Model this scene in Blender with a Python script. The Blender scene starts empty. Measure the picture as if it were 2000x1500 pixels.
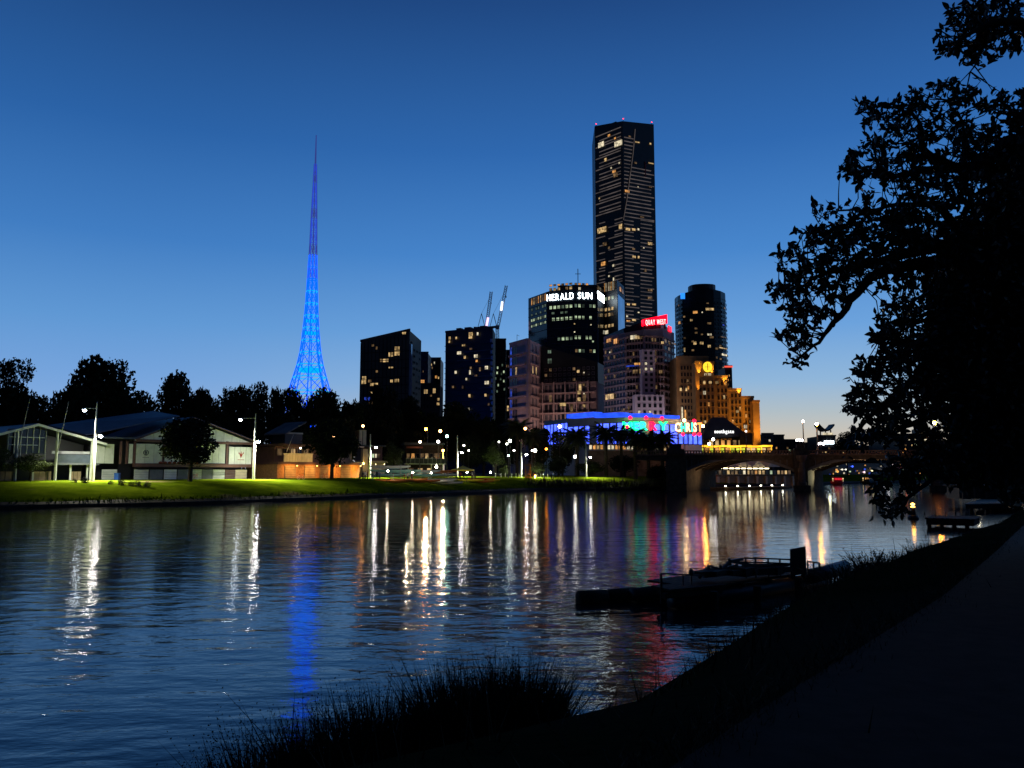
import bpy, bmesh, math, random
from mathutils import Vector, Matrix, Euler, noise as mnoise

sc = bpy.context.scene
COL = sc.collection
# ------------------------------------------------------------------ camera
CAMZ = 4.3
FPX = 1580.0                       # focal length in photograph pixels (2000 wide)
PITCH = math.atan(170.0 / FPX)
cam = bpy.data.cameras.new('camera')
cam.sensor_width = 36.0
cam.lens = FPX / 2000.0 * 36.0
cam.clip_start = 0.1
cam.clip_end = 9000
camo = bpy.data.objects.new('camera', cam)
COL.objects.link(camo)
camo.location = (0, 0, CAMZ)
camo.rotation_euler = (math.pi / 2 + PITCH, 0, 0)
sc.camera = camo
# ------------------------------------------------------------------ dusk sky
def srgb(r, g, b):
    f = lambda c: (c / 255 / 12.92) if c / 255 <= 0.04045 else ((c / 255 + 0.055) / 1.055) ** 2.4
    return (f(r), f(g), f(b), 1.0)

world = bpy.data.worlds.new('World')
sc.world = world
world.use_nodes = True
nt = world.node_tree
nt.nodes.clear()
N = nt.nodes.new
L = nt.links.new
out = N('ShaderNodeOutputWorld')
bg = N('ShaderNodeBackground')
L(bg.outputs[0], out.inputs[0])
tc = N('ShaderNodeTexCoord')
nrm = N('ShaderNodeVectorMath'); nrm.operation = 'NORMALIZE'
L(tc.outputs['Generated'], nrm.inputs[0])
sep = N('ShaderNodeSeparateXYZ')
L(nrm.outputs[0], sep.inputs[0])
def ramp(stops):
    r = N('ShaderNodeValToRGB')
    r.color_ramp.interpolation = 'LINEAR'
    e = r.color_ramp.elements
    e[0].position, e[0].color = stops[0]
    e[1].position, e[1].color = stops[-1]
    for p, c in stops[1:-1]:
        x = e.new(p); x.color = c
    L(sep.outputs['Z'], r.inputs[0])
    return r
# elevation (sine) -> colour: towards the set sun, a quarter turn from it, and behind the camera
west = ramp([(0.0, srgb(224, 188, 156)), (0.035, srgb(208, 196, 178)), (0.07, srgb(176, 190, 198)), (0.106, srgb(144, 182, 218)),
             (0.168, srgb(108, 162, 220)), (0.26, srgb(72, 134, 204)), (0.375, srgb(48, 105, 176)), (0.52, srgb(32, 73, 132)), (1.0, srgb(8, 20, 46))])
side = ramp([(0.0, srgb(158, 180, 206)), (0.035, srgb(146, 180, 218)), (0.07, srgb(132, 172, 222)), (0.106, srgb(118, 164, 220)),
             (0.168, srgb(96, 152, 212)), (0.26, srgb(65, 125, 194)), (0.375, srgb(43, 98, 166)), (0.52, srgb(29, 68, 124)), (1.0, srgb(8, 20, 46))])
east = ramp([(0.0, srgb(30, 32, 46)), (0.07, srgb(24, 31, 50)), (0.2, srgb(14, 25, 48)), (0.5, srgb(8, 19, 42)), (1.0, srgb(8, 20, 46))])
SUNSET = math.radians(24)          # azimuth of the afterglow, to the right of straight ahead
dot = N('ShaderNodeVectorMath'); dot.operation = 'DOT_PRODUCT'
flat = N('ShaderNodeCombineXYZ')
L(sep.outputs['X'], flat.inputs[0]); L(sep.outputs['Y'], flat.inputs[1])
fn = N('ShaderNodeVectorMath'); fn.operation = 'NORMALIZE'
L(flat.outputs[0], fn.inputs[0]); L(fn.outputs[0], dot.inputs[0])
dot.inputs[1].default_value = (math.sin(SUNSET), math.cos(SUNSET), 0)
def mr(a, b):
    m = N('ShaderNodeMapRange'); m.interpolation_type = 'SMOOTHSTEP'
    m.inputs['From Min'].default_value = a; m.inputs['From Max'].default_value = b
    L(dot.outputs['Value'], m.inputs['Value'])
    return m
def mixc(f, a, b):
    m = N('ShaderNodeMix'); m.data_type = 'RGBA'
    L(f.outputs[0], m.inputs[0]); L(a, m.inputs[6]); L(b, m.inputs[7])
    return m.outputs[2]
c1 = mixc(mr(0.62, 1.0), side.outputs[0], west.outputs[0])
c2 = mixc(mr(-0.7, 0.6), east.outputs[0], c1)
L(c2, bg.inputs['Color'])
bg.inputs['Strength'].default_value = 1.0
sc.view_settings.view_transform = 'Standard'
sc.view_settings.look = 'None'
sc.view_settings.exposure = 0.0
sc.view_settings.gamma = 1.0
sc.view_settings.use_curve_mapping = False
cy = sc.cycles
cy.use_denoising = True
try:
    cy.denoiser = 'OPENIMAGEDENOISE'
except Exception:
    pass
cy.use_light_tree = True
cy.max_bounces = 5
cy.diffuse_bounces = 2
cy.glossy_bounces = 3
cy.transmission_bounces = 3
cy.transparent_max_bounces = 6
cy.caustics_reflective = False
cy.caustics_refractive = False
cy.sample_clamp_indirect = 4.0
cy.sample_clamp_direct = 0.0
# the sun is already below the horizon: no sun lamp, the sky, the city's lamps and some added spots light the place

# ------------------------------------------------------------------ helpers
def ray(px, py):
    dx = (px - 1000) / FPX; dy = (750 - py) / FPX
    return Vector((dx, math.cos(PITCH) - dy * math.sin(PITCH), math.sin(PITCH) + dy * math.cos(PITCH)))
def at(px, py, Y):
    d = ray(px, py)
    return Vector((0, 0, CAMZ)) + d * (Y / d.y)
def ground(px, py, z=0.0):
    d = ray(px, py)
    return Vector((0, 0, CAMZ)) + d * ((z - CAMZ) / d.z)
def xy(px, Y, py=900):
    p = at(px, py, Y)
    return Vector((p.x, p.y))

def wloc(o):
    v = Vector((0, 0, 0))
    while o is not None:
        v = v + Vector(o.location); o = o.parent
    return v

class MB:
    """collects shapes in world coordinates, then links them as one mesh object"""
    def __init__(s):
        s.v = []; s.f = []; s.m = []
    def add(s, vs, fs, mi=0):
        b = len(s.v)
        s.v.extend([tuple(p) for p in vs])
        for f in fs:
            s.f.append(tuple(i + b for i in f)); s.m.append(mi)
        return s
    def box(s, x0, x1, y0, y1, z0, z1, mi=0):
        vs = [(x0, y0, z0), (x1, y0, z0), (x1, y1, z0), (x0, y1, z0), (x0, y0, z1), (x1, y0, z1), (x1, y1, z1), (x0, y1, z1)]
        return s.add(vs, [(3, 2, 1, 0), (4, 5, 6, 7), (0, 1, 5, 4), (1, 2, 6, 5), (2, 3, 7, 6), (3, 0, 4, 7)], mi)
    def obox(s, c, u, w, d, h, mi=0, up=None):
        """box centred at c: width w along u, depth d across it, height h"""
        u = Vector(u).normalized()
        up = Vector((0, 0, 1)) if up is None else Vector(up).normalized()
        n = up.cross(u).normalized()
        c = Vector(c); vs = []
        for k in (-.5, .5):
            for a, b in ((-.5, -.5), (.5, -.5), (.5, .5), (-.5, .5)):
                vs.append(c + u * (a * w) + n * (b * d) + up * (k * h))
        return s.add(vs, [(3, 2, 1, 0), (4, 5, 6, 7), (0, 1, 5, 4), (1, 2, 6, 5), (2, 3, 7, 6), (3, 0, 4, 7)], mi)
    def bar(s, p, q, w, h=None, mi=0):
        p = Vector(p); q = Vector(q)
        d = (q - p)
        if d.length < 1e-6: return s
        up = Vector((0, 0, 1)) if abs(d.normalized().z) < 0.95 else Vector((0, 1, 0))
        n = d.cross(up).normalized(); t = n.cross(d).normalized()
        h = w if h is None else h
        vs = []
        for e in (p, q):
            for a, b in ((-.5, -.5), (.5, -.5), (.5, .5), (-.5, .5)):
                vs.append(e + n * (a * w) + t * (b * h))
        return s.add(vs, [(0, 1, 2, 3), (7, 6, 5, 4), (1, 0, 4, 5), (2, 1, 5, 6), (3, 2, 6, 7), (0, 3, 7, 4)], mi)
    def tube(s, pts, rads, n=6, mi=0, cap=True):
        pts = [Vector(p) for p in pts]
        b = len(s.v); k = len(pts)
        for i, p in enumerate(pts):
            d = (pts[min(i + 1, k - 1)] - pts[max(i - 1, 0)]).normalized()
            up = Vector((0, 0, 1)) if abs(d.z) < 0.9 else Vector((0, 1, 0))
            a = d.cross(up).normalized(); c = a.cross(d).normalized()
            r = rads[i] if isinstance(rads, (list, tuple)) else rads
            for j in range(n):
                t = 2 * math.pi * j / n
                s.v.append(tuple(p + a * (math.cos(t) * r) + c * (math.sin(t) * r)))
        for i in range(k - 1):
            for j in range(n):
                j2 = (j + 1) % n
                s.f.append((b + i * n + j2, b + i * n + j, b + (i + 1) * n + j, b + (i + 1) * n + j2)); s.m.append(mi)
        if cap:
            s.f.append(tuple(b + j for j in range(n))); s.m.append(mi)
            s.f.append(tuple(b + (k - 1) * n + j for j in reversed(range(n)))); s.m.append(mi)
        return s
    def lathe(s, c, prof, n=12, mi=0):
        c = Vector(c); b = len(s.v)
        for r, z in prof:
            for j in range(n):
                t = 2 * math.pi * j / n
                s.v.append((c.x + r * math.cos(t), c.y + r * math.sin(t), c.z + z))
        for i in range(len(prof) - 1):
            for j in range(n):
                j2 = (j + 1) % n
                s.f.append((b + i * n + j, b + i * n + j2, b + (i + 1) * n + j2, b + (i + 1) * n + j)); s.m.append(mi)
        s.f.append(tuple(b + j for j in reversed(range(n)))); s.m.append(mi)
        s.f.append(tuple(b + (len(prof) - 1) * n + j for j in range(n))); s.m.append(mi)
        return s
    def ball(s, c, r, n=8, mi=0, sz=1.0):
        k = max(4, n // 2)
        return s.lathe(c, [(max(r * math.sin(math.pi * i / k), r * 0.02), -r * sz * math.cos(math.pi * i / k)) for i in range(k + 1)], n, mi)
    def prism(s, poly, z0, z1, mi=0):
        """plan polygon (ccw seen from above); z1 may be one height or one per corner"""
        n = len(poly)
        zt = z1 if isinstance(z1, (list, tuple)) else [z1] * n
        vs = [(p[0], p[1], z0) for p in poly] + [(p[0], p[1], zt[i]) for i, p in enumerate(poly)]
        fs = [tuple(reversed(range(n))), tuple(range(n, 2 * n))]
        for i in range(n):
            j = (i + 1) % n
            fs.append((i, j, n + j, n + i))
        return s.add(vs, fs, mi)
    def slab(s, pts, thick, mi=0):
        """polygon pts in space extruded by the vector thick"""
        n = len(pts); t = Vector(thick)
        pts = [Vector(p) for p in pts]
        vs = pts + [p + t for p in pts]
        fs = [tuple(range(n)), tuple(reversed(range(n, 2 * n)))]
        for i in range(n):
            j = (i + 1) % n
            fs.append((j, i, n + i, n + j))
        return s.add(vs, fs, mi)
    def mesh(s, name, mats, off=(0, 0, 0), smooth=False):
        me = bpy.data.meshes.new(name)
        o = Vector(off)
        me.from_pydata([(p[0] - o.x, p[1] - o.y, p[2] - o.z) for p in s.v], [], s.f)
        for m in (mats if isinstance(mats, (list, tuple)) else [mats]):
            me.materials.append(m)
        if any(s.m): me.polygons.foreach_set('material_index', s.m)
        if smooth: me.polygons.foreach_set('use_smooth', [True] * len(s.f))
        me.update()
        return me
    def build(s, name, mats, parent=None, smooth=False, origin=None):
        base = wloc(parent) if parent is not None else Vector((0, 0, 0))
        org = Vector(origin) if origin is not None else base
        o = bpy.data.objects.new(name, s.mesh(name, mats, org, smooth))
        COL.objects.link(o)
        if parent is not None: o.parent = parent
        o.location = org - base
        return o

def put(name, me, parent, loc, rz=0.0, scale=None, rot=None):
    """one more object that shares the mesh me, at a world place, under parent"""
    o = bpy.data.objects.new(name, me)
    COL.objects.link(o)
    if parent is not None:
        o.parent = parent
        o.location = Vector(loc) - wloc(parent)
    else:
        o.location = loc
    o.rotation_euler = rot if rot is not None else (0, 0, rz)
    if scale is not None: o.scale = scale
    return o
def tag(o, label, cat, group=None):
    o['label'] = label; o['category'] = cat
    if group: o['group'] = group
    return o
def thing(name, label, cat, loc, rz=0.0, group=None):
    o = bpy.data.objects.new(name, None)
    o.empty_display_size = 0.3
    COL.objects.link(o)
    o.location = loc; o.rotation_euler = (0, 0, rz)
    return tag(o, label, cat, group)
def struct(o, kind='structure'):
    o['kind'] = kind
    return o
def dup(root, loc, rz=0.0, label=None, scale=None):
    r = root.copy(); COL.objects.link(r)
    r.location = loc; r.rotation_euler = (0, 0, rz)
    if scale is not None: r.scale = (scale,) * 3
    if label: r['label'] = label
    for ch in list(root.children):
        c = ch.copy(); COL.objects.link(c); c.parent = r
        for g in list(ch.children):
            d = g.copy(); COL.objects.link(d); d.parent = c
    return r

# ------------------------------------------------------------------ materials
def mat(name, col, rough=0.7, var=0.25, scale=1.5, metal=0.0, bump=0.0, col2=None, coat=0.0):
    m = bpy.data.materials.new(name); m.use_nodes = True
    t = m.node_tree; b = t.nodes['Principled BSDF']
    b.inputs['Roughness'].default_value = rough
    b.inputs['Metallic'].default_value = metal
    b.inputs['Coat Weight'].default_value = coat
    if rough >= 0.7: b.inputs['Specular IOR Level'].default_value = 0.12
    co = t.nodes.new('ShaderNodeTexCoord')
    no = t.nodes.new('ShaderNodeTexNoise'); no.inputs['Scale'].default_value = scale; no.inputs['Detail'].default_value = 5
    t.links.new(co.outputs['Object'], no.inputs['Vector'])
    r = t.nodes.new('ShaderNodeValToRGB')
    e = r.color_ramp.elements
    e[0].position = 0.3; e[1].position = 0.72
    a = col2 if col2 else tuple(c * (1 - var) for c in col[:3])
    z = col[:3] if col2 else tuple(min(1, c * (1 + var)) for c in col[:3])
    e[0].color = (*a[:3], 1); e[1].color = (*z, 1)
    t.links.new(no.outputs['Fac'], r.inputs[0]); t.links.new(r.outputs[0], b.inputs['Base Color'])
    if bump:
        bp = t.nodes.new('ShaderNodeBump'); bp.inputs['Strength'].default_value = bump; bp.inputs['Distance'].default_value = 0.05
        t.links.new(no.outputs['Fac'], bp.inputs['Height']); t.links.new(bp.outputs[0], b.inputs['Normal'])
    return m
def emit(name, col, strength, sample=True, vary=0.0, scale=0.6):
    m = bpy.data.materials.new(name); m.use_nodes = True
    t = m.node_tree; b = t.nodes['Principled BSDF']
    b.inputs['Base Color'].default_value = (0.02, 0.02, 0.02, 1)
    b.inputs['Roughness'].default_value = 0.3
    b.inputs['Emission Color'].default_value = (*col[:3], 1)
    b.inputs['Emission Strength'].default_value = strength
    if vary:
        # curtains, furniture and people behind the panes: uneven light
        ge = t.nodes.new('ShaderNodeNewGeometry')
        no = t.nodes.new('ShaderNodeTexNoise'); no.inputs['Scale'].default_value = scale; no.inputs['Detail'].default_value = 3
        t.links.new(ge.outputs['Position'], no.inputs['Vector'])
        mr_ = t.nodes.new('ShaderNodeMapRange')
        mr_.inputs['From Min'].default_value = 0.35; mr_.inputs['From Max'].default_value = 0.65
        mr_.inputs['To Min'].default_value = strength * (1 - vary); mr_.inputs['To Max'].default_value = strength * (1 + vary * 0.6)
        t.links.new(no.outputs['Fac'], mr_.inputs['Value'])
        t.links.new(mr_.outputs[0], b.inputs['Emission Strength'])
    m.cycles.emission_sampling = 'AUTO' if sample else 'NONE'
    return m

M = {}
M['dark_glass'] = mat('dark_glass', (0.012, 0.016, 0.022), 0.12, 0.5, 0.2)
M['teal_glass'] = mat('teal_glass', (0.10, 0.125, 0.115), 0.3, 0.5, 0.1)
M['dark_wall'] = mat('dark_wall', (0.035, 0.035, 0.04), 0.6, 0.3, 0.3)
M['black_wall'] = mat('black_wall', (0.015, 0.015, 0.018), 0.5, 0.3, 0.3)
M['grey_wall'] = mat('grey_wall', (0.16, 0.16, 0.17), 0.8, 0.25, 0.4)
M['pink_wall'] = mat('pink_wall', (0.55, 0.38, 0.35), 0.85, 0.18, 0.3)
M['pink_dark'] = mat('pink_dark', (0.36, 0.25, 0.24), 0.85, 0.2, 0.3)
M['mauve_wall'] = mat('mauve_wall', (0.36, 0.29, 0.32), 0.85, 0.18, 0.3)
M['pale_wall'] = mat('pale_wall', (0.62, 0.52, 0.58), 0.8, 0.12, 0.3)
M['stone'] = mat('stone', (0.16, 0.12, 0.10), 0.9, 0.35, 0.8, bump=0.3)
M['bluestone'] = mat('bluestone', (0.085, 0.072, 0.06), 0.85, 0.4, 1.2, bump=0.4)
M['iron'] = mat('iron', (0.11, 0.085, 0.07), 0.75, 0.3, 2.0)
M['sandstone'] = mat('sandstone', (0.40, 0.26, 0.12), 0.85, 0.2, 0.4)
M['frame_dark'] = mat('frame_dark', (0.03, 0.03, 0.034), 0.5, 0.2, 2)
M['frame_pale'] = mat('frame_pale', (0.45, 0.38, 0.40), 0.6, 0.1, 2)
M['frame_brown'] = mat('frame_brown', (0.14, 0.09, 0.06), 0.6, 0.1, 2)
M['white_paint'] = mat('white_paint', (0.62, 0.64, 0.56), 0.6, 0.12, 1.2)
M['cream_paint'] = mat('cream_paint', (0.60, 0.50, 0.34), 0.6, 0.12, 1.2)
M['grey_paint'] = mat('grey_paint', (0.14, 0.15, 0.16), 0.6, 0.2, 1.2)
M['brown_paint'] = mat('brown_paint', (0.11, 0.05, 0.04), 0.65, 0.2, 1.2)
M['red_brown'] = mat('red_brown', (0.22, 0.06, 0.04), 0.7, 0.2, 1.2)
M['tan_door'] = mat('tan_door', (0.30, 0.22, 0.13), 0.7, 0.2, 1.2)
M['brick'] = mat('brick', (0.40, 0.20, 0.08), 0.85, 0.25, 3.0)
M['roof_blue'] = mat('roof_blue', (0.05, 0.06, 0.10), 0.5, 0.3, 1.0)
M['steel'] = mat('steel', (0.55, 0.56, 0.57), 0.45, 0.1, 2.0, metal=0.3)
M['pole_grey'] = mat('pole_grey', (0.50, 0.50, 0.48), 0.5, 0.1, 2.0)
M['black_metal'] = mat('black_metal', (0.015, 0.015, 0.016), 0.5, 0.3, 4.0)
M['wood_dark'] = mat('wood_dark', (0.035, 0.026, 0.02), 0.8, 0.4, 3.0, bump=0.3)
M['deck_wood'] = mat('deck_wood', (0.30, 0.24, 0.17), 0.8, 0.25, 3.0)
M['bark'] = mat('bark', (0.03, 0.024, 0.02), 0.9, 0.4, 3.0, bump=0.6)
M['bark_far'] = mat('bark_far', (0.05, 0.04, 0.03), 0.9, 0.3, 2.0)
M['leaf_fig'] = mat('leaf_fig', (0.020, 0.030, 0.014), 0.45, 0.4, 3.0)
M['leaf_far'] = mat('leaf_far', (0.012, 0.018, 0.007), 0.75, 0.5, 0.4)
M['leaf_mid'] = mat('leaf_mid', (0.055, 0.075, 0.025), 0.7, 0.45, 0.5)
M['leaf_palm'] = mat('leaf_palm', (0.028, 0.038, 0.016), 0.6, 0.4, 0.6)
M['reed'] = mat('reed', (0.020, 0.022, 0.012), 0.7, 0.4, 2.0)
M['yellow'] = mat('yellow', (0.75, 0.60, 0.03), 0.6, 0.15, 1.5)
M['orange'] = mat('orange', (0.80, 0.22, 0.05), 0.4, 0.15, 1.5)
M['orange_wood'] = mat('orange_wood', (0.70, 0.34, 0.06), 0.6, 0.15, 1.5)
M['boat_white'] = mat('boat_white', (0.78, 0.78, 0.76), 0.35, 0.08, 1.0, coat=0.3)
M['boat_teal'] = mat('boat_teal', (0.30, 0.60, 0.55), 0.35, 0.15, 1.0)
M['red'] = mat('red', (0.60, 0.03, 0.03), 0.5, 0.15, 1.0)
M['blue_bin'] = mat('blue_bin', (0.03, 0.12, 0.45), 0.5, 0.1, 1.0)
M['skin'] = mat('skin', (0.45, 0.28, 0.20), 0.6, 0.1, 4)
M['cloth_dark'] = mat('cloth_dark', (0.03, 0.03, 0.04), 0.85, 0.3, 4)
M['cloth_white'] = mat('cloth_white', (0.65, 0.65, 0.63), 0.85, 0.1, 4)
M['cloth_red'] = mat('cloth_red', (0.40, 0.08, 0.06), 0.85, 0.2, 4)
M['cloth_blue'] = mat('cloth_blue', (0.08, 0.12, 0.25), 0.85, 0.2, 4)
# lit panes, and floor bands with an added glow
M['win_warm'] = emit('win_warm', (1.0, 0.66, 0.28), 0.62, False, 0.7, 0.5)
M['win_dim'] = emit('win_dim', (1.0, 0.60, 0.26), 0.16, False, 0.8, 0.5)
M['win_white'] = emit('win_white', (1.0, 0.86, 0.58), 0.8, False, 0.6, 0.5)
M['win_green'] = emit('win_green', (0.80, 1.0, 0.62), 0.55, False, 0.6, 0.4)
M['win_greendim'] = emit('win_greendim', (0.70, 1.0, 0.70), 0.12, False, 0.8, 0.4)
M['win_orange'] = emit('win_orange', (1.0, 0.45, 0.12), 0.75, False, 0.6, 0.5)
M['win_blue'] = emit('win_blue', (0.05, 0.12, 1.0), 0.45, False, 0.8, 0.6)
M['win_sky'] = mat('win_sky', (0.26, 0.33, 0.42), 0.1, 0.35, 0.15, metal=1.0)
M['band_glow'] = emit('band_glow', (1.0, 0.82, 0.78), 0.075, False, 0.45, 0.1)  # faint glow on bands and fold, standing in for city light on them
# ------------------------------------------------------------------ the river and its banks
def noise_node(t, vec, scale, detail=2.0, rough=0.5):
    n = t.nodes.new('ShaderNodeTexNoise')
    n.inputs['Scale'].default_value = scale; n.inputs['Detail'].default_value = detail; n.inputs['Roughness'].default_value = rough
    t.links.new(vec, n.inputs['Vector'])
    return n.outputs['Fac']
def math_node(t, op, a, b):
    n = t.nodes.new('ShaderNodeMath'); n.operation = op
    for i, x in enumerate((a, b)):
        if isinstance(x, (int, float)): n.inputs[i].default_value = x
        else: t.links.new(x, n.inputs[i])
    return n.outputs[0]
def water_material():
    m = bpy.data.materials.new('river_water'); m.use_nodes = True
    t = m.node_tree; b = t.nodes['Principled BSDF']
    b.inputs['Base Color'].default_value = (0.004, 0.007, 0.012, 1)
    b.inputs['Roughness'].default_value = 0.085
    b.inputs['IOR'].default_value = 1.333
    geo = t.nodes.new('ShaderNodeNewGeometry')
    mp = t.nodes.new('ShaderNodeMapping'); mp.vector_type = 'POINT'
    mp.inputs['Rotation'].default_value = (0, 0, math.radians(-12))
    mp.inputs['Scale'].default_value = (0.55, 1.0, 1.0)
    t.links.new(geo.outputs['Position'], mp.inputs['Vector'])
    v = mp.outputs[0]
    mp2 = t.nodes.new('ShaderNodeMapping'); mp2.vector_type = 'POINT'
    mp2.inputs['Rotation'].default_value = (0, 0, math.radians(9)); mp2.inputs['Scale'].default_value = (0.5, 1.0, 1.0)
    t.links.new(geo.outputs['Position'], mp2.inputs['Vector'])
    swell = noise_node(t, mp2.outputs[0], 0.8, 2.0)
    wave = noise_node(t, v, 1.6, 1.5)
    rip = noise_node(t, v, 6.0, 2.0, 0.5)
    patch = noise_node(t, geo.outputs['Position'], 0.045, 2.0)
    mr_ = t.nodes.new('ShaderNodeMapRange')
    mr_.inputs['From Min'].default_value = 0.36; mr_.inputs['From Max'].default_value = 0.62
    mr_.inputs['To Min'].default_value = 0.55; mr_.inputs['To Max'].default_value = 1.15
    t.links.new(patch, mr_.inputs['Value'])
    h = math_node(t, 'MULTIPLY', swell, 0.056)
    h = math_node(t, 'ADD', h, math_node(t, 'MULTIPLY', wave, 0.024))
    h = math_node(t, 'ADD', h, math_node(t, 'MULTIPLY', rip, 0.0095))
    h = math_node(t, 'MULTIPLY', h, mr_.outputs[0])
    # the reach below the bridge lies sheltered and calmer
    sp_ = t.nodes.new('ShaderNodeSeparateXYZ'); t.links.new(geo.outputs['Position'], sp_.inputs[0])
    m2 = t.nodes.new('ShaderNodeMapRange'); m2.interpolation_type = 'SMOOTHSTEP'
    m2.inputs['From Min'].default_value = 35; m2.inputs['From Max'].default_value = 120
    m2.inputs['To Min'].default_value = 1.0; m2.inputs['To Max'].default_value = 0.6
    t.links.new(sp_.outputs['Y'], m2.inputs['Value'])
    h = math_node(t, 'MULTIPLY', h, m2.outputs[0])
    m3 = t.nodes.new('ShaderNodeMapRange'); m3.interpolation_type = 'SMOOTHSTEP'
    m3.inputs['From Min'].default_value = 6; m3.inputs['From Max'].default_value = 28
    m3.inputs['To Min'].default_value = 1.0; m3.inputs['To Max'].default_value = 0.22
    t.links.new(sp_.outputs['X'], m3.inputs['Value'])
    h = math_node(t, 'MULTIPLY', h, m3.outputs[0])
    bp = t.nodes.new('ShaderNodeBump')
    bp.inputs['Strength'].default_value = 1.0; bp.inputs['Distance'].default_value = WAVE
    if 'Filter Width' in bp.inputs: bp.inputs['Filter Width'].default_value = 0.05
    t.links.new(h, bp.inputs['Height'])
    t.links.new(bp.outputs[0], b.inputs['Normal'])
    return m
WAVE = 1.1
w = MB()
w.add([(-3000, -400, 0), (3000, -400, 0), (3000, 5000, 0), (-3000, 5000, 0)], [(0, 1, 2, 3)])
struct(w.build('river', water_material()))

def grass_material(name, dark, light, bare):
    m = bpy.data.materials.new(name); m.use_nodes = True
    t = m.node_tree; b = t.nodes['Principled BSDF']
    b.inputs['Roughness'].default_value = 0.9
    b.inputs['Specular IOR Level'].default_value = 0.0
    geo = t.nodes.new('ShaderNodeNewGeometry')
    n1 = noise_node(t, geo.outputs['Position'], 0.35, 6.0, 0.65)
    n2 = noise_node(t, geo.outputs['Position'], 0.11, 3.0)
    r = t.nodes.new('ShaderNodeValToRGB'); e = r.color_ramp.elements
    e[0].position = 0.35; e[0].color = (*dark, 1); e[1].position = 0.68; e[1].color = (*light, 1)
    t.links.new(n1, r.inputs[0])
    r2 = t.nodes.new('ShaderNodeValToRGB'); e = r2.color_ramp.elements
    e[0].position = 0.60; e[0].color = (0, 0, 0, 1); e[1].position = 0.70; e[1].color = (1, 1, 1, 1)
    t.links.new(n2, r2.inputs[0])
    mx = t.nodes.new('ShaderNodeMix'); mx.data_type = 'RGBA'
    t.links.new(r2.outputs[0], mx.inputs[0]); t.links.new(r.outputs[0], mx.inputs[6]); mx.inputs[7].default_value = (*bare, 1)
    t.links.new(mx.outputs[2], b.inputs['Base Color'])
    bp = t.nodes.new('ShaderNodeBump'); bp.inputs['Strength'].default_value = 0.6; bp.inputs['Distance'].default_value = 0.12
    n3 = noise_node(t, geo.outputs['Position'], 6.0, 4.0, 0.7)
    t.links.new(n3, bp.inputs['Height']); t.links.new(bp.outputs[0], b.inputs['Normal'])
    return m
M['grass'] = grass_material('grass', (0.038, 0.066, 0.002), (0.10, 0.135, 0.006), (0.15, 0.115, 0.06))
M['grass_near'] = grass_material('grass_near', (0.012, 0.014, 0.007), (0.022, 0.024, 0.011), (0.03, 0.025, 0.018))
M['mud'] = mat('mud', (0.020, 0.014, 0.010), 0.8, 0.5, 1.2, bump=0.5)
M['far_land'] = mat('far_land', (0.03, 0.03, 0.025), 0.9, 0.3, 0.05)
M['path'] = mat('path', (0.010, 0.007, 0.006), 0.9, 0.55, 5.0, bump=0.12)

BANK = [Vector(p) for p in [(-420, -190), (-180, -2), (-97, 62), (-58, 92), (-40, 106), (-27, 126), (-12.8, 145), (5.5, 174), (20, 185), (37, 194),
                            (48, 216), (82, 245), (140, 300), (300, 420), (700, 650), (1300, 900)]]
NEAR = [Vector(p) for p in [(-160, -190), (-40, -38), (-9, -3.5), (-4.5, 2.0), (-1.85, 4.6), (0.2, 6.0), (1.8, 7.4), (5.6, 13.9), (13.6, 24.4), (23, 36.5),
                            (38, 58), (62, 90), (98, 140), (118, 168), (150, 205), (230, 270), (420, 400), (1300, 800)]]
def dense(pts, step):
    r = []
    n = len(pts)
    for i in range(n - 1):
        a, b = pts[i], pts[i + 1]
        p0 = pts[max(i - 1, 0)]; p3 = pts[min(i + 2, n - 1)]
        k = max(1, min(40, int((b - a).length / step)))
        for j in range(k):
            t = j / k
            # Catmull-Rom through the surveyed points
            v = 0.5 * ((2 * a) + (b - p0) * t + (2 * p0 - 5 * a + 4 * b - p3) * t * t + (3 * a - p0 - 3 * b + p3) * t ** 3)
            r.append(v if (b - a).length < 80 else a + (b - a) * t)
    r.append(pts[-1])
    return r
def bank_z(side, d):
    tab = FAR_PROFILE if side == 0 else NEAR_PROFILE
    for (a, za), (b, zb) in zip(tab, tab[1:]):
        if d <= b: return za + (zb - za) * max(0, (d - a)) / (b - a)
    return tab[-1][1]
FAR_PROFILE = [(-0.2, -1.0), (0.15, 0.3), (0.7, 0.45), (1.7, 0.75), (3.5, 1.2), (6, 1.65), (9, 2.2), (13, 2.7), (18, 2.85), (26, 2.95), (60, 3.0), (250, 3.1), (2600, 3.4)]
NEAR_PROFILE = [(-4.0, -1.0), (-3.2, 0.3), (-1.5, 1.5), (-0.4, 2.3), (0, 2.45), (1.2, 2.62), (2.0, 2.68), (5.8, 2.7), (12, 2.71), (60, 2.8), (250, 3.0), (2600, 3.3)]
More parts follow.
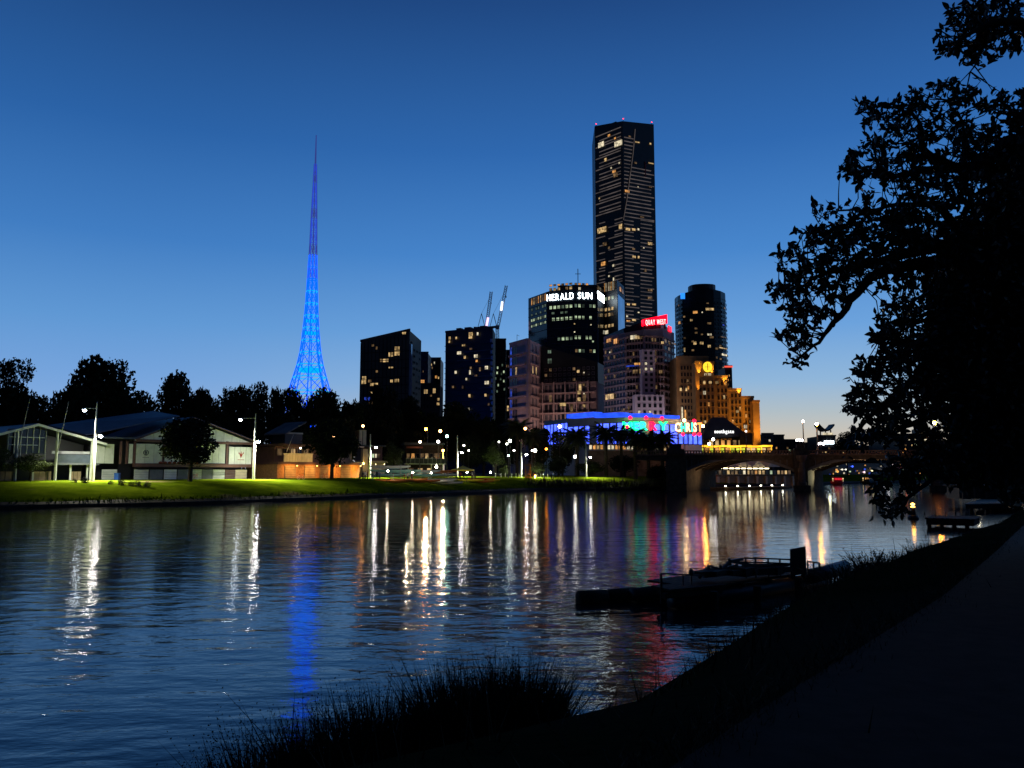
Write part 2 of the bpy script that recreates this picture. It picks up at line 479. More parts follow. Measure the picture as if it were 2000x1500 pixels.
def loft(pts, prof, sign, far_dir, rnd, wob):
    b = MB(); cols = len(prof); rows = []
    for i, p in enumerate(pts):
        t = (pts[min(i + 1, len(pts) - 1)] - pts[max(i - 1, 0)]).normalized()
        n = Vector((-t.y, t.x)) * sign
        row = []
        for d, z in prof:
            nn = n if d < 30 else (n * (30 / d) + Vector(far_dir) * (1 - 30 / d)).normalized()
            q = p + nn * d
            zz = z + (rnd.uniform(-wob, wob) if 0.3 < abs(d) < 20 else 0)
            q = q + n * (rnd.uniform(-wob, wob) * 3 if abs(d) < 4 else 0)
            row.append((q.x, q.y, zz))
        rows.append(row)
    vs = [v for r in rows for v in r]; fs = []; mi = []
    for i in range(len(rows) - 1):
        for j in range(cols - 1):
            a = i * cols + j
            f = (a, a + cols, a + cols + 1, a + 1) if sign > 0 else (a, a + 1, a + cols + 1, a + cols)
            fs.append(f); mi.append(j)
    return vs, fs, mi
rb = random.Random(3)
vs, fs, mi = loft(dense(BANK, 3.0), FAR_PROFILE, 1, (-0.75, 0.66), rb, 0.06)
b = MB(); b.v = vs; b.f = [f[::-1] for f in fs]; b.m = [0 if j < 3 else (2 if j >= 10 else 1) for j in mi]
struct(b.build('far_bank', [M['mud'], M['grass'], M['far_land']], smooth=True))
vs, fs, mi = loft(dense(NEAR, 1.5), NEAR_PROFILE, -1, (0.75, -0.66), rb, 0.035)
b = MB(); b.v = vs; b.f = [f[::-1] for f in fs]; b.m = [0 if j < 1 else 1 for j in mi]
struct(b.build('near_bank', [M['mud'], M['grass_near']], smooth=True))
# the footpath along the top of the near bank
ed = [Vector((-7.0, -4.0, 0)), Vector((-2.6, .8, 0))] + [ground(x, y, 2.73) for x, y in ((1310, 1500), (1430, 1422), (1560, 1340), (1700, 1253), (1840, 1166), (1947, 1076), (1995, 1030), (2030, 1000))]
b = MB(); n_ = len(ed)
for i, p in enumerate(ed):
    t = (ed[min(i + 1, n_ - 1)] - ed[max(i - 1, 0)]).normalized(); n = Vector((t.y, -t.x, 0))
    for d in (0, 1.6, 3.3): q = p + n * d; b.v.append((q.x, q.y, 2.735 + .02 * (d == 1.6)))
    if i:
        k = 3 * i; b.f += [(k - 3, k - 2, k + 1, k), (k - 2, k - 1, k + 2, k + 1)]; b.m += [0, 0]
struct(b.build('footpath', M['path']))

def on_land(px, py, Y0=80.0, Y1=260.0):
    """where the line of sight through a picture point first meets the far bank"""
    Y = Y0; st = 4.0
    while Y < Y1:
        p = at(px, py, Y)
        if p.z <= land_z(p.x, p.y):
            if st < .3: break
            Y -= st; st /= 4
        Y += st
    p = at(px, py, min(Y, Y1))
    return Vector((p.x, p.y, land_z(p.x, p.y)))
def bank_point(side, s_near, d):
    """point d metres inland of the bank nearest to the plan point s_near"""
    pts = dense(BANK if side == 0 else NEAR, 1.0)
    i = min(range(len(pts)), key=lambda k: (pts[k] - Vector(s_near)).length)
    t = (pts[min(i + 1, len(pts) - 1)] - pts[max(i - 1, 0)]).normalized()
    n = Vector((-t.y, t.x)) * (1 if side == 0 else -1)
    q = pts[i] + n * d
    return Vector((q.x, q.y, bank_z(side, d)))
_FP = dense(BANK, 1.0); _NP = dense(NEAR, 1.0)
def land_z(x, y):
    """height of the land under a plan point"""
    best = None
    for side, pts in ((0, _FP), (1, _NP)):
        i = min(range(len(pts)), key=lambda k: (pts[k].x - x) ** 2 + (pts[k].y - y) ** 2)
        t = (pts[min(i + 1, len(pts) - 1)] - pts[max(i - 1, 0)]).normalized()
        n = Vector((-t.y, t.x)) * (1 if side == 0 else -1)
        d = (Vector((x, y)) - pts[i]).dot(n)
        dist = (pts[i] - Vector((x, y))).length
        if best is None or dist < best[0]:
            best = (dist, bank_z(side, d if d < 0 else dist))
    return best[1]

# uneven tufts where the far lawn breaks off at the shore
rt = random.Random(12); b = MB()
for p in dense(BANK, .5):
    if not (-75 < p.x < 12 and p.y < 190): continue
    for k in range(9):
        d = rt.uniform(.9, 2.6); n = Vector((-.82, .57)); q = p + n * d; z = bank_z(0, d); h = rt.uniform(.1, .38) * (2.2 if rt.random() < .06 else 1); a = rt.uniform(0, 6.28); w_ = rt.uniform(.05, .14)
        vx, vy = math.cos(a) * w_, math.sin(a) * w_; i0 = len(b.v)
        b.v += [(q.x - vx, q.y - vy, z - .1), (q.x + vx, q.y + vy, z - .1), (q.x + rt.gauss(0, .12), q.y + rt.gauss(0, .12), z + h)]; b.f.append((i0, i0 + 1, i0 + 2)); b.m.append(0)
struct(b.build('shore_grass', M['grass']), 'stuff')
# ------------------------------------------------------------------ buildings
class Face:
    """an upright facade between two plan points, left to right as seen from the river"""
    def __init__(s, A, B):
        s.A = Vector(A); s.B = Vector(B)
        s.W = (s.B - s.A).length
        s.u = (s.B - s.A).normalized()
        s.n = Vector((s.u.y, -s.u.x))
        s.rz = math.atan2(s.u.y, s.u.x)
        s.U = Vector((s.u.x, s.u.y, 0)); s.NN = Vector((s.n.x, s.n.y, 0))
    def pt(s, a, z, out=0.0):
        p = s.A + s.u * a + s.n * out
        return Vector((p.x, p.y, z))
    def px(s, px, py):
        d = ray(px, py); d2 = Vector((d.x, d.y))
        # A + u*a = d2*t
        det = s.u.x * (-d2.y) - s.u.y * (-d2.x)
        a = ((-s.A.x) * (-d2.y) - (-s.A.y) * (-d2.x)) / det
        p = s.A + s.u * a
        t = p.dot(d2) / d2.dot(d2)
        return a, CAMZ + d.z * t
    def z(s, py, px=None):
        """height at which picture row py meets the facade"""
        if px is None: px = 1000 + FPX * (s.A.x + s.B.x) / (s.A.y + s.B.y)
        return s.px(px, py)[1]
    def box(s, mb, a0, a1, z0, z1, d0, d1, mi=0):
        """box on the facade: along a0..a1, height z0..z1, from d0 to d1 in front of it"""
        c = s.pt((a0 + a1) / 2, (z0 + z1) / 2, (d0 + d1) / 2)
        return mb.obox(c, s.U, a1 - a0, abs(d1 - d0), z1 - z0, mi)

_WM = {}
def win_mesh(w, h, pane, frame, mull=1, trans=0):
    key = (round(w, 2), round(h, 2), pane.name, frame.name, mull, trans)
    if key not in _WM:
        b = MB(); t = min(0.14, w * 0.08)
        x0, x1, z0, z1 = -w / 2, w / 2, 0, h
        b.add([(x0 + t, -0.03, z0 + t), (x1 - t, -0.03, z0 + t), (x1 - t, -0.03, z1 - t), (x0 + t, -0.03, z1 - t)], [(0, 1, 2, 3)], 0)
        b.box(x0, x1, -0.14, 0, z0, z0 + t, 1); b.box(x0, x1, -0.14, 0, z1 - t, z1, 1)
        b.box(x0, x0 + t, -0.13, 0, z0 + t, z1 - t, 1); b.box(x1 - t, x1, -0.13, 0, z0 + t, z1 - t, 1)
        for i in range(mull):
            x = x0 + w * (i + 1) / (mull + 1)
            b.box(x - t * .4, x + t * .4, -0.1, -0.02, z0 + t, z1 - t, 1)
        _WM[key] = b.mesh('window', [pane, frame])
    return _WM[key]
def window(root, F, a, z, w, h, pane, frame='frame_dark', mull=1, out=0.03, name='window'):
    return put(name, win_mesh(w, h, M[pane], M[frame], mull), root, F.pt(a, z, out), F.rz)
def grid(root, F, a0, a1, z0, z1, nc, nr, fw, fh, pick, frame='frame_dark', mull=1, out=0.03, skip=None):
    cw = (a1 - a0) / nc; rh = (z1 - z0) / nr
    for r in range(nr):
        for c in range(nc):
            if skip and skip(c, r): continue
            k = pick(c, r)
            if k is None: continue
            window(root, F, a0 + (c + .5) * cw, z0 + r * rh + rh * (1 - fh) / 2, cw * fw, rh * fh, k, frame, mull, out)
def lit_px(root, F, spots, frame='frame_dark', out=0.08):
    """lit windows at the places where the picture shows them: (x, y, width px, height px, pane)"""
    for (x, y, wp, hp, k) in spots:
        a, z = F.px(x, y)
        a2, z2 = F.px(x + wp, y + hp)
        hw_ = max(.3, abs(a2 - a) / 2); a = min(max(a, hw_ + .1), F.W - hw_ - .1)
        a2 = a + 2 * hw_
        window(root, F, a, z2 if z2 < z else z, max(0.6, abs(a2 - a)), max(0.6, abs(z - z2)), k, frame, 1 if wp > 5 else 0, out, 'lit_window')
def bands(root, F, zs, a0, a1, mname, h=0.5, d=0.35, name='floor_band'):
    for z in zs:
        b = MB(); F.box(b, a0, a1, z, z + h, 0.0, d); b.build(name, M[mname], root)

def text_mesh(ch, mat_, bold=0.02, depth=0.12):
    cu = bpy.data.curves.new('glyph', 'FONT'); cu.body = ch; cu.size = 1.0; cu.extrude = depth / 2; cu.offset = bold
    cu.resolution_u = 3
    o = bpy.data.objects.new('glyph', cu); COL.objects.link(o)
    dg = bpy.context.evaluated_depsgraph_get()
    me = bpy.data.meshes.new_from_object(o.evaluated_get(dg))
    bpy.data.objects.remove(o); bpy.data.curves.remove(cu)
    me.materials.clear(); me.materials.append(mat_)
    xs = [v.co.x for v in me.vertices] or [0]; ys = [v.co.y for v in me.vertices] or [0]
    return me, min(xs), max(xs), min(ys), max(ys)
def letters(root, F, string, a0, a1, z0, h, mats, out=0.3, bold=0.02, gap=0.16, space=0.45, name='letter', rise=0.0, fit=True):
    """upright letters fixed to a facade, each a mesh of its own, squeezed into a0..a1"""
    met = []
    for i, ch in enumerate(string):
        if ch == ' ': met.append(None); continue
        mt = mats[i % len(mats)] if isinstance(mats, (list, tuple)) else mats
        met.append(text_mesh(ch, mt, bold))
    tot = sum(space if x is None else (x[2] - x[1]) + gap for x in met) - gap
    sx = (a1 - a0) / tot if fit else h
    a = a0
    for x in met:
        if x is None: a += space * sx; continue
        me, x0, x1, y0, y1 = x
        hh = h / 0.73
        p = F.pt(a - x0 * sx, z0 + rise * (a - a0), out)
        put(name, me, root, p, scale=(sx, hh, 1.0), rot=(math.pi / 2, 0, F.rz))
        a += (x1 - x0 + gap) * sx
def base_of(poly):
    return Vector((sum(p[0] for p in poly) / len(poly), sum(p[1] for p in poly) / len(poly), 3.0))
rl = random.Random(11)
GROUND = 2.9

# --- glass tower with the slanting roof (left of the skyline)
A, B, C = xy(700, 345), xy(797, 337), xy(820, 356)
F = Face(A, B); G = Face(B, C)
D_ = C + (A - B)
poly = [A, B, C, D_]
t = thing('glass_tower', 'dark teal glass tower with a slanting pointed roofline, leftmost of the city towers', 'building', base_of(poly))
zt = [F.z(668, 700), F.z(646, 797), G.z(664, 820), F.z(668, 700) - 3]
MB().prism(poly, GROUND, zt).build('tower_body', M['teal_glass'], t)
b = MB(); b.slab([F.pt(-0.2, zt[0], .25), F.pt(F.W, zt[1], .25), F.pt(F.W, zt[1] + .9, .25), F.pt(-0.2, zt[0] + .9, .25)], -F.NN * 0.8); b.build('roof_edge', M['grey_wall'], t)
b = MB(); F.box(b, F.W + .1, F.W + 1.0, GROUND, F.z(672, 806), -0.6, 0.5); b.build('white_fin', M['win_sky'], t)
zz = [GROUND + 12 + i * 3.6 for i in range(int((zt[0] - GROUND - 12) / 3.6))]
bands(t, F, zz, 0, F.W, 'black_wall', 0.3, 0.12, 'floor_line')
for i in range(13):
    b = MB(); F.box(b, i * F.W / 13, i * F.W / 13 + .22, GROUND + 10, zt[0] + (zt[1] - zt[0]) * i / 13 - .5, 0, .2); b.build('mullion', M['black_wall'], t)
def sp(lst, s, x0, y0):      # spots measured on an enlargement: scale s, origin x0, y0
    return [(x0 + a / s, y0 + b_ / s, w_, h_, k) for a, b_, w_, h_, k in lst]
lit_px(t, F, [s_ for s_ in sp([(482, 318, 11, 7, 'win_warm'), (482, 352, 11, 10, 'win_warm'), (432, 365, 10, 9, 'win_warm'), (388, 418, 13, 7, 'win_warm'), (356, 418, 6, 7, 'win_dim'),
                 (432, 482, 10, 5, 'win_warm'), (316, 320, 4, 6, 'win_dim'), (216, 560, 9, 8, 'win_warm'), (212, 588, 10, 9, 'win_warm'), (262, 588, 8, 6, 'win_dim'),
                 (296, 615, 16, 6, 'win_warm'), (480, 582, 10, 7, 'win_warm'), (438, 588, 6, 6, 'win_warm'), (276, 685, 5, 5, 'win_warm'), (240, 730, 12, 7, 'win_blue'),
                 (285, 300, 6, 5, 'win_dim'), (540, 200, 9, 5, 'win_warm'), (318, 512, 5, 5, 'win_dim'), (272, 770, 10, 5, 'win_dim')], 4.1675, 660, 600)])
grid(t, G, .6, G.W - .6, GROUND + 20, zt[2] - 2, 4, 14, .5, .4, lambda c, r: rl.choice(['win_sky', 'dark_glass', 'dark_glass', None]))

# --- dark stepped blocks behind it
def plain_tower(name, label, px0, px1, pytop, Y, depth, wallm, steps=(), n=0, fw=.55, cols=6, rows=14, lit=.2, dim='dark_glass', warm=('win_warm', 'win_dim', 'win_white'), spots=None, frame='frame_dark', bandm=None, bandstep=3.4, seed=0):
    r_ = random.Random(seed or px0)
    A, B = xy(px0, Y), xy(px1, Y); F = Face(A, B)
    C, D_ = B - F.n * depth, A - F.n * depth
    t = thing(name, label, 'building', base_of([A, B, C, D_]))
    zt = F.z(pytop)
    MB().prism([A, B, C, D_], GROUND, zt).build('tower_body', M[wallm], t)
    b = MB(); F.box(b, -.2, F.W + .2, zt, zt + 1.0, .2, -.6); b.build('parapet', M['black_wall'], t)
    if bandm: bands(t, F, [GROUND + 8 + i * bandstep for i in range(int((zt - GROUND - 9) / bandstep))], 0, F.W, bandm, .35, .5)
    if n: grid(t, F, .6, F.W - .6, GROUND + 8, zt - 1, cols, rows, fw, .5, lambda c, r: r_.choice(warm) if r_.random() < lit else (dim if r_.random() < .9 else None), frame)
    if spots: lit_px(t, F, spots, out=.6 if bandm else .08)
    return t, F, zt
plain_tower('apartment_tower', 'narrow dark tower block just right of the slanting glass tower', 818, 834, 690, 470, 18, 'black_wall', n=1, cols=4, rows=22, lit=.1, spots=sp([(690, 590, 8, 7, 'win_orange')], 4.1675, 660, 600))
plain_tower('apartment_tower', 'small dark tower with a flat cap, second block right of the slanting glass tower', 834, 859, 701, 500, 20, 'black_wall', n=1, cols=5, rows=20, lit=.08, spots=sp([(758, 458, 4, 5, 'win_warm'), (800, 556, 5, 6, 'win_orange')], 4.1675, 660, 600))
plain_tower('apartment_block', 'low dark apartment block with a row of warm lit rooms below the stepped towers', 810, 858, 752, 380, 16, 'dark_wall', n=1, cols=7, rows=9, lit=.12,
            spots=sp([(655, 672, 9, 9, 'win_warm'), (716, 668, 8, 9, 'win_warm'), (784, 660, 6, 10, 'win_warm'), (830, 738, 5, 6, 'win_warm'), (828, 775, 6, 6, 'win_warm'), (758, 712, 4, 4, 'win_dim')], 4.1675, 660, 600))

# --- dark balcony tower with lit rooms
A, B, C = xy(868, 470), xy(962, 455), xy(967, 474)
F = Face(A, B); G = Face(B, C); D_ = C + (A - B); poly = [A, B, C, D_]
t = thing('balcony_tower', 'black tower with scattered lit rooms and a zigzag silver corner, left of the cranes', 'building', base_of(poly))
zt = F.z(646)
MB().prism(poly, GROUND, zt).build('tower_body', M['black_wall'], t)
b = MB(); F.box(b, -.2, F.W + .2, zt, zt + 1.2, .2, -.7); b.build('parapet', M['dark_wall'], t)
for k, (x, wd) in enumerate([(884, 3), (900, 4), (930, 3)]):
    a, z = F.px(x, 642); b = MB(); F.box(b, a, a + wd, zt + 1.0, zt + 3, -4, -7); b.build('roof_plant', M['black_wall'], t)
fl = [GROUND + 22 + i * 3.25 for i in range(int((zt - GROUND - 24) / 3.25))]
for i, z in enumerate(fl):
    x0 = 0 if i % 7 else 1.5
    b = MB(); F.box(b, x0, F.W * (1 if i % 3 else .72), z, z + .28, 0, .9); b.build('balcony_slab', M['dark_wall'], t)
for i in range(0, len(fl)):
    z = fl[i]; b = MB()
    F.box(b, F.W - 1.2 + (.5 if i % 2 else 0), F.W + (.5 if i % 2 else 0), z, z + 2.2, .0, .8); b.build('corner_panel', M['steel'], t)
for x0, x1, y in ((895, 960, 690), (895, 960, 706), (930, 960, 716), (926, 960, 737), (935, 960, 760)):
    a, z = F.px(x0, y); a2, _ = F.px(x1, y); b = MB(); F.box(b, a, a2, z, z + .6, 0, 1.1); b.build('balcony_slab', M['grey_wall'], t)
lit_px(t, F, sp([(918, 240, 5, 6, 'win_warm'), (972, 242, 4, 5, 'win_warm'), (916, 272, 4, 5, 'win_warm'), (1090, 205, 9, 7, 'win_warm'), (1088, 236, 8, 5, 'win_warm'), (1146, 206, 4, 6, 'win_white'),
                 (1032, 302, 7, 4, 'win_warm'), (1092, 332, 6, 4, 'win_dim'), (996, 360, 9, 6, 'win_white'), (1132, 385, 8, 7, 'win_white'), (1042, 396, 5, 6, 'win_warm'), (1138, 428, 5, 5, 'win_orange'),
                 (1218, 478, 7, 7, 'win_white'), (968, 518, 5, 6, 'win_white'), (1084, 512, 4, 9, 'win_white'), (1132, 550, 6, 4, 'win_dim'), (1055, 576, 4, 5, 'win_white'), (1220, 600, 9, 7, 'win_white'),
                 (1080, 708, 5, 7, 'win_warm'), (1210, 704, 5, 6, 'win_warm'), (1076, 820, 4, 5, 'win_white'), (1025, 640, 4, 6, 'win_dim'), (935, 800, 7, 5, 'win_dim'), (1165, 490, 4, 8, 'win_dim'),
                 (945, 640, 5, 5, 'win_dim'), (1090, 484, 4, 5, 'win_dim'), (1235, 780, 4, 5, 'win_dim')], 4.1675, 660, 600), out=1.2)

# --- tower under construction, with its two luffing cranes
t, F, zt = plain_tower('construction_tower', 'half built concrete tower with pale green work lights under the cranes', 964, 988, 664, 500, 18, 'black_wall')
for i, y in enumerate(range(708, 812, 9)):
    a0, z = F.px(965, y); b = MB(); F.box(b, .3, F.W - .3, z, z + .35, 0, .7); b.build('floor_slab', M['grey_wall'], t)
lit_px(t, F, [(x, y, 3, 5, k) for x, y, k in [(972, 716, 'win_green'), (981, 711, 'win_greendim'), (984, 724, 'win_green'), (971, 726, 'win_green'), (978, 738, 'win_greendim'), (984, 742, 'win_green'), (973, 750, 'win_green'),
                                             (979, 728, 'win_greendim'), (985, 758, 'win_greendim'), (968, 737, 'win_greendim'), (971, 762, 'win_greendim')]], out=.8)
plain_tower('apartment_tower', 'slim dark block squeezed between the half built tower and the pink apartments', 986, 996, 686, 520, 16, 'black_wall', n=1, cols=2, rows=20, lit=.12, spots=[(992, 792, 4, 11, 'win_warm')])
M['crane_light'] = emit('crane_light', (0.80, 0.86, 1.0), 2.2, False)
M['crane_pink'] = emit('crane_pink', (0.85, 0.62, 1.0), 1.6, False)
def lattice(mb, p, q, w, n, th):
    p = Vector(p); q = Vector(q); d = (q - p).normalized()
    up = Vector((0, 1, 0)); a = d.cross(up).normalized() * w / 2; c = up * w / 2
    cs = [a + c, a - c, -a - c, -a + c]
    for k in cs: mb.bar(p + k, q + k, th)
    for i in range(n):
        u0 = p + (q - p) * (i / n); u1 = p + (q - p) * ((i + 1) / n)
        for j in range(4):
            mb.bar(u0 + cs[j], u1 + cs[(j + 1) % 4], th * .7)
def crane(label, base_px, base_py, cab, tip, Y, litseg, litm):
    p0 = at(base_px, base_py, Y); pc = at(*cab, Y); tp = at(*tip, Y)
    t = thing('tower_crane', label, 'crane', p0, group='cranes over the half built tower')
    b = MB(); lattice(b, p0, pc, 1.8, 8, .35); b.build('mast', M['frame_pale'], t)
    b = MB(); lattice(b, pc + Vector((0.6, 0, .8)), tp, 1.5, 16, .3); b.build('jib', M['frame_pale'], t)
    b = MB(); b.obox(pc + Vector((.2, -1.3, 0)), (1, 0, 0), 2.4, 2.0, 2.2); b.build('cab', M['white_paint'], t)
    b = MB(); b.obox(pc + Vector((-4, 0, .2)), (1, 0, .1), 6, 2.0, 1.2); b.obox(pc + Vector((-6.2, 0, -.4)), (1, 0, 0), 1.8, 2.4, 2.2); b.build('counterweight', M['grey_wall'], t)
    mt = pc + Vector((-2.4, 0, 9))
    b = MB(); b.bar(pc + Vector((-.2, 0, .5)), mt, .4); b.bar(pc + Vector((-4.5, 0, .8)), mt, .3); b.build('back_mast', M['frame_dark'], t)
    b = MB(); b.bar(mt, tp + (pc - tp) * .12, .12); b.build('stay_rope', M['frame_dark'], t)
    hk = tp + (pc - tp) * .03; b = MB(); b.bar(hk, Vector((hk.x, hk.y, hk.z - 6)), .12); b.obox(Vector((hk.x, hk.y, hk.z - 6.4)), (1, 0, 0), .6, .6, .9); b.build('hook', M['frame_dark'], t)
    b = MB(); b.bar(at(*litseg[0], Y) + Vector((0, -1.2, 0)), at(*litseg[1], Y) + Vector((0, -1.2, 0)), 1.3, .9); b.build('lit_section', litm, t)
    return t
crane('tower crane with a violet lit lower jib, left one over the half built tower', 947, 664, (948, 641), (959.5, 570), 486, ((950, 640), (953.5, 621)), M['crane_pink'])
crane('tower crane with a white lit jib, right one over the half built tower', 972, 664, (971, 640), (989, 558), 503, ((979, 607), (981, 590)), M['crane_light'])

# --- pink apartment block in front of the newspaper tower
A, B, C, E = xy(995, 365), xy(1034, 350), xy(1053, 362), xy(1166, 352)
F1, F2, F3 = Face(A, B), Face(B, C), Face(C, E)
t = thing('apartment_block', 'pink rendered apartment block with a pale corner pier and blue lit balconies', 'building', base_of([A, B, C, E]))
zt = F1.z(668, 1015)
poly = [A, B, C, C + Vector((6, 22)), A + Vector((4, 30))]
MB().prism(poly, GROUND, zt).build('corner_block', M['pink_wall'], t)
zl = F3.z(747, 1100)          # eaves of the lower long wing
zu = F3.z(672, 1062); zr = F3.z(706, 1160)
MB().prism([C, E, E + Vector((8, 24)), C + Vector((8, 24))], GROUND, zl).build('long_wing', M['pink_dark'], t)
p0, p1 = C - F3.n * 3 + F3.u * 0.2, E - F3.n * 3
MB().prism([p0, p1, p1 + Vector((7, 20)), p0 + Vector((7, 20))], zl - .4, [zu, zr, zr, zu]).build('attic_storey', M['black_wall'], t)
b = MB(); F1.box(b, F1.W - 1.4, F1.W + .5, GROUND, zt + .4, -.3, .8); b.build('corner_pier', M['pink_wall'], t)
b = MB(); F1.box(b, 0, F1.W - 1.5, zt, zt + .8, .25, -.4); b.build('parapet', M['pink_wall'], t)
b = MB(); b.bar(F1.pt(3.4, zt, -2), F1.pt(3.4, zt + 4.4, -2), .18); b.bar(F1.pt(3.4, zt + 4.2, -2), F1.pt(5.5, zt + 3.4, -2), .12); b.build('roof_aerial', M['black_metal'], t)
Fa = Face(p0, p1)
grid(t, Fa, 1.0, Fa.W - 1.0, zl + .3, zr - 1.2, 11, 3, .6, .6, lambda c, r: 'win_dim' if rl.random() < .1 else 'dark_glass', 'frame_pale')
nf = 11; st = (zt - GROUND - 6) / nf
for i in range(nf):
    z = GROUND + 5 + i * st
    b = MB(); F1.box(b, .2, F1.W - 1.6, z, z + .7, 0, .9); b.build('balcony', M['pink_wall'], t)
    b = MB(); F2.box(b, .6, F2.W - .3, z, z + .6, 0, .5); b.build('balcony', M['pink_wall'], t)
    blue = i in (3, 4, 5, 6, 7, 8, 9, 10) and i != 7
    window(t, F1, 1.6, z + .8, 1.8, st - 1.1, 'win_blue' if blue else 'dark_glass', 'frame_pale')
    for k, a in enumerate((4.1, 6.2)):
        if a + 1 < F1.W - 1.5: window(t, F1, a, z + .8, 1.7, st - 1.1, 'win_warm' if i == 8 and k == 1 else 'dark_glass', 'frame_pale')
    for k, a in enumerate((F2.W * .35, F2.W * .7)):
        window(t, F2, a, z + .8, 1.6, st - 1.2, 'win_warm' if i == 8 else 'dark_glass', 'frame_pale')
nf2 = 8; st2 = (zl - GROUND - 5) / nf2
for i in range(nf2):
    z = GROUND + 4.5 + i * st2
    b = MB(); F3.box(b, .5, F3.W - .5, z, z + .45, 0, .8); b.build('balcony', M['pink_wall'], t)
    for c in range(12):
        a = 1.6 + c * (F3.W - 3) / 12
        if c in (3, 7, 10) and i == 0: pass
        window(t, F3, a, z + .6, 1.35, st2 - 1.0, rl.choice(['win_dim', 'win_dim', 'win_warm']) if rl.random() < .15 else 'dark_glass', 'frame_pale' if rl.random() < .5 else 'frame_dark')
for c in range(5):
    a = 2 + c * F3.W / 5; b = MB(); F3.box(b, a - .3, a + .1, GROUND, zl + .3, 0, .9); b.build('wall_pier', M['pink_wall'], t)
lit_px(t, F3, sp([(640, 835, 6, 6, 'win_warm'), (646, 985, 7, 8, 'win_warm'), (646, 1036, 7, 8, 'win_warm'), (528, 1075, 13, 7, 'win_warm'), (682, 1088, 6, 6, 'win_warm'), (680, 935, 5, 5, 'win_dim'), (682, 850, 3, 3, 'win_white'), (682, 1003, 3, 3, 'win_white'),
                  (430, 690, 8, 7, 'win_greendim'), (432, 752, 9, 10, 'win_greendim')], 3.75, 960, 500), out=1.0)

# --- the tower with the newspaper's sign
P = [xy(1032, 470, 620), xy(1068, 452, 620), xy(1120, 446, 620), xy(1167, 448, 620), xy(1180, 462, 620)]
f0, f1, f2, f3 = [Face(P[i], P[i + 1]) for i in range(4)]
t = thing('newspaper_tower', 'dark curved office tower with a glowing white sign along its top', 'building', base_of(P))
ztop = f1.z(556, 1095)
zs = [f0.z(583, 1032), f0.z(570, 1068), f1.z(556, 1120), f2.z(556, 1167), f3.z(568, 1180)]
poly = P + [P[4] + Vector((4, 34)), P[0] + Vector((6, 34))]
MB().prism(poly, GROUND, [zs[0], zs[1], zs[2], zs[3], zs[4], zs[4], zs[0]]).build('tower_body', M['dark_glass'], t)
Q = [xy(1090, 462, 600), xy(1180, 466, 600), xy(1206, 458, 600), xy(1219, 476, 600)]
q = [Q[0], Q[1], Q[2], Q[3], Q[3] + Vector((4, 26)), Q[0] + Vector((4, 34))]
g1 = Face(Q[1], Q[2]); g2 = Face(Q[2], Q[3])
zq = f1.z(543, 1130)
MB().prism(q, GROUND, [zq, zq, g1.z(548, 1200), g2.z(560, 1219), g2.z(560, 1219), zq]).build('rear_wing', M['black_wall'], t)
b = MB(); f3.box(b, .1, f3.W - .1, GROUND + 5, zs[4] - 5, 0, .25); b.build('glass_flank', M['win_sky'], t)
b = MB(); g2.box(b, .3, g2.W - .3, GROUND + 60, g2.z(580, 1212), 0, .25); b.build('glass_flank', M['win_sky'], t)
b = MB(); pq = f1.pt(f1.W * .9, zq, -14); b.bar(pq, pq + Vector((0, 0, 9)), .4); b.bar(pq + Vector((-1.6, 0, 6)), pq + Vector((1.6, 0, 6)), .25); b.build('roof_aerial', M['black_metal'], t)
M['sign_white'] = emit('sign_white', (0.80, 0.94, 1.0), 11.0, True)
for F, nn in ((f1, 0), (f2, 1)):
    pass
b = MB(); 
sa, sz0 = f1.px(1070, 589); 
# the sign runs over the two front facets: HERALD on the first, SUN on the second
z0 = f1.z(586, 1095); hh = f1.z(573, 1095) - z0
a0, _ = f1.px(1069, 580); letters(t, f1, 'HERALD', a0, f1.W + .3, z0, hh, M['sign_white'], .6, .0, .22)
a1, _ = f2.px(1156, 580); z1 = f2.z(584, 1140); letters(t, f2, 'SUN', 2.6, a1, z1, hh, M['sign_white'], .6, .0, .22)
b = MB(); f3.box(b, .6, f3.W - .4, f3.z(588, 1173), f3.z(573, 1173), .1, .3); b.build('side_sign', M['sign_white'], t)
# rows of lit offices, storey by storey from the top
rowpx = [(562, 'win_dim'), (597, 'win_green'), (609, 'win_greendim'), (620, 'win_green'), (640, None), (659, 'win_green'), (685, 'win_green')]
def row(F, px0, px1, py, n, kinds, hpx=6, wf=.72):
    a0, _ = F.px(px0, py + hpx); a1, _ = F.px(px1, py + hpx)
    a0 = max(a0, .15); a1 = min(a1, F.W - .15)
    z = F.px((px0 + px1) / 2, py + hpx)[1]; zt_ = F.px((px0 + px1) / 2, py)[1]
    for i in range(n):
        k = kinds(i)
        if k: window(t, F, a0 + (i + .5) * (a1 - a0) / n, z, (a1 - a0) / n * wf, zt_ - z, k, 'frame_dark', 1, .1, 'lit_window')
G_ = lambda ks: (lambda i: ks[i % len(ks)])
row(f0, 1037, 1068, 578, 7, G_(['win_orange', 'win_warm', 'win_dim']), 14, .5)
row(f0, 1037, 1068, 619, 7, G_(['win_green', 'win_green', 'win_greendim']), 6)
row(f0, 1037, 1068, 609, 7, G_(['win_greendim', None]), 5)
row(f0, 1037, 1068, 630, 7, G_(['win_green', 'win_greendim']), 6)
row(f0, 1037, 1068, 598, 7, G_(['win_greendim', None, 'win_greendim']), 6)
row(f1, 1072, 1120, 554, 6, G_(['win_orange', 'win_dim']), 4)
row(f1, 1072, 1120, 561, 6, G_(['win_dim', 'win_warm', 'win_warm', None]), 6)
row(f2, 1121, 1150, 553, 4, G_(['win_dim', 'win_orange']), 4)
row(f2, 1121, 1150, 561, 4, G_([None, 'win_white', None]), 6)
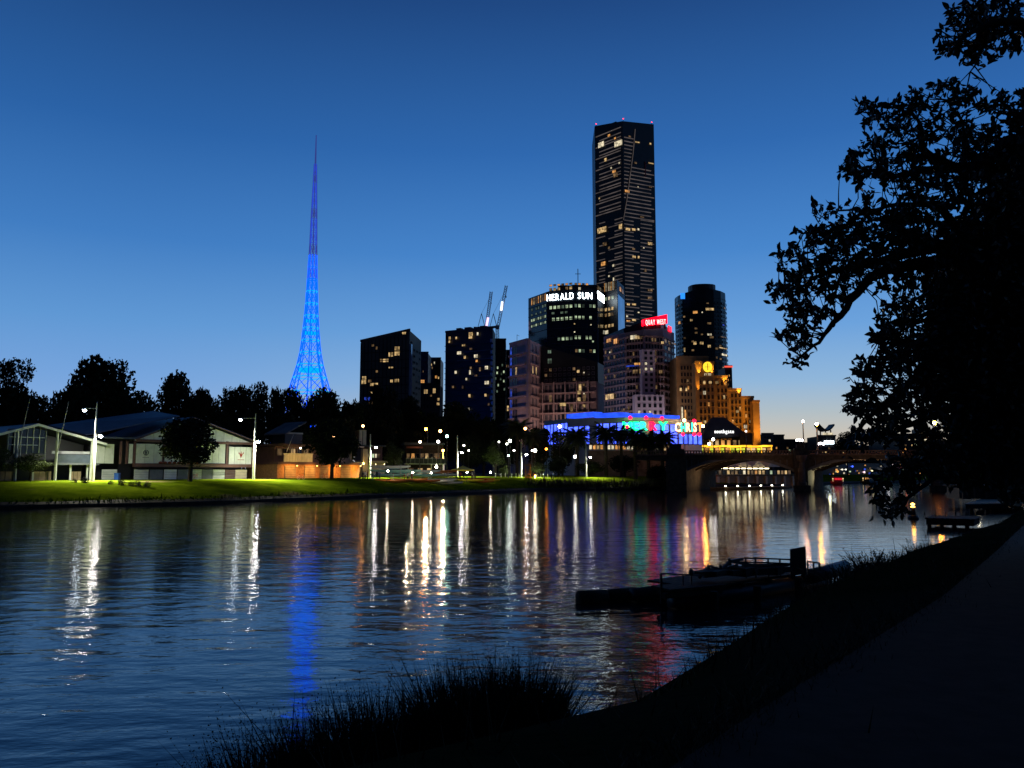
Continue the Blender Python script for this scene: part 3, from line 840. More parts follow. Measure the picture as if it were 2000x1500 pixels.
row(f1, 1064 + 8, 1120, 596, 6, G_(['win_green', 'win_green', 'win_green', 'win_greendim']), 7)
row(f2, 1121, 1164, 594, 6, G_(['win_greendim', 'win_green', 'win_greendim', None]), 7)
row(f1, 1076, 1120, 608, 5, G_(['win_greendim', None, 'win_greendim']), 5)
row(f1, 1077, 1120, 619, 5, G_(['win_green']), 7)
row(f2, 1121, 1164, 617, 6, G_(['win_green', 'win_green', 'win_green', None, 'win_green', None]), 7)
row(f1, 1088, 1120, 657, 4, G_(['win_greendim', 'win_green', 'win_green']), 8)
row(f2, 1121, 1164, 656, 6, G_(['win_green', 'win_green', None, 'win_green', 'win_green', None]), 7)
row(f2, 1114 + 8, 1164, 682, 6, G_(['win_dim', 'win_green', 'win_greendim', None]), 7)
lit_px(t, f2, [(1154, 633, 3, 3, 'win_white'), (1121, 647, 3, 3, 'win_white'), (1158, 665, 4, 4, 'win_green'), (1158, 707, 3, 3, 'win_white'), (1116 + 6, 631, 3, 3, 'win_warm')], out=.1)
for i in range(18):
    z = GROUND + 30 + i * 5.1
    if z > zs[0] - 3: break
    for F in (f0, f1, f2):
        b = MB(); F.box(b, .1, F.W - .1, z, z + .35, 0, .2); b.build('floor_line', M['black_wall'], t)
row(g1, 1181, 1200, 579, 3, G_(['win_green', 'win_white']), 7)
row(g1, 1181, 1200, 600, 3, G_(['win_warm']), 7)
row(g1, 1181, 1200, 611, 3, G_(['win_dim', 'win_warm']), 7)
row(g1, 1181, 1200, 633, 3, G_(['win_warm']), 7)
row(g1, 1181, 1190, 645, 1, G_(['win_white']), 8)
row(g1, 1155, 1180 + 22, 554, 8, G_(['win_orange', 'win_white', 'win_dim', 'win_white', 'win_warm']), 17, .55)
row(g2, 1209, 1218, 563, 2, G_(['win_orange', 'win_dim']), 9)
row(f3, 1168, 1179, 776, 1, G_(['win_green']), 6); row(f3, 1168, 1179, 742, 1, G_(['win_greendim']), 14); row(f3, 1168, 1179, 794, 1, G_(['win_green']), 5)

# --- the tallest tower
A, Bm, C = xy(1162, 700, 300), xy(1217, 676, 300), xy(1278, 690, 300)
F, G = Face(A, Bm), Face(Bm, C)
t = thing('skyscraper', 'tallest dark skyscraper, with thin pale floor lines and a folded front', 'building', base_of([A, Bm, C]))
za, zb, zc = F.z(246, 1162), F.z(236, 1217), G.z(243, 1278)
MB().prism([A, Bm, C, C + Vector((4, 44)), A + Vector((2, 44))], GROUND, [za, zb, zc, zc, za]).build('tower_body', M['black_wall'], t)
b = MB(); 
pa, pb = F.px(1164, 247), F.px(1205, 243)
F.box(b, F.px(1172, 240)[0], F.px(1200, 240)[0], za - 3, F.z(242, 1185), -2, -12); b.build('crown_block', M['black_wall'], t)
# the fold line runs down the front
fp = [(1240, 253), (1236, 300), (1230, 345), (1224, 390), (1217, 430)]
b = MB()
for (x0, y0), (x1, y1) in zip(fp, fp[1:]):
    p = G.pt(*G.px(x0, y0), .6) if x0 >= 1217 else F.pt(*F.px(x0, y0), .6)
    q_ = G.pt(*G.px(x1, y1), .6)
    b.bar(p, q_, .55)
b.build('fold_line', M['band_glow'], t)
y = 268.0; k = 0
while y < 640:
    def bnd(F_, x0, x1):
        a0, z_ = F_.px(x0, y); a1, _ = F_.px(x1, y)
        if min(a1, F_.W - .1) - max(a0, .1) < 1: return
        b_ = MB(); F_.box(b_, max(a0, .1), min(a1, F_.W - .1), z_ - .35, z_ + .35, 0, .5); b_.build('floor_band', M['band_glow'], t)
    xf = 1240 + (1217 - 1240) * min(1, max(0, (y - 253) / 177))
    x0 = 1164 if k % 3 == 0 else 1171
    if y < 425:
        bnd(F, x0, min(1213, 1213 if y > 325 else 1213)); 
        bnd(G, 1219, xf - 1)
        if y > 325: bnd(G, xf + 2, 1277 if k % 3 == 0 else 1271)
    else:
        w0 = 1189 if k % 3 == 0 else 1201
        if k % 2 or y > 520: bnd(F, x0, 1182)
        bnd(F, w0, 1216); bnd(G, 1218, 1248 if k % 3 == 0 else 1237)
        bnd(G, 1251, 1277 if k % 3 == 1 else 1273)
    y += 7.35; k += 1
Ez = lambda l: sp(l, 3.571, 1140, 220)
lit_px(t, F, Ez([(125, 205, 12, 6, 'win_white'), (245, 196, 16, 5, 'win_white'), (155, 318, 5, 5, 'win_warm'), (225, 420, 9, 6, 'win_dim'), (215, 402, 7, 3, 'win_orange'), (195, 380, 3, 3, 'win_white'), (252, 345, 3, 3, 'win_white'),
                  (130, 800, 18, 6, 'win_warm'), (260, 778, 7, 8, 'win_warm'), (150, 905, 8, 5, 'win_dim'), (140, 1040, 9, 6, 'win_orange'), (112, 592, 3, 3, 'win_warm'), (210, 1058, 4, 4, 'win_white'), (212, 1150, 3, 6, 'win_white'),
                  (180, 1135, 3, 3, 'win_white'), (180, 935, 4, 4, 'win_dim'), (180, 152, 5, 3, 'win_orange'), (222, 172, 4, 3, 'win_orange')]), out=.7)
lit_px(t, G, Ez([(372, 202, 9, 5, 'win_warm'), (462, 212, 4, 5, 'win_warm'), (318, 162, 5, 5, 'win_dim'), (360, 345, 5, 5, 'win_dim'), (468, 350, 11, 5, 'win_warm'), (300, 540, 9, 7, 'win_orange'), (462, 515, 6, 4, 'win_dim'),
                  (305, 805, 9, 7, 'win_warm'), (346, 808, 7, 6, 'win_warm'), (378, 808, 4, 5, 'win_white'), (460, 905, 9, 7, 'win_warm'), (348, 998, 7, 6, 'win_warm'), (380, 1000, 4, 6, 'win_warm'), (345, 945, 6, 5, 'win_dim'), (428, 1090, 4, 7, 'win_dim'),
                  (460, 1230, 9, 6, 'win_dim'), (460, 1285, 9, 6, 'win_dim'), (308, 1330, 6, 5, 'win_warm'), (348, 1330, 8, 5, 'win_warm'), (380, 1390, 4, 3, 'win_white'), (348, 1440, 8, 5, 'win_warm'), (308, 1448, 8, 4, 'win_orange'),
                  (300, 1415, 4, 4, 'win_white'), (405, 725, 8, 4, 'win_dim'), (416, 940, 3, 3, 'win_white'), (376, 515, 3, 3, 'win_white')]), out=.7)
M['red_light'] = emit('red_light', (1.0, 0.02, 0.03), 6.0, False)
for p in (F.pt(1, za, -1), F.pt(F.W, zb + .4, -1), G.pt(G.W - 1.5, zc, -1)):
    b = MB(); b.bar(p, p + Vector((0, 0, 1.6)), .3); b.build('beacon_mast', M['black_metal'], t)
    b = MB(); b.ball(p + Vector((0, 0, 2)), .45, 8); b.build('beacon', M['red_light'], t)
b = MB(); a, z = G.px(1259, 316); G.box(b, a, a + 1.0, G.z(345, 1259), z, .1, .6); b.build('red_strip', mat('red_panel', (0.35, 0.02, 0.02), .6), t)

# --- hotel block with the red roof sign
Hs = [xy(1182, 330), xy(1225, 316), xy(1262, 312), xy(1300, 314), xy(1322, 326)]
hf = [Face(Hs[i], Hs[i + 1]) for i in range(4)]
t = thing('hotel_tower', 'mauve apartment hotel with pale lower wings and a red illuminated roof sign', 'building', base_of(Hs))
zh = [hf[0].z(655, 1190), hf[1].z(648, 1240), hf[2].z(644, 1275), hf[3].z(646, 1305), hf[3].z(652, 1320)]
MB().prism(Hs + [Hs[4] + Vector((3, 26)), Hs[0] + Vector((3, 26))], GROUND, [zh[0], zh[1], zh[2], zh[3], zh[4], zh[4], zh[0]]).build('tower_body', M['mauve_wall'], t)
p = [h - Vector((0, -2)) for h in Hs]
rz_ = [hf[0].z(655, 1190), hf[1].z(632, 1240), hf[2].z(617, 1275), hf[2].z(616, 1300), hf[3].z(622, 1320)]
pr = [Hs[0] + Vector((1, 4)), Hs[1] + Vector((0, 4)), Hs[2] + Vector((0, 4)), Hs[3] + Vector((0, 4)), Hs[4] + Vector((-1, 5)), Hs[4] + Vector((0, 24)), Hs[0] + Vector((3, 24))]
MB().prism(pr, zh[0] - 4, [zh[0] + 1, zh[1] + 2.5, zh[2] + 3.5, zh[2] + 3.5, zh[3] + 3, zh[3] + 3, zh[0] + 2]).build('roof_block', M['black_wall'], t)
S = Face(xy(1262, 314), xy(1309, 317))
M['sign_red'] = emit('sign_red', (1.0, 0.0, 0.012), 2.6, True)
M['letter_pink'] = emit('letter_pink', (1.0, 0.72, 0.68), 2.4, False)
zb_, zt_ = S.z(640, 1285), S.z(619, 1285)
b = MB(); b.slab([S.pt(0, S.z(636, 1262), 0), S.pt(S.W, S.z(632, 1308), 0), S.pt(S.W, S.z(614, 1308), 0), S.pt(0, S.z(624, 1262), 0)], -S.NN * 2.0); b.build('sign_board', M['sign_red'], t)
letters(t, S, 'QUAY WEST', .8, S.W - .8, S.z(634.5, 1266), S.z(624.5, 1266) - S.z(634.5, 1266), M['letter_pink'], .12, .0, .3, .55, rise=0.085)
b = MB(); S.box(b, .5, 1.0, zh[2] - 1, S.z(634, 1262), -.4, -1.2); S.box(b, S.W - 1, S.W - .5, zh[2] - 1, S.z(632, 1308), -.4, -1.2); S.box(b, S.W * .5, S.W * .5 + .4, zh[2] - 1, S.z(634, 1290), -.4, -1.2); b.build('sign_frame', M['black_metal'], t)
b = MB(); hf[3].box(b, hf[3].px(1304, 640)[0], hf[3].px(1310, 640)[0], hf[3].z(648, 1308), hf[3].z(638, 1308), .1, .4); b.build('side_sign', M['sign_red'], t)
nfl = 16; zlo = GROUND + 14; zst = (zh[2] - zlo) / nfl
for i, h in enumerate(hf):
    ncol = (7, 6, 6, 3)[i]
    for r in range(nfl):
        z = zlo + r * zst
        b = MB(); h.box(b, .1, h.W - .1, z - .25, z + .35, 0, .7 if i in (1, 2) else .4); b.build('floor_band', M['pink_dark'] if i else M['mauve_wall'], t)
    grid(t, h, .4, h.W - .3, zlo, zlo + zst * (nfl - 1), ncol, nfl - 1, .62, .6, lambda c, r: 'win_dim' if rl.random() < .11 else 'dark_glass', 'frame_dark')
# pale wings standing in front
def wing(px0, px1, py0, py1, Y, cols, rows, sk=None, lits=()):
    W_ = Face(xy(px0, Y), xy(px1, Y + 1)); z1 = W_.z(py0); 
    c_, d_ = W_.B - W_.n * 4, W_.A - W_.n * 4
    MB().prism([W_.A, W_.B, c_, d_], GROUND, z1).build('pale_wing', M['pale_wall'], t)
    zlow = W_.z(py1)
    grid(t, W_, .5, W_.W - .5, zlow, z1 - .3, cols, rows, .5, .55, lambda c, r: 'win_white' if (c, r) in lits else 'dark_glass', 'frame_dark', 1, .04, sk)
wing(1257, 1283, 683, 768, 310, 2, 8, lits=((0, 4), (1, 4), (0, 5)))
wing(1242, 1300, 771, 812, 306, 5, 3, lits=((0, 0), (2, 0)))
Qz = lambda l: sp(l, 4.1667, 1160, 540)
lit_px(t, hf[1], Qz([(330, 478, 14, 8, 'win_white'), (360, 482, 10, 7, 'win_warm'), (385, 485, 9, 6, 'win_dim'), (370, 700, 18, 5, 'win_orange'), (345, 758, 12, 8, 'win_dim'), (392, 750, 7, 10, 'win_warm'), (320, 722, 26, 2, 'win_blue')]), out=.9)
lit_px(t, hf[0], Qz([(130, 505, 9, 6, 'win_orange'), (186, 505, 8, 9, 'win_orange'), (140, 610, 3, 3, 'win_white'), (138, 955, 18, 9, 'win_warm'), (283, 1068, 8, 8, 'win_dim')]), out=.6)
lit_px(t, hf[2], Qz([(452, 695, 7, 8, 'win_warm'), (556, 530, 6, 6, 'win_warm'), (534, 762, 8, 8, 'win_dim')]), out=.9)
lit_px(t, hf[3], Qz([(625, 850, 7, 10, 'win_orange'), (640, 540, 9, 8, 'win_dim'), (628, 1030, 4, 11, 'win_warm')]), out=.6)

# --- the dark round tower at the right
cx = at(1370, 700, 520); rad = (1419 - 1321) / 2 / FPX * 520
t = thing('round_tower', 'dark rounded tower with a small blue lit sign at its shoulder', 'building', (cx.x, cx.y, 3))
zt = at(1370, 573, 520).z; zd = at(1370, 560, 520).z
b = MB()
def roundpoly(r, n=20, sq=.75):
    pts = []
    for j in range(n):
        a = 2 * math.pi * j / n; c_, s_ = math.cos(a), math.sin(a)
        k = 1 / max(abs(c_), abs(s_)) * (1 - sq) + sq
        pts.append(Vector((cx.x + r * c_ * k, cx.y + r * s_ * k)))
    return pts
rp = roundpoly(rad)
tops = [zt - max(0, (cx.x - p.x)) / rad * 3 - max(0, p.x - cx.x) / rad * 2.5 for p in rp]
b.prism(rp, GROUND, tops); b.build('tower_body', M['dark_glass'], t)
b = MB(); b.prism([Vector((cx.x + 1.3, cx.y)) + (p - Vector((cx.x, cx.y))) * .54 for p in rp], zt - 4, zd); b.build('top_drum', M['black_wall'], t)
R_ = Face((cx.x - rad, cx.y - rad * 1.02), (cx.x + rad, cx.y - rad * 1.02))
RF = []
for i in range(len(rp)):
    p_, q_ = rp[i], rp[(i + 1) % len(rp)]
    f_ = Face(p_, q_)
    if f_.n.dot(Vector((cx.x, cx.y)) * -1 + f_.n * 0) > 0 and f_.n.y < -.05: RF.append(f_)
def facet(px, py):
    best = None
    for f_ in RF:
        a_, z_ = f_.px(px, py)
        e = 0 if 0 <= a_ <= f_.W else min(abs(a_), abs(a_ - f_.W))
        if best is None or e < best[0]: best = (e, f_)
    return best[1]
for i in range(22):
    z = GROUND + 40 + i * 3.9
    if z < zt - 4: b = MB(); b.prism([Vector((cx.x, cx.y)) + (p - Vector((cx.x, cx.y))) * 1.006 for p in rp], z, z + .4); b.build('floor_line', M['black_wall'], t)
M['sign_blue'] = emit('sign_blue', (0.02, 0.22, 1.0), 1.6, True)
a, z = R_.px(1333, 584); 
b = MB(); R_.box(b, a - 1.2, a + 1.4, z, R_.z(573, 1333), .1, .9); b.build('blue_sign', M['sign_blue'], t)
b = MB(); R_.box(b, a + .1, a + .4, z - 1, z, .1, .9); b.build('sign_bracket', M['black_metal'], t)
for s_ in Qz([(825, 280, 10, 5, 'win_orange'), (930, 255, 17, 6, 'win_warm'), (790, 345, 6, 5, 'win_warm'), (918, 372, 9, 5, 'win_dim'), (915, 462, 9, 5, 'win_white'), (878, 462, 5, 4, 'win_dim'), (955, 485, 9, 5, 'win_dim'), (1030, 485, 12, 5, 'win_dim'),
                   (822, 530, 7, 6, 'win_warm'), (876, 530, 8, 6, 'win_warm'), (908, 555, 7, 6, 'win_warm'), (1030, 575, 16, 6, 'win_warm'), (990, 578, 5, 5, 'win_dim'), (1042, 625, 11, 7, 'win_white'), (740, 580, 4, 8, 'win_warm'), (700, 365, 5, 4, 'win_orange'),
                   (985, 650, 4, 5, 'win_dim'), (1035, 385, 5, 5, 'win_blue'), (905, 212, 5, 3, 'win_dim'), (880, 285, 3, 3, 'win_white'), (1055, 735, 10, 5, 'win_orange')]):
    lit_px(t, facet(s_[0] + s_[2] / 2, s_[1]), [s_], out=.35)
for f_ in RF:
    grid(t, f_, .4, f_.W - .4, GROUND + 62, zt - 8, 2, 17, .8, .5, lambda c, r: 'win_dim' if rl.random() < .05 else 'dark_glass', 'frame_dark', 0, .3)

# --- the stepped hotel, floodlit orange, with its clock
HOTEL = 1
t = thing('stepped_hotel', 'stepped sandstone hotel floodlit orange, with a round yellow clock near its top', 'building', base_of([xy(1326, 300), xy(1489, 300)]))
M['flood_orange'] = M['sandstone']
Y0 = 300
def block(px0, px1, py, Y, depth, wall='sandstone', name='stepped_block'):
    W_ = Face(xy(px0, Y), xy(px1, Y)); c_, d_ = W_.B + Vector((0, depth)), W_.A + Vector((0, depth))
    MB().prism([W_.A, W_.B, c_, d_], GROUND, W_.z(py)).build(name, M[wall], t)
    b = MB(); W_.box(b, -.15, W_.W + .15, W_.z(py) - .5, W_.z(py) + .35, .2, -.3); b.build('cornice', M[wall], t)
    return W_
kb = block(1325, 1389, 697, 306, 20)
kc = block(1362, 1399, 707, 300, 16)           # clock gable
ka = block(1358, 1425, 735, 303, 18)
kd = block(1425, 1452, 760, 304, 18)
ke = block(1452, 1476, 775, 305, 18)
kf = block(1474, 1487, 783, 301, 16)
# narrow return of the end block
M['clock_face'] = emit('clock_face', (1.0, 0.62, 0.03), 1.5, True)
a, z = kc.px(1381.5, 717)
b = MB(); n_ = 20; pts = [kc.pt(a + 1.75 * math.cos(2 * math.pi * j / n_), z + 1.95 * math.sin(2 * math.pi * j / n_), .5) for j in range(n_)]; b.slab(pts, -kc.NN * .4); b.build('clock', M['clock_face'], t)
ck = t.children[-1]
b = MB(); b.bar(kc.pt(a, z - 1.2, .6), kc.pt(a, z + 1.3, .6), .22, .1); b.bar(kc.pt(a - 1.1, z, .62), kc.pt(a + .9, z, .62), .22, .1); b.build('clock_hands', M['black_metal'], ck)
b = MB()
for j in range(n_):
    p0 = kc.pt(a + 2.0 * math.cos(2 * math.pi * j / n_), z + 2.2 * math.sin(2 * math.pi * j / n_), .45); p1 = kc.pt(a + 2.0 * math.cos(2 * math.pi * (j + 1) / n_), z + 2.2 * math.sin(2 * math.pi * (j + 1) / n_), .45)
    b.bar(p0, p1, .35)
b.build('clock_rim', M['sandstone'], ck)
letters(t, kc, 'IVXI', a - 1.2, a + 1.2, kc.z(733.5, 1381), .9, M['win_white'], .3, .01, .2, name='carved_letter')
LAM = lambda l: sp(l, 4.1667, 1160, 540)
def hotel_windows(W_, px0, px1, py0, py1, nc, nr, lits, wf=.58, hf_=.58):
    nr = int(nr * .8)
    a0, z1 = W_.px(px0, py0); a1, z0 = W_.px(px1, py1)
    z0 = W_.z(py1); z1 = W_.z(py0)
    grid(t, W_, a0, a1, z0, z1, nc, nr, wf, hf_, lambda c, r: 'win_orange' if (c, r) in lits else 'dark_glass', 'frame_brown', 1, .05)
hotel_windows(kb, 1328, 1356, 712, 868, 4, 16, ((1, 4), (2, 8), (3, 12)))
hotel_windows(kc, 1364, 1398, 740, 868, 4, 12, ((0, 2), (2, 5), (1, 8), (0, 11)))
hotel_windows(ka, 1399, 1424, 742, 868, 3, 12, ((0, 3), (1, 11), (2, 8), (2, 11), (0, 11)))
hotel_windows(kd, 1426, 1451, 766, 868, 3, 10, ((1, 2), (2, 5), (0, 3), (1, 8)))
hotel_windows(ke, 1453, 1474, 781, 868, 3, 9, ((0, 4), (2, 3)))
lit_px(t, kb, LAM([(705, 905, 5, 7, 'win_warm'), (750, 905, 4, 7, 'win_warm'), (762, 835, 4, 6, 'win_dim'), (808, 900, 6, 8, 'win_warm'), (716, 1060, 4, 24, 'win_white'), (742, 1085, 4, 20, 'win_orange')]), 'frame_brown', .15)
lit_px(t, kc, LAM([(897, 850, 6, 6, 'win_warm'), (945, 850, 7, 6, 'win_warm'), (898, 930, 7, 8, 'win_white'), (902, 1170, 6, 7, 'win_warm'), (950, 1170, 6, 7, 'win_orange')]), 'frame_brown', .15)
lit_px(t, ka, LAM([(1000, 850, 7, 6, 'win_warm'), (1058, 965, 5, 8, 'win_warm')]), 'frame_brown', .15)
lit_px(t, kd, LAM([(1165, 1085, 6, 6, 'win_warm')]), 'frame_brown', .15)
lit_px(t, ke, LAM([(1232, 1205, 8, 8, 'win_white'), (1275, 1165, 6, 7, 'win_warm')]), 'frame_brown', .15)
# the orange uplights of the facade: real spot lamps at the foot of each floodlit strip
def aimed_spot(p, target, watts, col, size=50, rad=.25, blend=.6):
    li = bpy.data.lights.new('aimed_spot', 'SPOT'); li.energy = watts; li.color = col; li.spot_size = math.radians(size); li.spot_blend = blend; li.shadow_soft_size = rad
    o = bpy.data.objects.new('aimed_spot', li); COL.objects.link(o); o.location = p
    o.rotation_euler = (Vector(target) - Vector(p)).to_track_quat('-Z', 'Y').to_euler()
    return o
ORANGE = (1.0, 0.42, 0.05)
for W_, x, yb, yt, wt in ((kc, 1365, 738, 707, 900), (kc, 1396, 737, 707, 1500), (ka, 1420, 758, 738, 1500), (kd, 1448, 777, 762, 1500), (ke, 1363, 766, 745, 0)):
    if not wt: continue
    a, z = W_.px(x, yb); a = min(max(a, .9), W_.W - .9); aimed_spot(W_.pt(a, z + .1, .8), W_.pt(a, z + 8, -.5), wt * 6, (1.0, .5, .06), 34, .15)
for x in (1366,):
    a, z = kc.px(1364, 768); aimed_spot(kc.pt(max(a, .6), z, .7), kc.pt(max(a, .6), z + 8, -.3), 3500, ORANGE, 34)
for W_, x, wt in ((kf, 1478, 2600), (kf, 1486, 2600), (ke, 1462, 1500), (kd, 1438, 1700), (ka, 1410, 1900), (kc, 1380, 2000)):
    a, z = W_.px(x, 868); aimed_spot(W_.pt(a, 9, 5.0), W_.pt(a, 34, 0), wt * 6, ORANGE, 60, .5, 1.0)

# --- slim tower with a red cap behind the stepped hotel
t, F, zt = plain_tower('office_tower', 'slim tower with a red lit cap behind the stepped hotel', 1421, 1435, 717, 430, 14, 'dark_wall', n=1, cols=4, rows=20, lit=.5, warm=('win_orange', 'win_dim'))
b = MB(); F.box(b, -.3, F.W + .3, zt - .2, zt + .6, .3, .7); b.build('red_cap', emit('cap_red', (1, .1, .06), 1.2, False), t)

# --- the arts hall wrapped in blue light, with the Christmas letters
hpts = [xy(1063, 262), xy(1110, 246), xy(1165, 236), xy(1220, 230), xy(1275, 228), xy(1325, 230), xy(1372, 238)]
t = thing('concert_hall', 'low curved concert hall washed in blue light with coloured Christmas letters', 'building', base_of(hpts))
ztop = [Face(hpts[0], hpts[1]).z(y, x) for x, y in ((1063, 822),)]
zl_ = at(1063, 822, 262).z; zm_ = at(1220, 808, 230).z; ze_ = at(1372, 826, 238).z
tops = [at(1063, 823, 262).z, at(1110, 818, 246).z, at(1165, 817, 236).z, at(1220, 815, 230).z, at(1275, 815, 228).z, at(1325, 819, 230).z, at(1372, 822, 238).z]
M['blue_wall'] = mat('blue_wall', (0.55, 0.56, 0.62), .7, .1, .4)
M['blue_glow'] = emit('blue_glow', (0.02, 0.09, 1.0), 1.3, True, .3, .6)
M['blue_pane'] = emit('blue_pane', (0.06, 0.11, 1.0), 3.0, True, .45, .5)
MB().prism(hpts + [hpts[-1] + Vector((6, 30)), hpts[0] + Vector((6, 40))], GROUND, tops + [tops[-1], tops[0]]).build('hall_body', M['blue_wall'], t)
hF = [Face(hpts[i], hpts[i + 1]) for i in range(6)]
# blue lit roof rim, in segments
rim = [xy(1110, 250), xy(1163, 240), xy(1220, 234), xy(1275, 232), xy(1327, 236)]
for i in range(4):
    K = Face(rim[i], rim[i + 1]); z0 = at(0, (817, 814, 813, 813)[i], rim[i].y).z
    b = MB(); K.box(b, 0, K.W, at(1000, (817, 816, 815, 816)[i], rim[i].y).z, at(1000, (809, 808, 808, 810)[i], rim[i].y).z, -3, .6); b.build('roof_rim', M['blue_glow'], t)
for i, f in enumerate(hF):
    zz0, zz1 = f.z(868, None), f.z((828, 832, 826, 824, 828, 848)[i], None)
    n = max(3, int(f.W / 2.2))
    for c in range(n):
        if rl.random() < .12 and i < 4: continue
        window(t, f, (c + .5) * f.W / n, zz0, f.W / n * .9, zz1 - zz0, 'blue_pane', 'frame_dark', 0, .06, 'blue_panel')
M['neon_green'] = emit('neon_green', (0.004, 1.0, 0.25), 3.4, True)
M['neon_red'] = emit('neon_red', (1.0, 0.005, 0.035), 4.8, True)
M['neon_white'] = emit('neon_white', (1.0, 0.40, 0.22), 4.4, True)
M['neon_teal'] = emit('neon_teal', (0.02, 1.0, 0.5), 3.2, True)
M['neon_orange'] = emit('neon_orange', (1.0, 0.30, 0.06), 2.6, True)
def hall_letters(s, px0, px1, py0, py1, mats, Y):
    K = Face(xy(px0, Y), xy(px1, Y)); z0 = K.z(py1); h = K.z(py0) - z0
    letters(t, K, s, 0, K.W, z0, h, mats, 0, .035, .1)
    b = MB(); K.box(b, 0, K.W, z0 - .25, z0 - .05, -.1, .1); K.box(b, 0, K.W, z0 + h + .05, z0 + h + .2, -.1, .1); b.build('letter_rail', M['black_metal'], t)
    for k in range(5):
        a_ = K.W * (k + .5) / 5; b = MB(); b.bar(K.pt(a_, z0, -.1), K.pt(a_, z0, -1.6 - abs(px0 - 1200) * 0.004), .15); b.build('letter_bracket', M['black_metal'], t)
hall_letters('MERRY', 1217, 1306, 823, 840, [M['neon_green'], M['neon_green'], M['neon_teal'], M['neon_red'], M['neon_green']], 227)
hall_letters('CHRIST', 1320, 1373, 825, 843, [M['neon_white'], M['neon_teal'], M['neon_white'], M['neon_teal'], M['neon_white'], M['neon_orange']], 228)
K = Face(xy(1217, 226.6), xy(1306, 226.6))
for x, y in ((1231, 816), (1262, 816), (1293, 817), (1225, 834), (1356, 822), (1334, 848), (1356, 848), (1366, 848)):
    a, z = K.px(x, y); b = MB(); b.ball(K.pt(a, z, 0), .55, 8); b.bar(K.pt(a, z, 0), K.pt(a, z, -2.5), .1); b.build('red_bauble', M['neon_red'], t)
for px0, px1, y0, y1 in ((1150, 1215, 869, 878), (1236, 1310, 870, 880), (1215, 1240, 871, 878)):
    K = Face(xy(px0, 220), xy(px1, 220)); n = max(3, int((px1 - px0) / 7))
    b = MB(); K.box(b, 0, K.W, K.z(y0, px0), K.z(y0 - 2, px0), 0, 2.0); b.build('terrace_roof', M['sandstone'], t)
    for c in range(n):
        window(t, K, (c + .5) * K.W / n, K.z(y1, px0), K.W / n * .8, K.z(y0, px0) - K.z(y1, px0), rl.choice(['win_white', 'win_warm', 'win_orange', 'win_white']), 'frame_brown', 0, .05, 'terrace_window')
    b = MB(); K.box(b, 0, K.W, GROUND, K.z(y1 + 2, px0), -3, -.3); b.build('terrace_wall', M['stone'], t)

# --- the small dark gabled pavilion with the white lit name, and the kiosk strip before it
K = Face(xy(1368, 275), xy(1466, 275)); zr_ = K.z(872, 1410)
t = thing('pavilion', 'dark pyramid roofed pavilion with a white lit name across its gable', 'building', base_of([xy(1368, 275), xy(1466, 282)]))
b = MB(); zp = K.z(812, 1414)
c0 = K.pt(0, K.z(858, 1368)); c1 = K.pt(K.W, K.z(852, 1466)); pk = K.pt(K.W * .47, zp, -8)
e0, e1 = c0 - K.NN * 16, c1 - K.NN * 14
b.add([c0, c1, e1, e0, pk + Vector((-1.8, 0, 0)), pk + Vector((2.6, 0, 0))], [(0, 1, 5, 4), (1, 2, 5), (2, 3, 4, 5), (3, 0, 4), (3, 2, 1, 0)]); b.build('roof', M['dark_wall'], t)
b = MB(); K.box(b, 1, K.W - 1, GROUND, c0.z - .2, -1.0, -13); b.build('pavilion_wall', M['black_wall'], t)
b = MB(); K.box(b, K.W * .80, K.W * 1.06, GROUND, K.z(846, 1460), -.2, -10); b.build('side_wing', M['black_wall'], t)
M['name_white'] = emit('name_white', (1, 1, 1), 2.0, True)
a0, z0 = K.px(1395, 846); a1, _ = K.px(1433, 846)
letters(t, K, 'southgate', a0, a1, z0, 1.25, M['name_white'], .3, .015, .12)
b = MB(); K.box(b, a0, a1, z0 - .3, z0 - .15, .1, .35); b.build('sign_rail', M['black_metal'], t)
for c in range(7):
    window(t, K, 4 + c * 2.0, K.z(870, 1410), 1.4, 1.9, rl.choice(['win_dim', 'win_warm', 'dark_glass', 'win_orange']), 'frame_dark', 0, -.9)
K = Face(xy(1345, 258), xy(1508, 258))
t = thing('food_kiosk', 'long low kiosk with an amber lit canopy and green yellow serving windows beside the bridge', 'kiosk', base_of([K.A, K.B]))
z0, z1, z2 = GROUND + 2.5, K.z(877, 1420), K.z(871, 1420)
M['amber'] = emit('amber', (1.0, 0.42, 0.02), 2.6, True, .3, .4)
M['lime'] = emit('lime', (0.75, 0.85, 0.06), 0.9, False, .5, .7)
b = MB(); K.box(b, 0, K.W, GROUND - 1, z1 - 1.2, .0, -5); b.build('kiosk_wall', M['wood_dark'], t)
for i in range(8):
    b = MB(); K.box(b, i * K.W / 8 + .1, (i + 1) * K.W / 8 - .1, z2 - .35 + .12 * (i % 2), z2 + .1 + .12 * (i % 2), -4, 1.2); b.build('canopy_panel', M['amber'], t)
for i in range(16):
    window(t, K, (i + .5) * K.W / 16, z1 - 1.1, K.W / 16 * .85, z2 - z1 + .6, rl.choice(['lime', 'lime', 'win_orange', 'win_warm']), 'frame_brown', 0, .0, 'serving_window')
for i in range(9):
    b = MB(); a = i * K.W / 8; a = min(max(a, .15), K.W - .15); b.bar(K.pt(a, z1 - 1.2, .3), K.pt(a, z2 - .3, .3), .2); b.build('post', M['amber'], t)

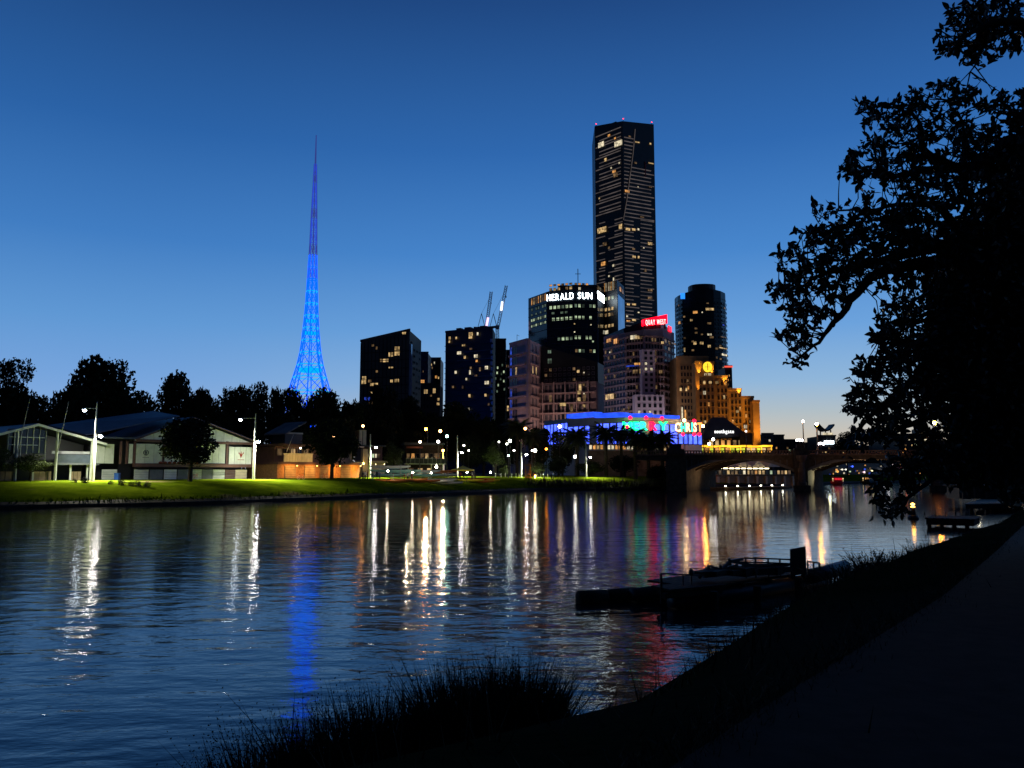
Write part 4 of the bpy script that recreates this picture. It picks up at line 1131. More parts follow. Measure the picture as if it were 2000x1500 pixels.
# --- low buildings beyond the bridge, on the right horizon
def low(name, label, px0, px1, py, Y, depth, wall, lits=(), cat='building', extra=None):
    F_ = Face(xy(px0, Y), xy(px1, Y))
    t = thing(name, label, cat, base_of([F_.A, F_.B]))
    z = F_.z(py)
    MB().prism([F_.A, F_.B, F_.B + Vector((2, depth)), F_.A + Vector((2, depth))], GROUND, z).build('building_body', M[wall], t)
    b = MB(); F_.box(b, -.3, F_.W + .3, z, z + .7, .3, -.6); b.build('parapet', M[wall], t)
    nc = max(3, int((px1 - px0) / 7)); nr = max(2, int((890 - py) / 8))
    grid(t, F_, .8, F_.W - .8, F_.z(888), z - .6, nc, nr, .6, .5, lambda c, r: rl.choice(['win_dim', 'win_warm', 'win_orange']) if rl.random() < .12 else 'dark_glass')
    lit_px(t, F_, lits)
    if extra: extra(t, F_, z)
    return t
low('office_block', 'grey office block with a bright white lamp, just right of the floodlit hotel', 1490, 1512, 848, 420, 20, 'grey_wall', [(1503, 858, 5, 5, 'win_white')])
low('office_block', 'black flat roofed block, second from the floodlit hotel', 1512, 1533, 851, 440, 20, 'dark_wall')
low('warehouse', 'low dark warehouse to the left of the twin bridge lamps', 1533, 1572, 860, 460, 20, 'dark_wall', [(1542, 878, 4, 4, 'win_green')])
low('warehouse', 'low warehouse between the twin bridge lamps', 1572, 1600, 866, 480, 20, 'dark_wall')
def pagoda(t, F_, z):
    b = MB(); n = 10
    for i in range(n):
        def P_(k): 
            x = (k / n - .5) * 2; a = F_.W * .5 + x * F_.W * .43
            return a, z + 2.6 + 4.0 * x * x * (1 - .25 * abs(x))
        a0, z0 = P_(i); a1, z1 = P_(i + 1)
        b.slab([F_.pt(a0, z0, 1), F_.pt(a1, z1, 1), F_.pt(a1, z1 + .9, 1), F_.pt(a0, z0 + .9, 1)], -F_.NN * 8)
    b.build('curved_roof', M['black_wall'], t)
    for k in (.3, .42, .58, .68):
        b = MB(); F_.box(b, F_.W * k, F_.W * k + 1.6, z + .5, z + 1.9, .1, -.6); b.build('roof_light', M['win_white'], t)
    b = MB()
    for k in (.2, .5, .8): F_.box(b, F_.W * k, F_.W * k + .5, z, z + 3.4, -2, -2.5)
    b.build('roof_post', M['black_metal'], t)
    a, zz = F_.px(1610, 867); a1, _ = F_.px(1628, 867)
    b = MB(); F_.box(b, a, a1, zz, F_.z(861, 1618), .1, .5); b.build('white_sign', M['sign_white'], t)
    for y in (874, 880, 886):
        b = MB(); F_.box(b, 0, F_.W, F_.z(y, 1618), F_.z(y, 1618) + .4, 0, .5); b.build('floor_band', M['grey_wall'], t)
low('riverside_hall', 'hall with an upswept curved roof and a white sign, right of the twin bridge lamps', 1600, 1634, 852, 430, 22, 'dark_wall', extra=pagoda)
low('office_block', 'long low block under the fig branches, right of the upswept roof hall', 1634, 1700, 872, 470, 30, 'dark_wall', [(1655, 862, 4, 4, 'win_white')])
low('office_block', 'pale low sheds on the skyline beneath the fig tree', 1700, 1757, 874, 500, 30, 'mauve_wall')
def clocktower(t, F_, z):
    a, _ = F_.px(1792, 850); b = MB(); zb = F_.z(838, 1792)
    F_.box(b, a, a + 5, z - 1, zb, 0, -6); b.build('clock_turret', M['cream_paint'], t)
    b = MB(); b.lathe(F_.pt(a + 2.5, zb, -3), [(2.6, 0), (2.8, 1.5), (1.8, 4), (.5, 5.6), (.1, 8)], 10); b.build('dome', M['black_wall'], t)
    b = MB(); F_.box(b, a + 1.2, a + 3.8, z + 1, zb - 1, .05, .3); b.build('lit_shaft', M['win_white'], t)
low('station_building', 'dark station building with a lit cream turret seen through the fig leaves', 1757, 1830, 849, 420, 40, 'dark_wall', [(1775, 856, 4, 4, 'win_white'), (1788, 855, 4, 5, 'win_white'), (1810, 857, 12, 6, 'win_white'), (1788, 866, 5, 4, 'win_green')], extra=clocktower)
low('office_block', 'dark block at the right edge behind the fig tree', 1830, 2010, 862, 440, 40, 'black_wall', [(1835, 870, 4, 4, 'win_green')])
# unseen spots added near the ground to brighten the pale apartment fronts
ROSE = (1.0, 0.72, 0.66)
for F_, a, wt in ((F1, F1.W * .5, 9000), (F2, F2.W * .5, 6000), (F3, F3.W * .25, 10000), (F3, F3.W * .7, 10000)):
    aimed_spot(F_.pt(a, 8, 14), F_.pt(a, 42, 0), wt * 0.75, ROSE, 95, .6, 1.0)
for F_, a, wt in ((hf[0], hf[0].W * .5, 9000), (hf[1], hf[1].W * .6, 9000), (hf[2], hf[2].W * .5, 12000), (hf[3], 3, 6000)):
    aimed_spot(F_.pt(a, 12, 16), F_.pt(a, 46, 0), wt * 0.6, (1.0, .82, .90), 95, .6, 1.0)
# ------------------------------------------------------------------ the lattice spire
SY = 386.0
M['spire_blue'] = emit('spire_blue', (0.0, 0.06, 1.0), 2.6, False)
M['spire_cyan'] = emit('spire_cyan', (0.0, 0.42, 1.0), 1.1, False)
M['spire_deep'] = emit('spire_deep', (0.03, 0.08, 0.80), 0.75, False)
M['spire_top'] = emit('spire_top', (0.07, 0.10, 0.50), 0.45, False)
sb = at(604.5, 752, SY); stp = at(617, 264, SY)
t = thing('lattice_spire', 'tall tapering lattice spire glowing bright blue above the dark trees', 'spire', (sb.x, SY, 3))
prof = [(3, 22.0), (30, 12.6), (44, 9.4), (51, 7.2), (58, 5.3), (66, 4.3), (75, 3.5), (84, 2.9), (100, 2.2), (115, 1.75), (130, 1.4), (143, 1.0), (155, .65)]
def sr(z):
    for (a, ra), (b_, rb_) in zip(prof, prof[1:]):
        if z <= b_: return ra + (rb_ - ra) * (z - a) / (b_ - a)
    return .5
spx = sb.x; spy = SY
NL = 8
levels = [3, 14, 25, 34, 42, 49, 55, 61, 67, 73, 79, 85, 91, 97, 103, 109, 115, 121, 127, 133, 139, 145, 150, 155]
def sp_pt(z, k, f=1.0, tw=.2):
    a = 2 * math.pi * (k + tw) / NL
    return Vector((spx + sr(z) * f * math.cos(a), spy + sr(z) * f * math.sin(a), z))
for k in range(NL):
    lo = [z for z in levels if z <= 109]; hi = [z for z in levels if z >= 109]
    b = MB(); b.tube([sp_pt(z, k) for z in lo], [.42 - .002 * z for z in lo], 5); b.build('leg', M['spire_blue'], t)
    b = MB(); b.tube([sp_pt(z, k) for z in hi], [.17] * len(hi), 4); b.build('upper_leg', M['spire_deep'] if k % 2 else M['spire_top'], t)
for i, z in enumerate(levels[2:]):
    b = MB()
    for k in range(NL): b.bar(sp_pt(z, k), sp_pt(z, k + 1), .34 if z < 100 else .2, .5 if z < 100 else .25)
    b.build('ring', M['spire_cyan'] if 40 < z < 92 else (M['spire_blue'] if z < 108 else M['spire_deep']), t)
for i in range(2, len(levels) - 1):
    z0, z1 = levels[i], levels[i + 1]
    b = MB(); th = .22 if z0 < 100 else .13
    for k in range(NL):
        b.bar(sp_pt(z0, k), sp_pt(z1, k + 1), th); b.bar(sp_pt(z0, k + 1), sp_pt(z1, k), th)
    b.build('bracing', M['spire_blue'] if z0 < 97 else M['spire_deep'] if i % 3 else M['spire_top'], t)
for z0, z1, f in ((52, 53.6, .8), (76, 77, .8), (70, 71, .85)):
    b = MB()
    for k in range(NL): b.bar(sp_pt(z0 + .5, k, f), sp_pt(z0 + .5, k + 1, f), .5, z1 - z0)
    b.build('platform', M['spire_cyan'], t)
b = MB(); b.tube([Vector((spx, spy, 150)), Vector((spx, spy, 158)), Vector((spx, spy, stp.z))], [.5, .42, .24], 6); b.build('mast', M['spire_top'], t)

# ------------------------------------------------------------------ the arched bridge
BF = Face(xy(1296, 180), xy(2130, 171))
RV = Vector((0.46, 0.89, 0)).normalized()
BD = 27.0
def bpx(px, py): return BF.px(px, py)
t = thing('arch_bridge', 'dark stone and iron arch bridge across the river, with a balustrade along its deck', 'bridge', BF.pt(BF.W * .4, 0))
zdeck = BF.z(889, 1500); zpar = BF.z(880, 1500)
b = MB(); b.slab([BF.pt(-6, zdeck - 1.0, .3), BF.pt(BF.W, zdeck - 1.0, .3), BF.pt(BF.W, zdeck, .3), BF.pt(-6, zdeck, .3)], RV * BD); b.build('deck', M['bluestone'], t)
b = MB(); BF.box(b, -6, BF.W, zdeck - .05, zdeck + .2, .25, .65); b.build('cornice', M['stone'], t)
b = MB(); BF.box(b, -6, BF.W, zpar - .16, zpar + .06, .05, .5); b.build('handrail', M['stone'], t)
bal = MB().box(-.13, .13, -.13, .13, 0, zpar - .36 - zdeck).mesh('baluster', [M['stone']])
for i in range(int((BF.W + 4) / .62)):
    a = -4 + i * .62
    if a < bpx(1905, 885)[0]: put('baluster', bal, t, BF.pt(a, zdeck + .2, .28), BF.rz)
b = MB(); b.slab([BF.pt(-6, zdeck + .0, -.8) + RV * (BD - 1), BF.pt(BF.W, zdeck, -.8) + RV * (BD - 1), BF.pt(BF.W, zpar, -.8) + RV * (BD - 1), BF.pt(-6, zpar, -.8) + RV * (BD - 1)], RV * .4); b.build('far_parapet', M['stone'], t)
def arch(px0, px1, pspring, pcrown):
    a0, z0 = bpx(px0, pspring); a1, _ = bpx(px1, pspring); zc = BF.z(pcrown, (px0 + px1) / 2)
    n = 16; cur = []
    for i in range(n + 1):
        x = i / n * 2 - 1
        cur.append((a0 + (a1 - a0) * i / n, z0 + (zc - z0) * (1 - x * x)))
    for i in range(n):
        pass
    # spandrel wall above the curve
    b = MB()
    for i in range(n):
        (s0, y0), (s1, y1) = cur[i], cur[i + 1]
        b.slab([BF.pt(s0, y0, 0), BF.pt(s1, y1, 0), BF.pt(s1, zdeck - 1.0, 0), BF.pt(s0, zdeck - 1.0, 0)], RV * .8)
    b.build('spandrel', M['iron'], t)
    for dd in (-0.25, 7, 14, 21, 26):
        b = MB()
        for i in range(n):
            (s0, y0), (s1, y1) = cur[i], cur[i + 1]
            o_ = RV * max(dd, 0)
            b.slab([BF.pt(s0, y0 - .1, .22) + o_, BF.pt(s1, y1 - .1, .22) + o_, BF.pt(s1, y1 + .55, .22) + o_, BF.pt(s0, y0 + .55, .22) + o_], RV * .5)
        b.build('arch_rib', M['grey_wall'] if dd < 0 else M['iron'], t)
    b = MB()
    for i in range(n):
        (s0, y0), (s1, y1) = cur[i], cur[i + 1]
        b.slab([BF.pt(s0, y0 + .3, -.4), BF.pt(s1, y1 + .3, -.4), BF.pt(s1, y1 + .5, -.4), BF.pt(s0, y0 + .5, -.4)], RV * (BD - 1))
    b.build('vault', M['iron'], t)
    for i in range(1, n):
        s0, y0 = cur[i]
        if zdeck - 1.0 - y0 > .5: b = MB(); BF.box(b, s0 - .08, s0 + .08, y0 + .5, zdeck - 1.0, .02, .2); b.build('spandrel_post', M['grey_wall'], t)
arch(1338, 1551, 921, 896); arch(1578, 1815, 919, 895); arch(1842, 2060, 918, 895)
def pier(px0, px1, name='pier'):
    a0, _ = bpx(px0, 930); a1, _ = bpx(px1, 930); w_ = a1 - a0
    b = MB(); b.slab([BF.pt(a0, -1.5, .5), BF.pt(a1, -1.5, .5), BF.pt(a1, zdeck - 2.8, .5), BF.pt(a0, zdeck - 2.8, .5)], RV * BD); b.build(name, M['bluestone'], t)
    pr = t.children[-1]
    b = MB(); BF.box(b, a0 - .3, a1 + .3, -1, 1.2, .5, 1.3); b.build('footing', M['bluestone'], t)
    b = MB(); b.lathe(BF.pt((a0 + a1) / 2, 1.2, 1.0), [(w_ * .36, 0), (w_ * .36, .6), (w_ * .28, .8), (w_ * .27, 5.0), (w_ * .4, 5.6), (w_ * .45, zdeck - 1.2)], 14); b.build('column', M['stone'], t)
    b = MB(); BF.box(b, a0 - .1, a1 + .1, zdeck - 2.8, zpar + .1, -.9, 1.5); BF.box(b, a0 + .2, a1 - .2, zpar + .1, zpar + .5, -.6, 1.2); BF.box(b, a0 + .7, a1 - .7, zpar + .5, zpar + 1.4, -.2, .9); b.build('pier_head', M['bluestone'], t)
pier(1550, 1577); pier(1815, 1842)
a0, _ = bpx(1296, 930); a1, _ = bpx(1340, 930)
b = MB(); b.slab([BF.pt(.4, -1.5, .9), BF.pt(a1, -1.5, .9), BF.pt(a1, zdeck - .9, .9), BF.pt(.4, zdeck - .9, .9)], RV * BD); b.build('abutment', M['bluestone'], t)
b = MB(); BF.box(b, a1 - 4.2, a1 - .4, zdeck + .2, zpar + .4, -.4, 1.1); BF.box(b, a1 - 3.6, a1 - 1.0, zpar + .4, zpar + 1.5, -.2, .9); b.build('abutment_head', M['bluestone'], t)

# amber spots added under the arches and out front, to brighten the bridge
for px, py, tx, ty, wt, c in ((1420, 930, 1370, 905, 700, (1, .62, .30)), (1480, 925, 1440, 900, 1600, (1, .62, .30)), (1640, 932, 1600, 925, 2200, (.9, .85, .5)), (1690, 925, 1700, 898, 3000, (1, .6, .3))):
    p_ = BF.pt(bpx(px, py)[0], 2.2, -8); q_ = BF.pt(bpx(tx, ty)[0], 5.0, -6)
    aimed_spot(p_, q_, wt, c, 120, .3, 1.0)
for px in (1445, 1500, 1640, 1720):
    p_ = BF.pt(bpx(px, 915)[0], 1.6, 9); aimed_spot(p_, BF.pt(bpx(px, 915)[0] + 1, 6.5, 0), 380, (1, .55, .28), 100, .3, 1.0)
# ------------------------------------------------------------------ lamps
LAMPS = {}
LAMP_SCALE = 0.11
def downlight(p, watts, col, size=150, tilt=(0, 0, 0)):
    """the beam of a hooded park lamp, thrown down onto the lawn"""
    li = bpy.data.lights.new('lamp_beam', 'SPOT'); li.energy = watts; li.color = col; li.spot_size = math.radians(size); li.spot_blend = 1.0; li.shadow_soft_size = .2
    o = bpy.data.objects.new('lamp_beam', li); COL.objects.link(o); o.location = p
    o.rotation_euler = (Vector((.30, -.24, -1)) + Vector(tilt)).to_track_quat('-Z', 'Y').to_euler()
    return o
def lampmat(col, e):
    k = (tuple(col), e)
    if k not in LAMPS: LAMPS[k] = emit('lamp_glow', col, e * LAMP_SCALE, True)
    return LAMPS[k]
WHITE = (1.0, 0.93, 0.90); COOL = (0.80, 0.90, 1.0); TEALW = (0.62, 1.0, 0.88); WARM = (1.0, 0.44, 0.10); SODIUM = (1.0, 0.28, 0.02)
def globe_lamp(label, px, py, Y, col, e, r=.3, group='lamps along the far bank', arm=0.0, pole='black_metal', zbase=None, tall=None, thick=.09, hood=False):
    """post with one round lamp; the lamp itself gives the light"""
    e *= .55; r *= .9
    p = at(px, py, Y)
    x = p.x - arm
    zb = (land_z(x, p.y) if zbase is None else zbase) - .05
    t = thing('lamp_post', label, 'lamp post', (x, p.y, zb), group=group)
    top = p.z if tall is None else at(px, tall, Y).z
    b = MB(); b.tube([(x, p.y, zb), (x, p.y, zb + .5), (x, p.y, zb + .55), (x, p.y, top)], [thick * 1.7, thick * 1.6, thick * 1.15, thick * .8], 8); b.build('pole', M[pole], t)
    if arm:
        b = MB(); b.tube([(x, p.y, p.z + .12), (p.x, p.y, p.z + r * .9)], [.05, .04], 6); b.build('arm', M[pole], t)
    b = MB(); b.ball(p, r, 10); b.build('lamp_globe', lampmat(col, e), t, True)
    b = MB()
    if hood: b.lathe(p, [(r * 1.25, r * .55), (r * .9, r * 1.0), (r * .3, r * 1.3)], 10)
    else: b.lathe(p, [(r * .5, r * .85), (r * .35, r * 1.15), (r * .08, r * 1.5)], 8)
    b.build('cap', M['black_metal'], t)
    return t
def park_pole(label, px, ybase, Y, low, high, top, e1, e2, c1=WHITE, c2=COOL, r=.27):
    """tall white pole with one arm low towards the right and one high towards the left"""
    p = at(px, ybase, Y); zb = land_z(p.x, p.y) - .1
    t = thing('park_light_pole', label, 'lamp post', (p.x, p.y, zb), group='tall park light poles on the far bank')
    pt_ = at(px + (top[0] - px), top[1], Y)
    q1 = at(*low, Y); q2 = at(*high, Y) if high else None
    zs_ = q1.z
    b = MB(); b.tube([(p.x, p.y, zb), (p.x, p.y, zs_ - .3)], [.24, .19], 10); b.build('lower_pole', M['white_paint'], t)
    b = MB(); b.tube([(p.x, p.y, zs_ - .3), (p.x, p.y, pt_.z)], [.14, .08], 8); b.build('upper_pole', M['pole_grey'], t)
    for q, col, e in ((q1, c1, e1), (q2, c2, e2)):
        if q is None: continue
        b = MB(); b.bar((p.x, p.y, q.z + .25), (q.x, p.y, q.z + .28), .09); b.build('arm', M['pole_grey'], t)
        b = MB(); b.lathe(Vector((q.x, p.y, q.z)), [(r * 1.35, r * .25), (r * 1.3, r * .5), (r * .5, r * 1.0)], 10); b.build('lamp_hood', M['pole_grey'], t)
        b = MB(); b.ball((q.x, p.y, q.z), r, 10, sz=.8); b.build('lamp', lampmat(col, e), t, True)
        downlight((q.x, p.y - .1, q.z - r * 1.1), e * (17 if q is q1 else 54), (1.0, .96, .72), 122 if q is q1 else 108)
        if e > 900: downlight((q.x - .1, p.y + .1, q.z - r * 1.1), e * 1.6, (.95, 1.0, .82), 130, (-.95, .85, 0))
    return t
park_pole('tall white light pole with two bright lamps beside the steel gabled boathouse', 181, 941, 117, (196.5, 852), (165, 801), (187, 785), 1500, 700)
park_pole('tall white light pole with two bright lamps left of the orange lit boathouse', 495, 938, 137, (505, 863), (470, 820), (498, 808), 1500, 700)
park_pole('tall white light pole with one bright lamp in front of the group of people', 722, 932, 166, (734, 874), None, (724, 848), 1400, 0)
park_pole('tall white light pole with a small lamp behind the yellow canopy', 893, 927, 196, (902, 884), None, (895, 850), 1700, 0)
park_pole('tall white light pole with a small lamp beside the timber umpire stand', 1018, 932, 196, (1028, 888), None, (1018, 862), 1700, 0)
park_pole('tall light pole with a dim lamp in front of the palms', 1145, 932, 200, (1153, 893), None, (1145, 862), 700, 0)
globe_lamp('slim lamp post with a pale teal lamp, left of the timber umpire stand', 993, 890, 188, TEALW, 260, .26)
globe_lamp('orange lit lamp post with a large glowing lamp above the clubhouse balcony', 832, 838, 205, SODIUM, 1100, .42, tall=838, thick=.16, arm=-.4)
globe_lamp('lamp post with an amber globe to the right above the clubhouse balcony', 860, 842, 212, WARM, 900, .40, tall=850)
globe_lamp('lamp post with a bluish white globe at the right above the clubhouse balcony', 873, 852, 196, (.35, 1.0, .82), 600, .36)
globe_lamp('lamp post with a white globe on the left over the clubhouse balcony', 820.5, 863, 192, (1, .80, .45), 300, .34)
globe_lamp('lamp post with a white globe in the middle over the clubhouse balcony', 856, 862.5, 192, WHITE, 300, .38)
globe_lamp('lamp post with a reddish globe under the trees left of the clubhouse', 709, 832, 180, (1.0, .34, .12), 420, .32)
globe_lamp('lamp post with a bright white globe in front of the lit willow', 996, 861, 205, (0.95, 1.0, .88), 700, .42)
globe_lamp('lamp post with a paired small globe just under the bright globe by the willow', 990, 867, 207, (0.95, 1.0, .80), 200, .30)
globe_lamp('lamp post with a small white globe left of the willow', 974.5, 863, 215, WHITE, 200, .26)
globe_lamp('lamp post with a small pale globe right of the willow', 1004, 880, 212, WHITE, 300, .26)
globe_lamp('lamp post with a small white globe right of the yellow canopy pole', 906, 870, 215, WHITE, 300, .28)
globe_lamp('lamp post with a small cream globe among the dark trees behind the boats', 915.5, 880, 215, (1, .9, .7), 300, .24)
globe_lamp('lamp post with a warm globe under the palm fronds at the pink apartments', 1026, 837, 215, WARM, 420, .40)
globe_lamp('lamp post with a very bright white globe right of the timber umpire stand', 1045, 880, 208, (1, .93, .8), 700, .46)
globe_lamp('lamp post with a small white globe beside the very bright one near the umpire stand', 1039, 880, 211, WHITE, 200, .24)
globe_lamp('lamp post with a warm globe hanging before the left end of the blue lit hall', 1093, 833, 215, (1, .72, .45), 480, .44)
globe_lamp('lamp post with a bright white globe among the palm trunks', 1123, 892, 202, (1, .95, .82), 650, .40)
globe_lamp('lamp post with a small orange globe at the foot of the blue lit hall', 1067, 877, 220, SODIUM, 300, .34)
globe_lamp('lamp post with a bright orange globe at the right end of the Christmas letters', 1373, 832, 214, (1, .36, .08), 4200, .40, tall=832, zbase=3, group='lamps by the bridge')
globe_lamp('lamp post with a cream globe just left of the word CHRIST', 1336.5, 821, 226, (1, .55, .2), 1500, .42, zbase=3, group='lamps by the bridge')
globe_lamp('lamp post with a white globe under the pavilion roof, upper of the pair', 1393, 858, 205, WHITE, 420, .40, zbase=3, group='lamps by the bridge')
globe_lamp('lamp post with a white globe under the pavilion roof, lower of the pair', 1385, 867, 203, (1, .92, .75), 420, .38, zbase=3, group='lamps by the bridge')
globe_lamp('lamp post with a white globe at the right end of the pavilion', 1457, 842, 213, (.9, .95, 1), 160, .26, zbase=3, group='lamps by the bridge')
dk = zdeck + .02
globe_lamp('tall slender bridge lamp with a rosy light, left of the twin bridge lamps', 1568, 823, 185, (1, .45, .22), 1900, .34, zbase=dk, group='lamps by the bridge', thick=.13)
globe_lamp('tall pale bridge lamp with a golden light, right of the twin bridge lamps', 1595, 828, 183, (1, .45, .09), 2300, .40, zbase=dk, group='lamps by the bridge', thick=.18, pole='cream_paint')
globe_lamp('bridge lamp glowing deep orange through the fig leaves', 1826, 826, 178, (1, .26, .02), 6500, .46, zbase=dk, group='lamps by the bridge', thick=.15)
globe_lamp('bridge lamp glowing yellow beside the deep orange one in the fig leaves', 1809, 819, 182, (1, .6, .15), 700, .30, zbase=dk, group='lamps by the bridge', thick=.12)
def cluster(label, px, py, Y, col, e):
    p = at(px, py, Y)
    t = thing('floodlight_cluster', label, 'floodlight', (p.x, p.y, dk), group='white floodlights over the bridge')
    b = MB(); b.tube([(p.x, p.y, dk), (p.x, p.y, p.z - .3)], [.1, .08], 8); b.build('pole', M['black_metal'], t)
    b = MB(); b.bar((p.x - .75, p.y, p.z - .35), (p.x + .75, p.y, p.z - .35), .12); b.build('crossbar', M['black_metal'], t)
    for dx in (-.65, 0, .65):
        b = MB(); b.ball((p.x + dx, p.y, p.z + .1 * (dx == 0)), .3, 8); b.build('lamp', lampmat(col, e), t, True)
cluster('cluster of three white floodlights left of the slender bridge lamp', 1562, 860, 192, (1, .93, .92), 120)
cluster('cluster of three white floodlights right of the pale bridge lamp', 1603, 867, 190, (1, .93, .95), 120)
# ------------------------------------------------------------------ boathouses on the far bank
P0 = Vector((-60, 117)); BU = Vector((16, 20)).normalized(); BN = Vector((-BU.y, BU.x))
def bh_face(px0, px1, off):
    """facade parallel to the bank, off metres behind the line of light poles, between two picture columns"""
    O = P0 + BN * off
    def hit(px):
        d = ray(px, 920); d2 = Vector((d.x, d.y))
        det = BU.x * (-d2.y) - BU.y * (-d2.x)
        a = ((-O.x) * (-d2.y) - (-O.y) * (-d2.x)) / det
        return O + BU * a
    return Face(hit(px0), hit(px1))
# --- boathouse with the glazed steel gable
F = bh_face(-48, 190, 6); gz = land_z(F.A.x, F.A.y) - .2
gz = min(gz, F.z(944, 100))
t = thing('boathouse', 'boathouse with a white steel framed glazed gable and leaning flagpoles, at the left edge', 'building', F.pt(F.W / 2, gz))
am, zm = F.px(70, 830); az, zl = F.px(-48, 862); ar, zr = F.px(190, 868)
b = MB(); b.slab([F.pt(0, gz, -5), F.pt(F.W, gz, -5), F.pt(F.W, zr, -5), F.pt(am, zm - .3, -5), F.pt(0, zl, -5)], -F.NN * 8); b.build('wall', M['black_wall'], t)
b = MB()
b.slab([F.pt(-.8, zl - .1, .8), F.pt(am, zm, .8), F.pt(am, zm + .22, .8), F.pt(-.8, zl + .12, .8)], -F.NN * 14); b.slab([F.pt(am, zm, .8), F.pt(F.W + .8, zr - .1, .8), F.pt(F.W + .8, zr + .12, .8), F.pt(am, zm + .22, .8)], -F.NN * 14); b.build('roof', M['roof_blue'], t)
for p_, q_ in (((-.8, zl), (am, zm)), ((am, zm), (F.W + .8, zr))):
    b = MB(); b.bar(F.pt(p_[0], p_[1], .9), F.pt(q_[0], q_[1], .9), .16, .34); b.build('barge_board', M['white_paint'], t)
for x in (28, 106, 175):
    a, _ = F.px(x, 900); zt = zl + (zm - zl) * (a / am) if a < am else zm + (zr - zm) * (a - am) / (F.W - am)
    b = MB(); b.bar(F.pt(a, gz, .6), F.pt(a, zt, .6), .26); b.build('post', M['white_paint'], t)
zb0, zb1 = F.z(886, 60), F.z(832, 60)
for x in (16, 28, 41, 53, 65, 77, 89):
    a, _ = F.px(x, 860); zt = zl + (zm - zl) * (a / am) if a < am else zm + (zr - zm) * (a - am) / (F.W - am)
    b = MB(); b.bar(F.pt(a, F.z(886, x) - (.8 if x in (41, 89) else 0), .0), F.pt(a, zt - .2, .0), .1); b.build('mullion', M['white_paint'], t)
for y in (854, 869):
    a0, _ = F.px(16, y); a1, _ = F.px(89 if y == 854 else 74, y); b = MB(); b.bar(F.pt(a0, F.z(y, 50), 0), F.pt(a1, F.z(y, 50), 0), .1); b.build('transom', M['white_paint'], t)
a0, _ = F.px(14, 860); a1, _ = F.px(92, 860)
b = MB(); b.slab([F.pt(a0, zb0, -.1), F.pt(a1, zb0, -.1), F.pt(a1, zb1 - .6, -.1), F.pt(am, zm - .5, -.1), F.pt(a0, zb1 - .5, -.1)], -F.NN * .08); b.build('gable_glass', M['dark_glass'], t)
a0, _ = F.px(107, 900); a1, _ = F.px(176, 900)
M['corrugated'] = mat('corrugated', (0.12, 0.15, 0.20), .5, .2, 1.5)
b = MB(); n = 34; zc0, zc1 = F.z(904, 140), F.z(888, 140)
for i in range(n): F.box(b, a0 + (a1 - a0) * i / n, a0 + (a1 - a0) * (i + .55) / n, zc0, zc1, .3, .42)
F.box(b, a0, a1, zc0, zc1, .2, .3); b.build('balcony_front', M['corrugated'], t)
b = MB()
for i in range(5):
    a = a0 + (a1 - a0) * (i + .5) / 5; F.box(b, a - .9, a + .5, zc1 + .1, zc1 + .5, -.4, -.2)
b.build('balcony_furniture', M['pole_grey'], t)
b = MB(); F.box(b, 0, F.W, zc0 - .3, zc0, .4, -5); b.build('balcony_floor', M['grey_paint'], t)
for x0, x1 in ((-20, 28), (67, 103), (139, 161)):
    a0, _ = F.px(x0, 930); a1, _ = F.px(x1, 930)
    nb = 3; 
    for i in range(nb): b = MB(); F.box(b, a0 + (a1 - a0) * i / nb + .03, a0 + (a1 - a0) * (i + 1) / nb - .03, gz, F.z(921, 80), -.6, -.5); b.build('door_leaf', M['tan_door'], t)
for x in (66, 139, 172, 31):
    a, _ = F.px(x, 930); b = MB(); F.box(b, a - .12, a + .12, gz, zc0 - .3, -.3, -.5); b.build('door_post', M['white_paint'], t)
for x0, y0, x1, y1 in ((28, 886, 46, 781), (106, 884, 121, 787)):
    p_, q_ = F.pt(*F.px(x0, y0), 1.0), F.pt(*F.px(x1, y1), 2.2)
    ft = thing('flagpole', 'thin flagpole leaning from the steel gable, %s of the two' % ('left' if x0 < 50 else 'right'), 'flagpole', p_, group='leaning flagpoles on the steel gable')
    b = MB(); b.tube([p_, p_ + (q_ - p_) * .5, q_], [.09, .06, .03], 6); b.build('staff', M['pole_grey'], ft)
    b = MB(); b.ball(q_, .08, 6); b.build('finial', M['pole_grey'], ft)
    b = MB(); b.tube([p_ + F.NN * .1, q_ + F.NN * .06], .012, 4); b.build('halyard', M['pole_grey'], ft)

# --- white panelled boathouse
F = bh_face(190, 497, 6); gz = min(land_z(F.A.x, F.A.y), land_z(F.B.x, F.B.y)) - .3
t = thing('boathouse', 'white panelled boathouse with two crests and a row of white and grey doors', 'building', F.pt(F.W / 2, gz))
zfl, zfu = F.z(912, 380), F.z(866, 270)
a_l, _ = F.px(190, 900); a_r, z_r = F.px(495, 866); ap, zp = F.px(375, 818); a_g, z_g = F.px(262, 859)
b = MB(); b.slab([F.pt(0, gz, -4), F.pt(F.W, gz, -4), F.pt(F.W, z_r, -4), F.pt(ap, zp, -4), F.pt(a_g, z_g, -4), F.pt(0, z_g, -4)], -F.NN * 8); b.build('wall', M['black_wall'], t)
b = MB(); b.slab([F.pt(-1, z_g + .1, .5), F.pt(a_g, z_g + .1, .5), F.pt(ap, zp + .1, .5), F.pt(ap, zp + .3, .5), F.pt(a_g, z_g + .3, .5), F.pt(-1, z_g + .35, .5)], -F.NN * 15); b.slab([F.pt(ap, zp + .1, .5), F.pt(F.W + .6, z_r, .5), F.pt(F.W + .6, z_r + .25, .5), F.pt(ap, zp + .3, .5)], -F.NN * 15); b.build('roof', M['roof_blue'], t)
b = MB(); rr = [F.pt(-1, z_g + .5, -2), F.pt(ap * .93, zp + .4, -2), F.pt(ap * .93, zp + 1.6, -11), F.pt(-3, z_g + 2.2, -11)]; b.slab(rr, Vector((0, 0, .15))); b.build('roof_slope', M['roof_blue'], t)
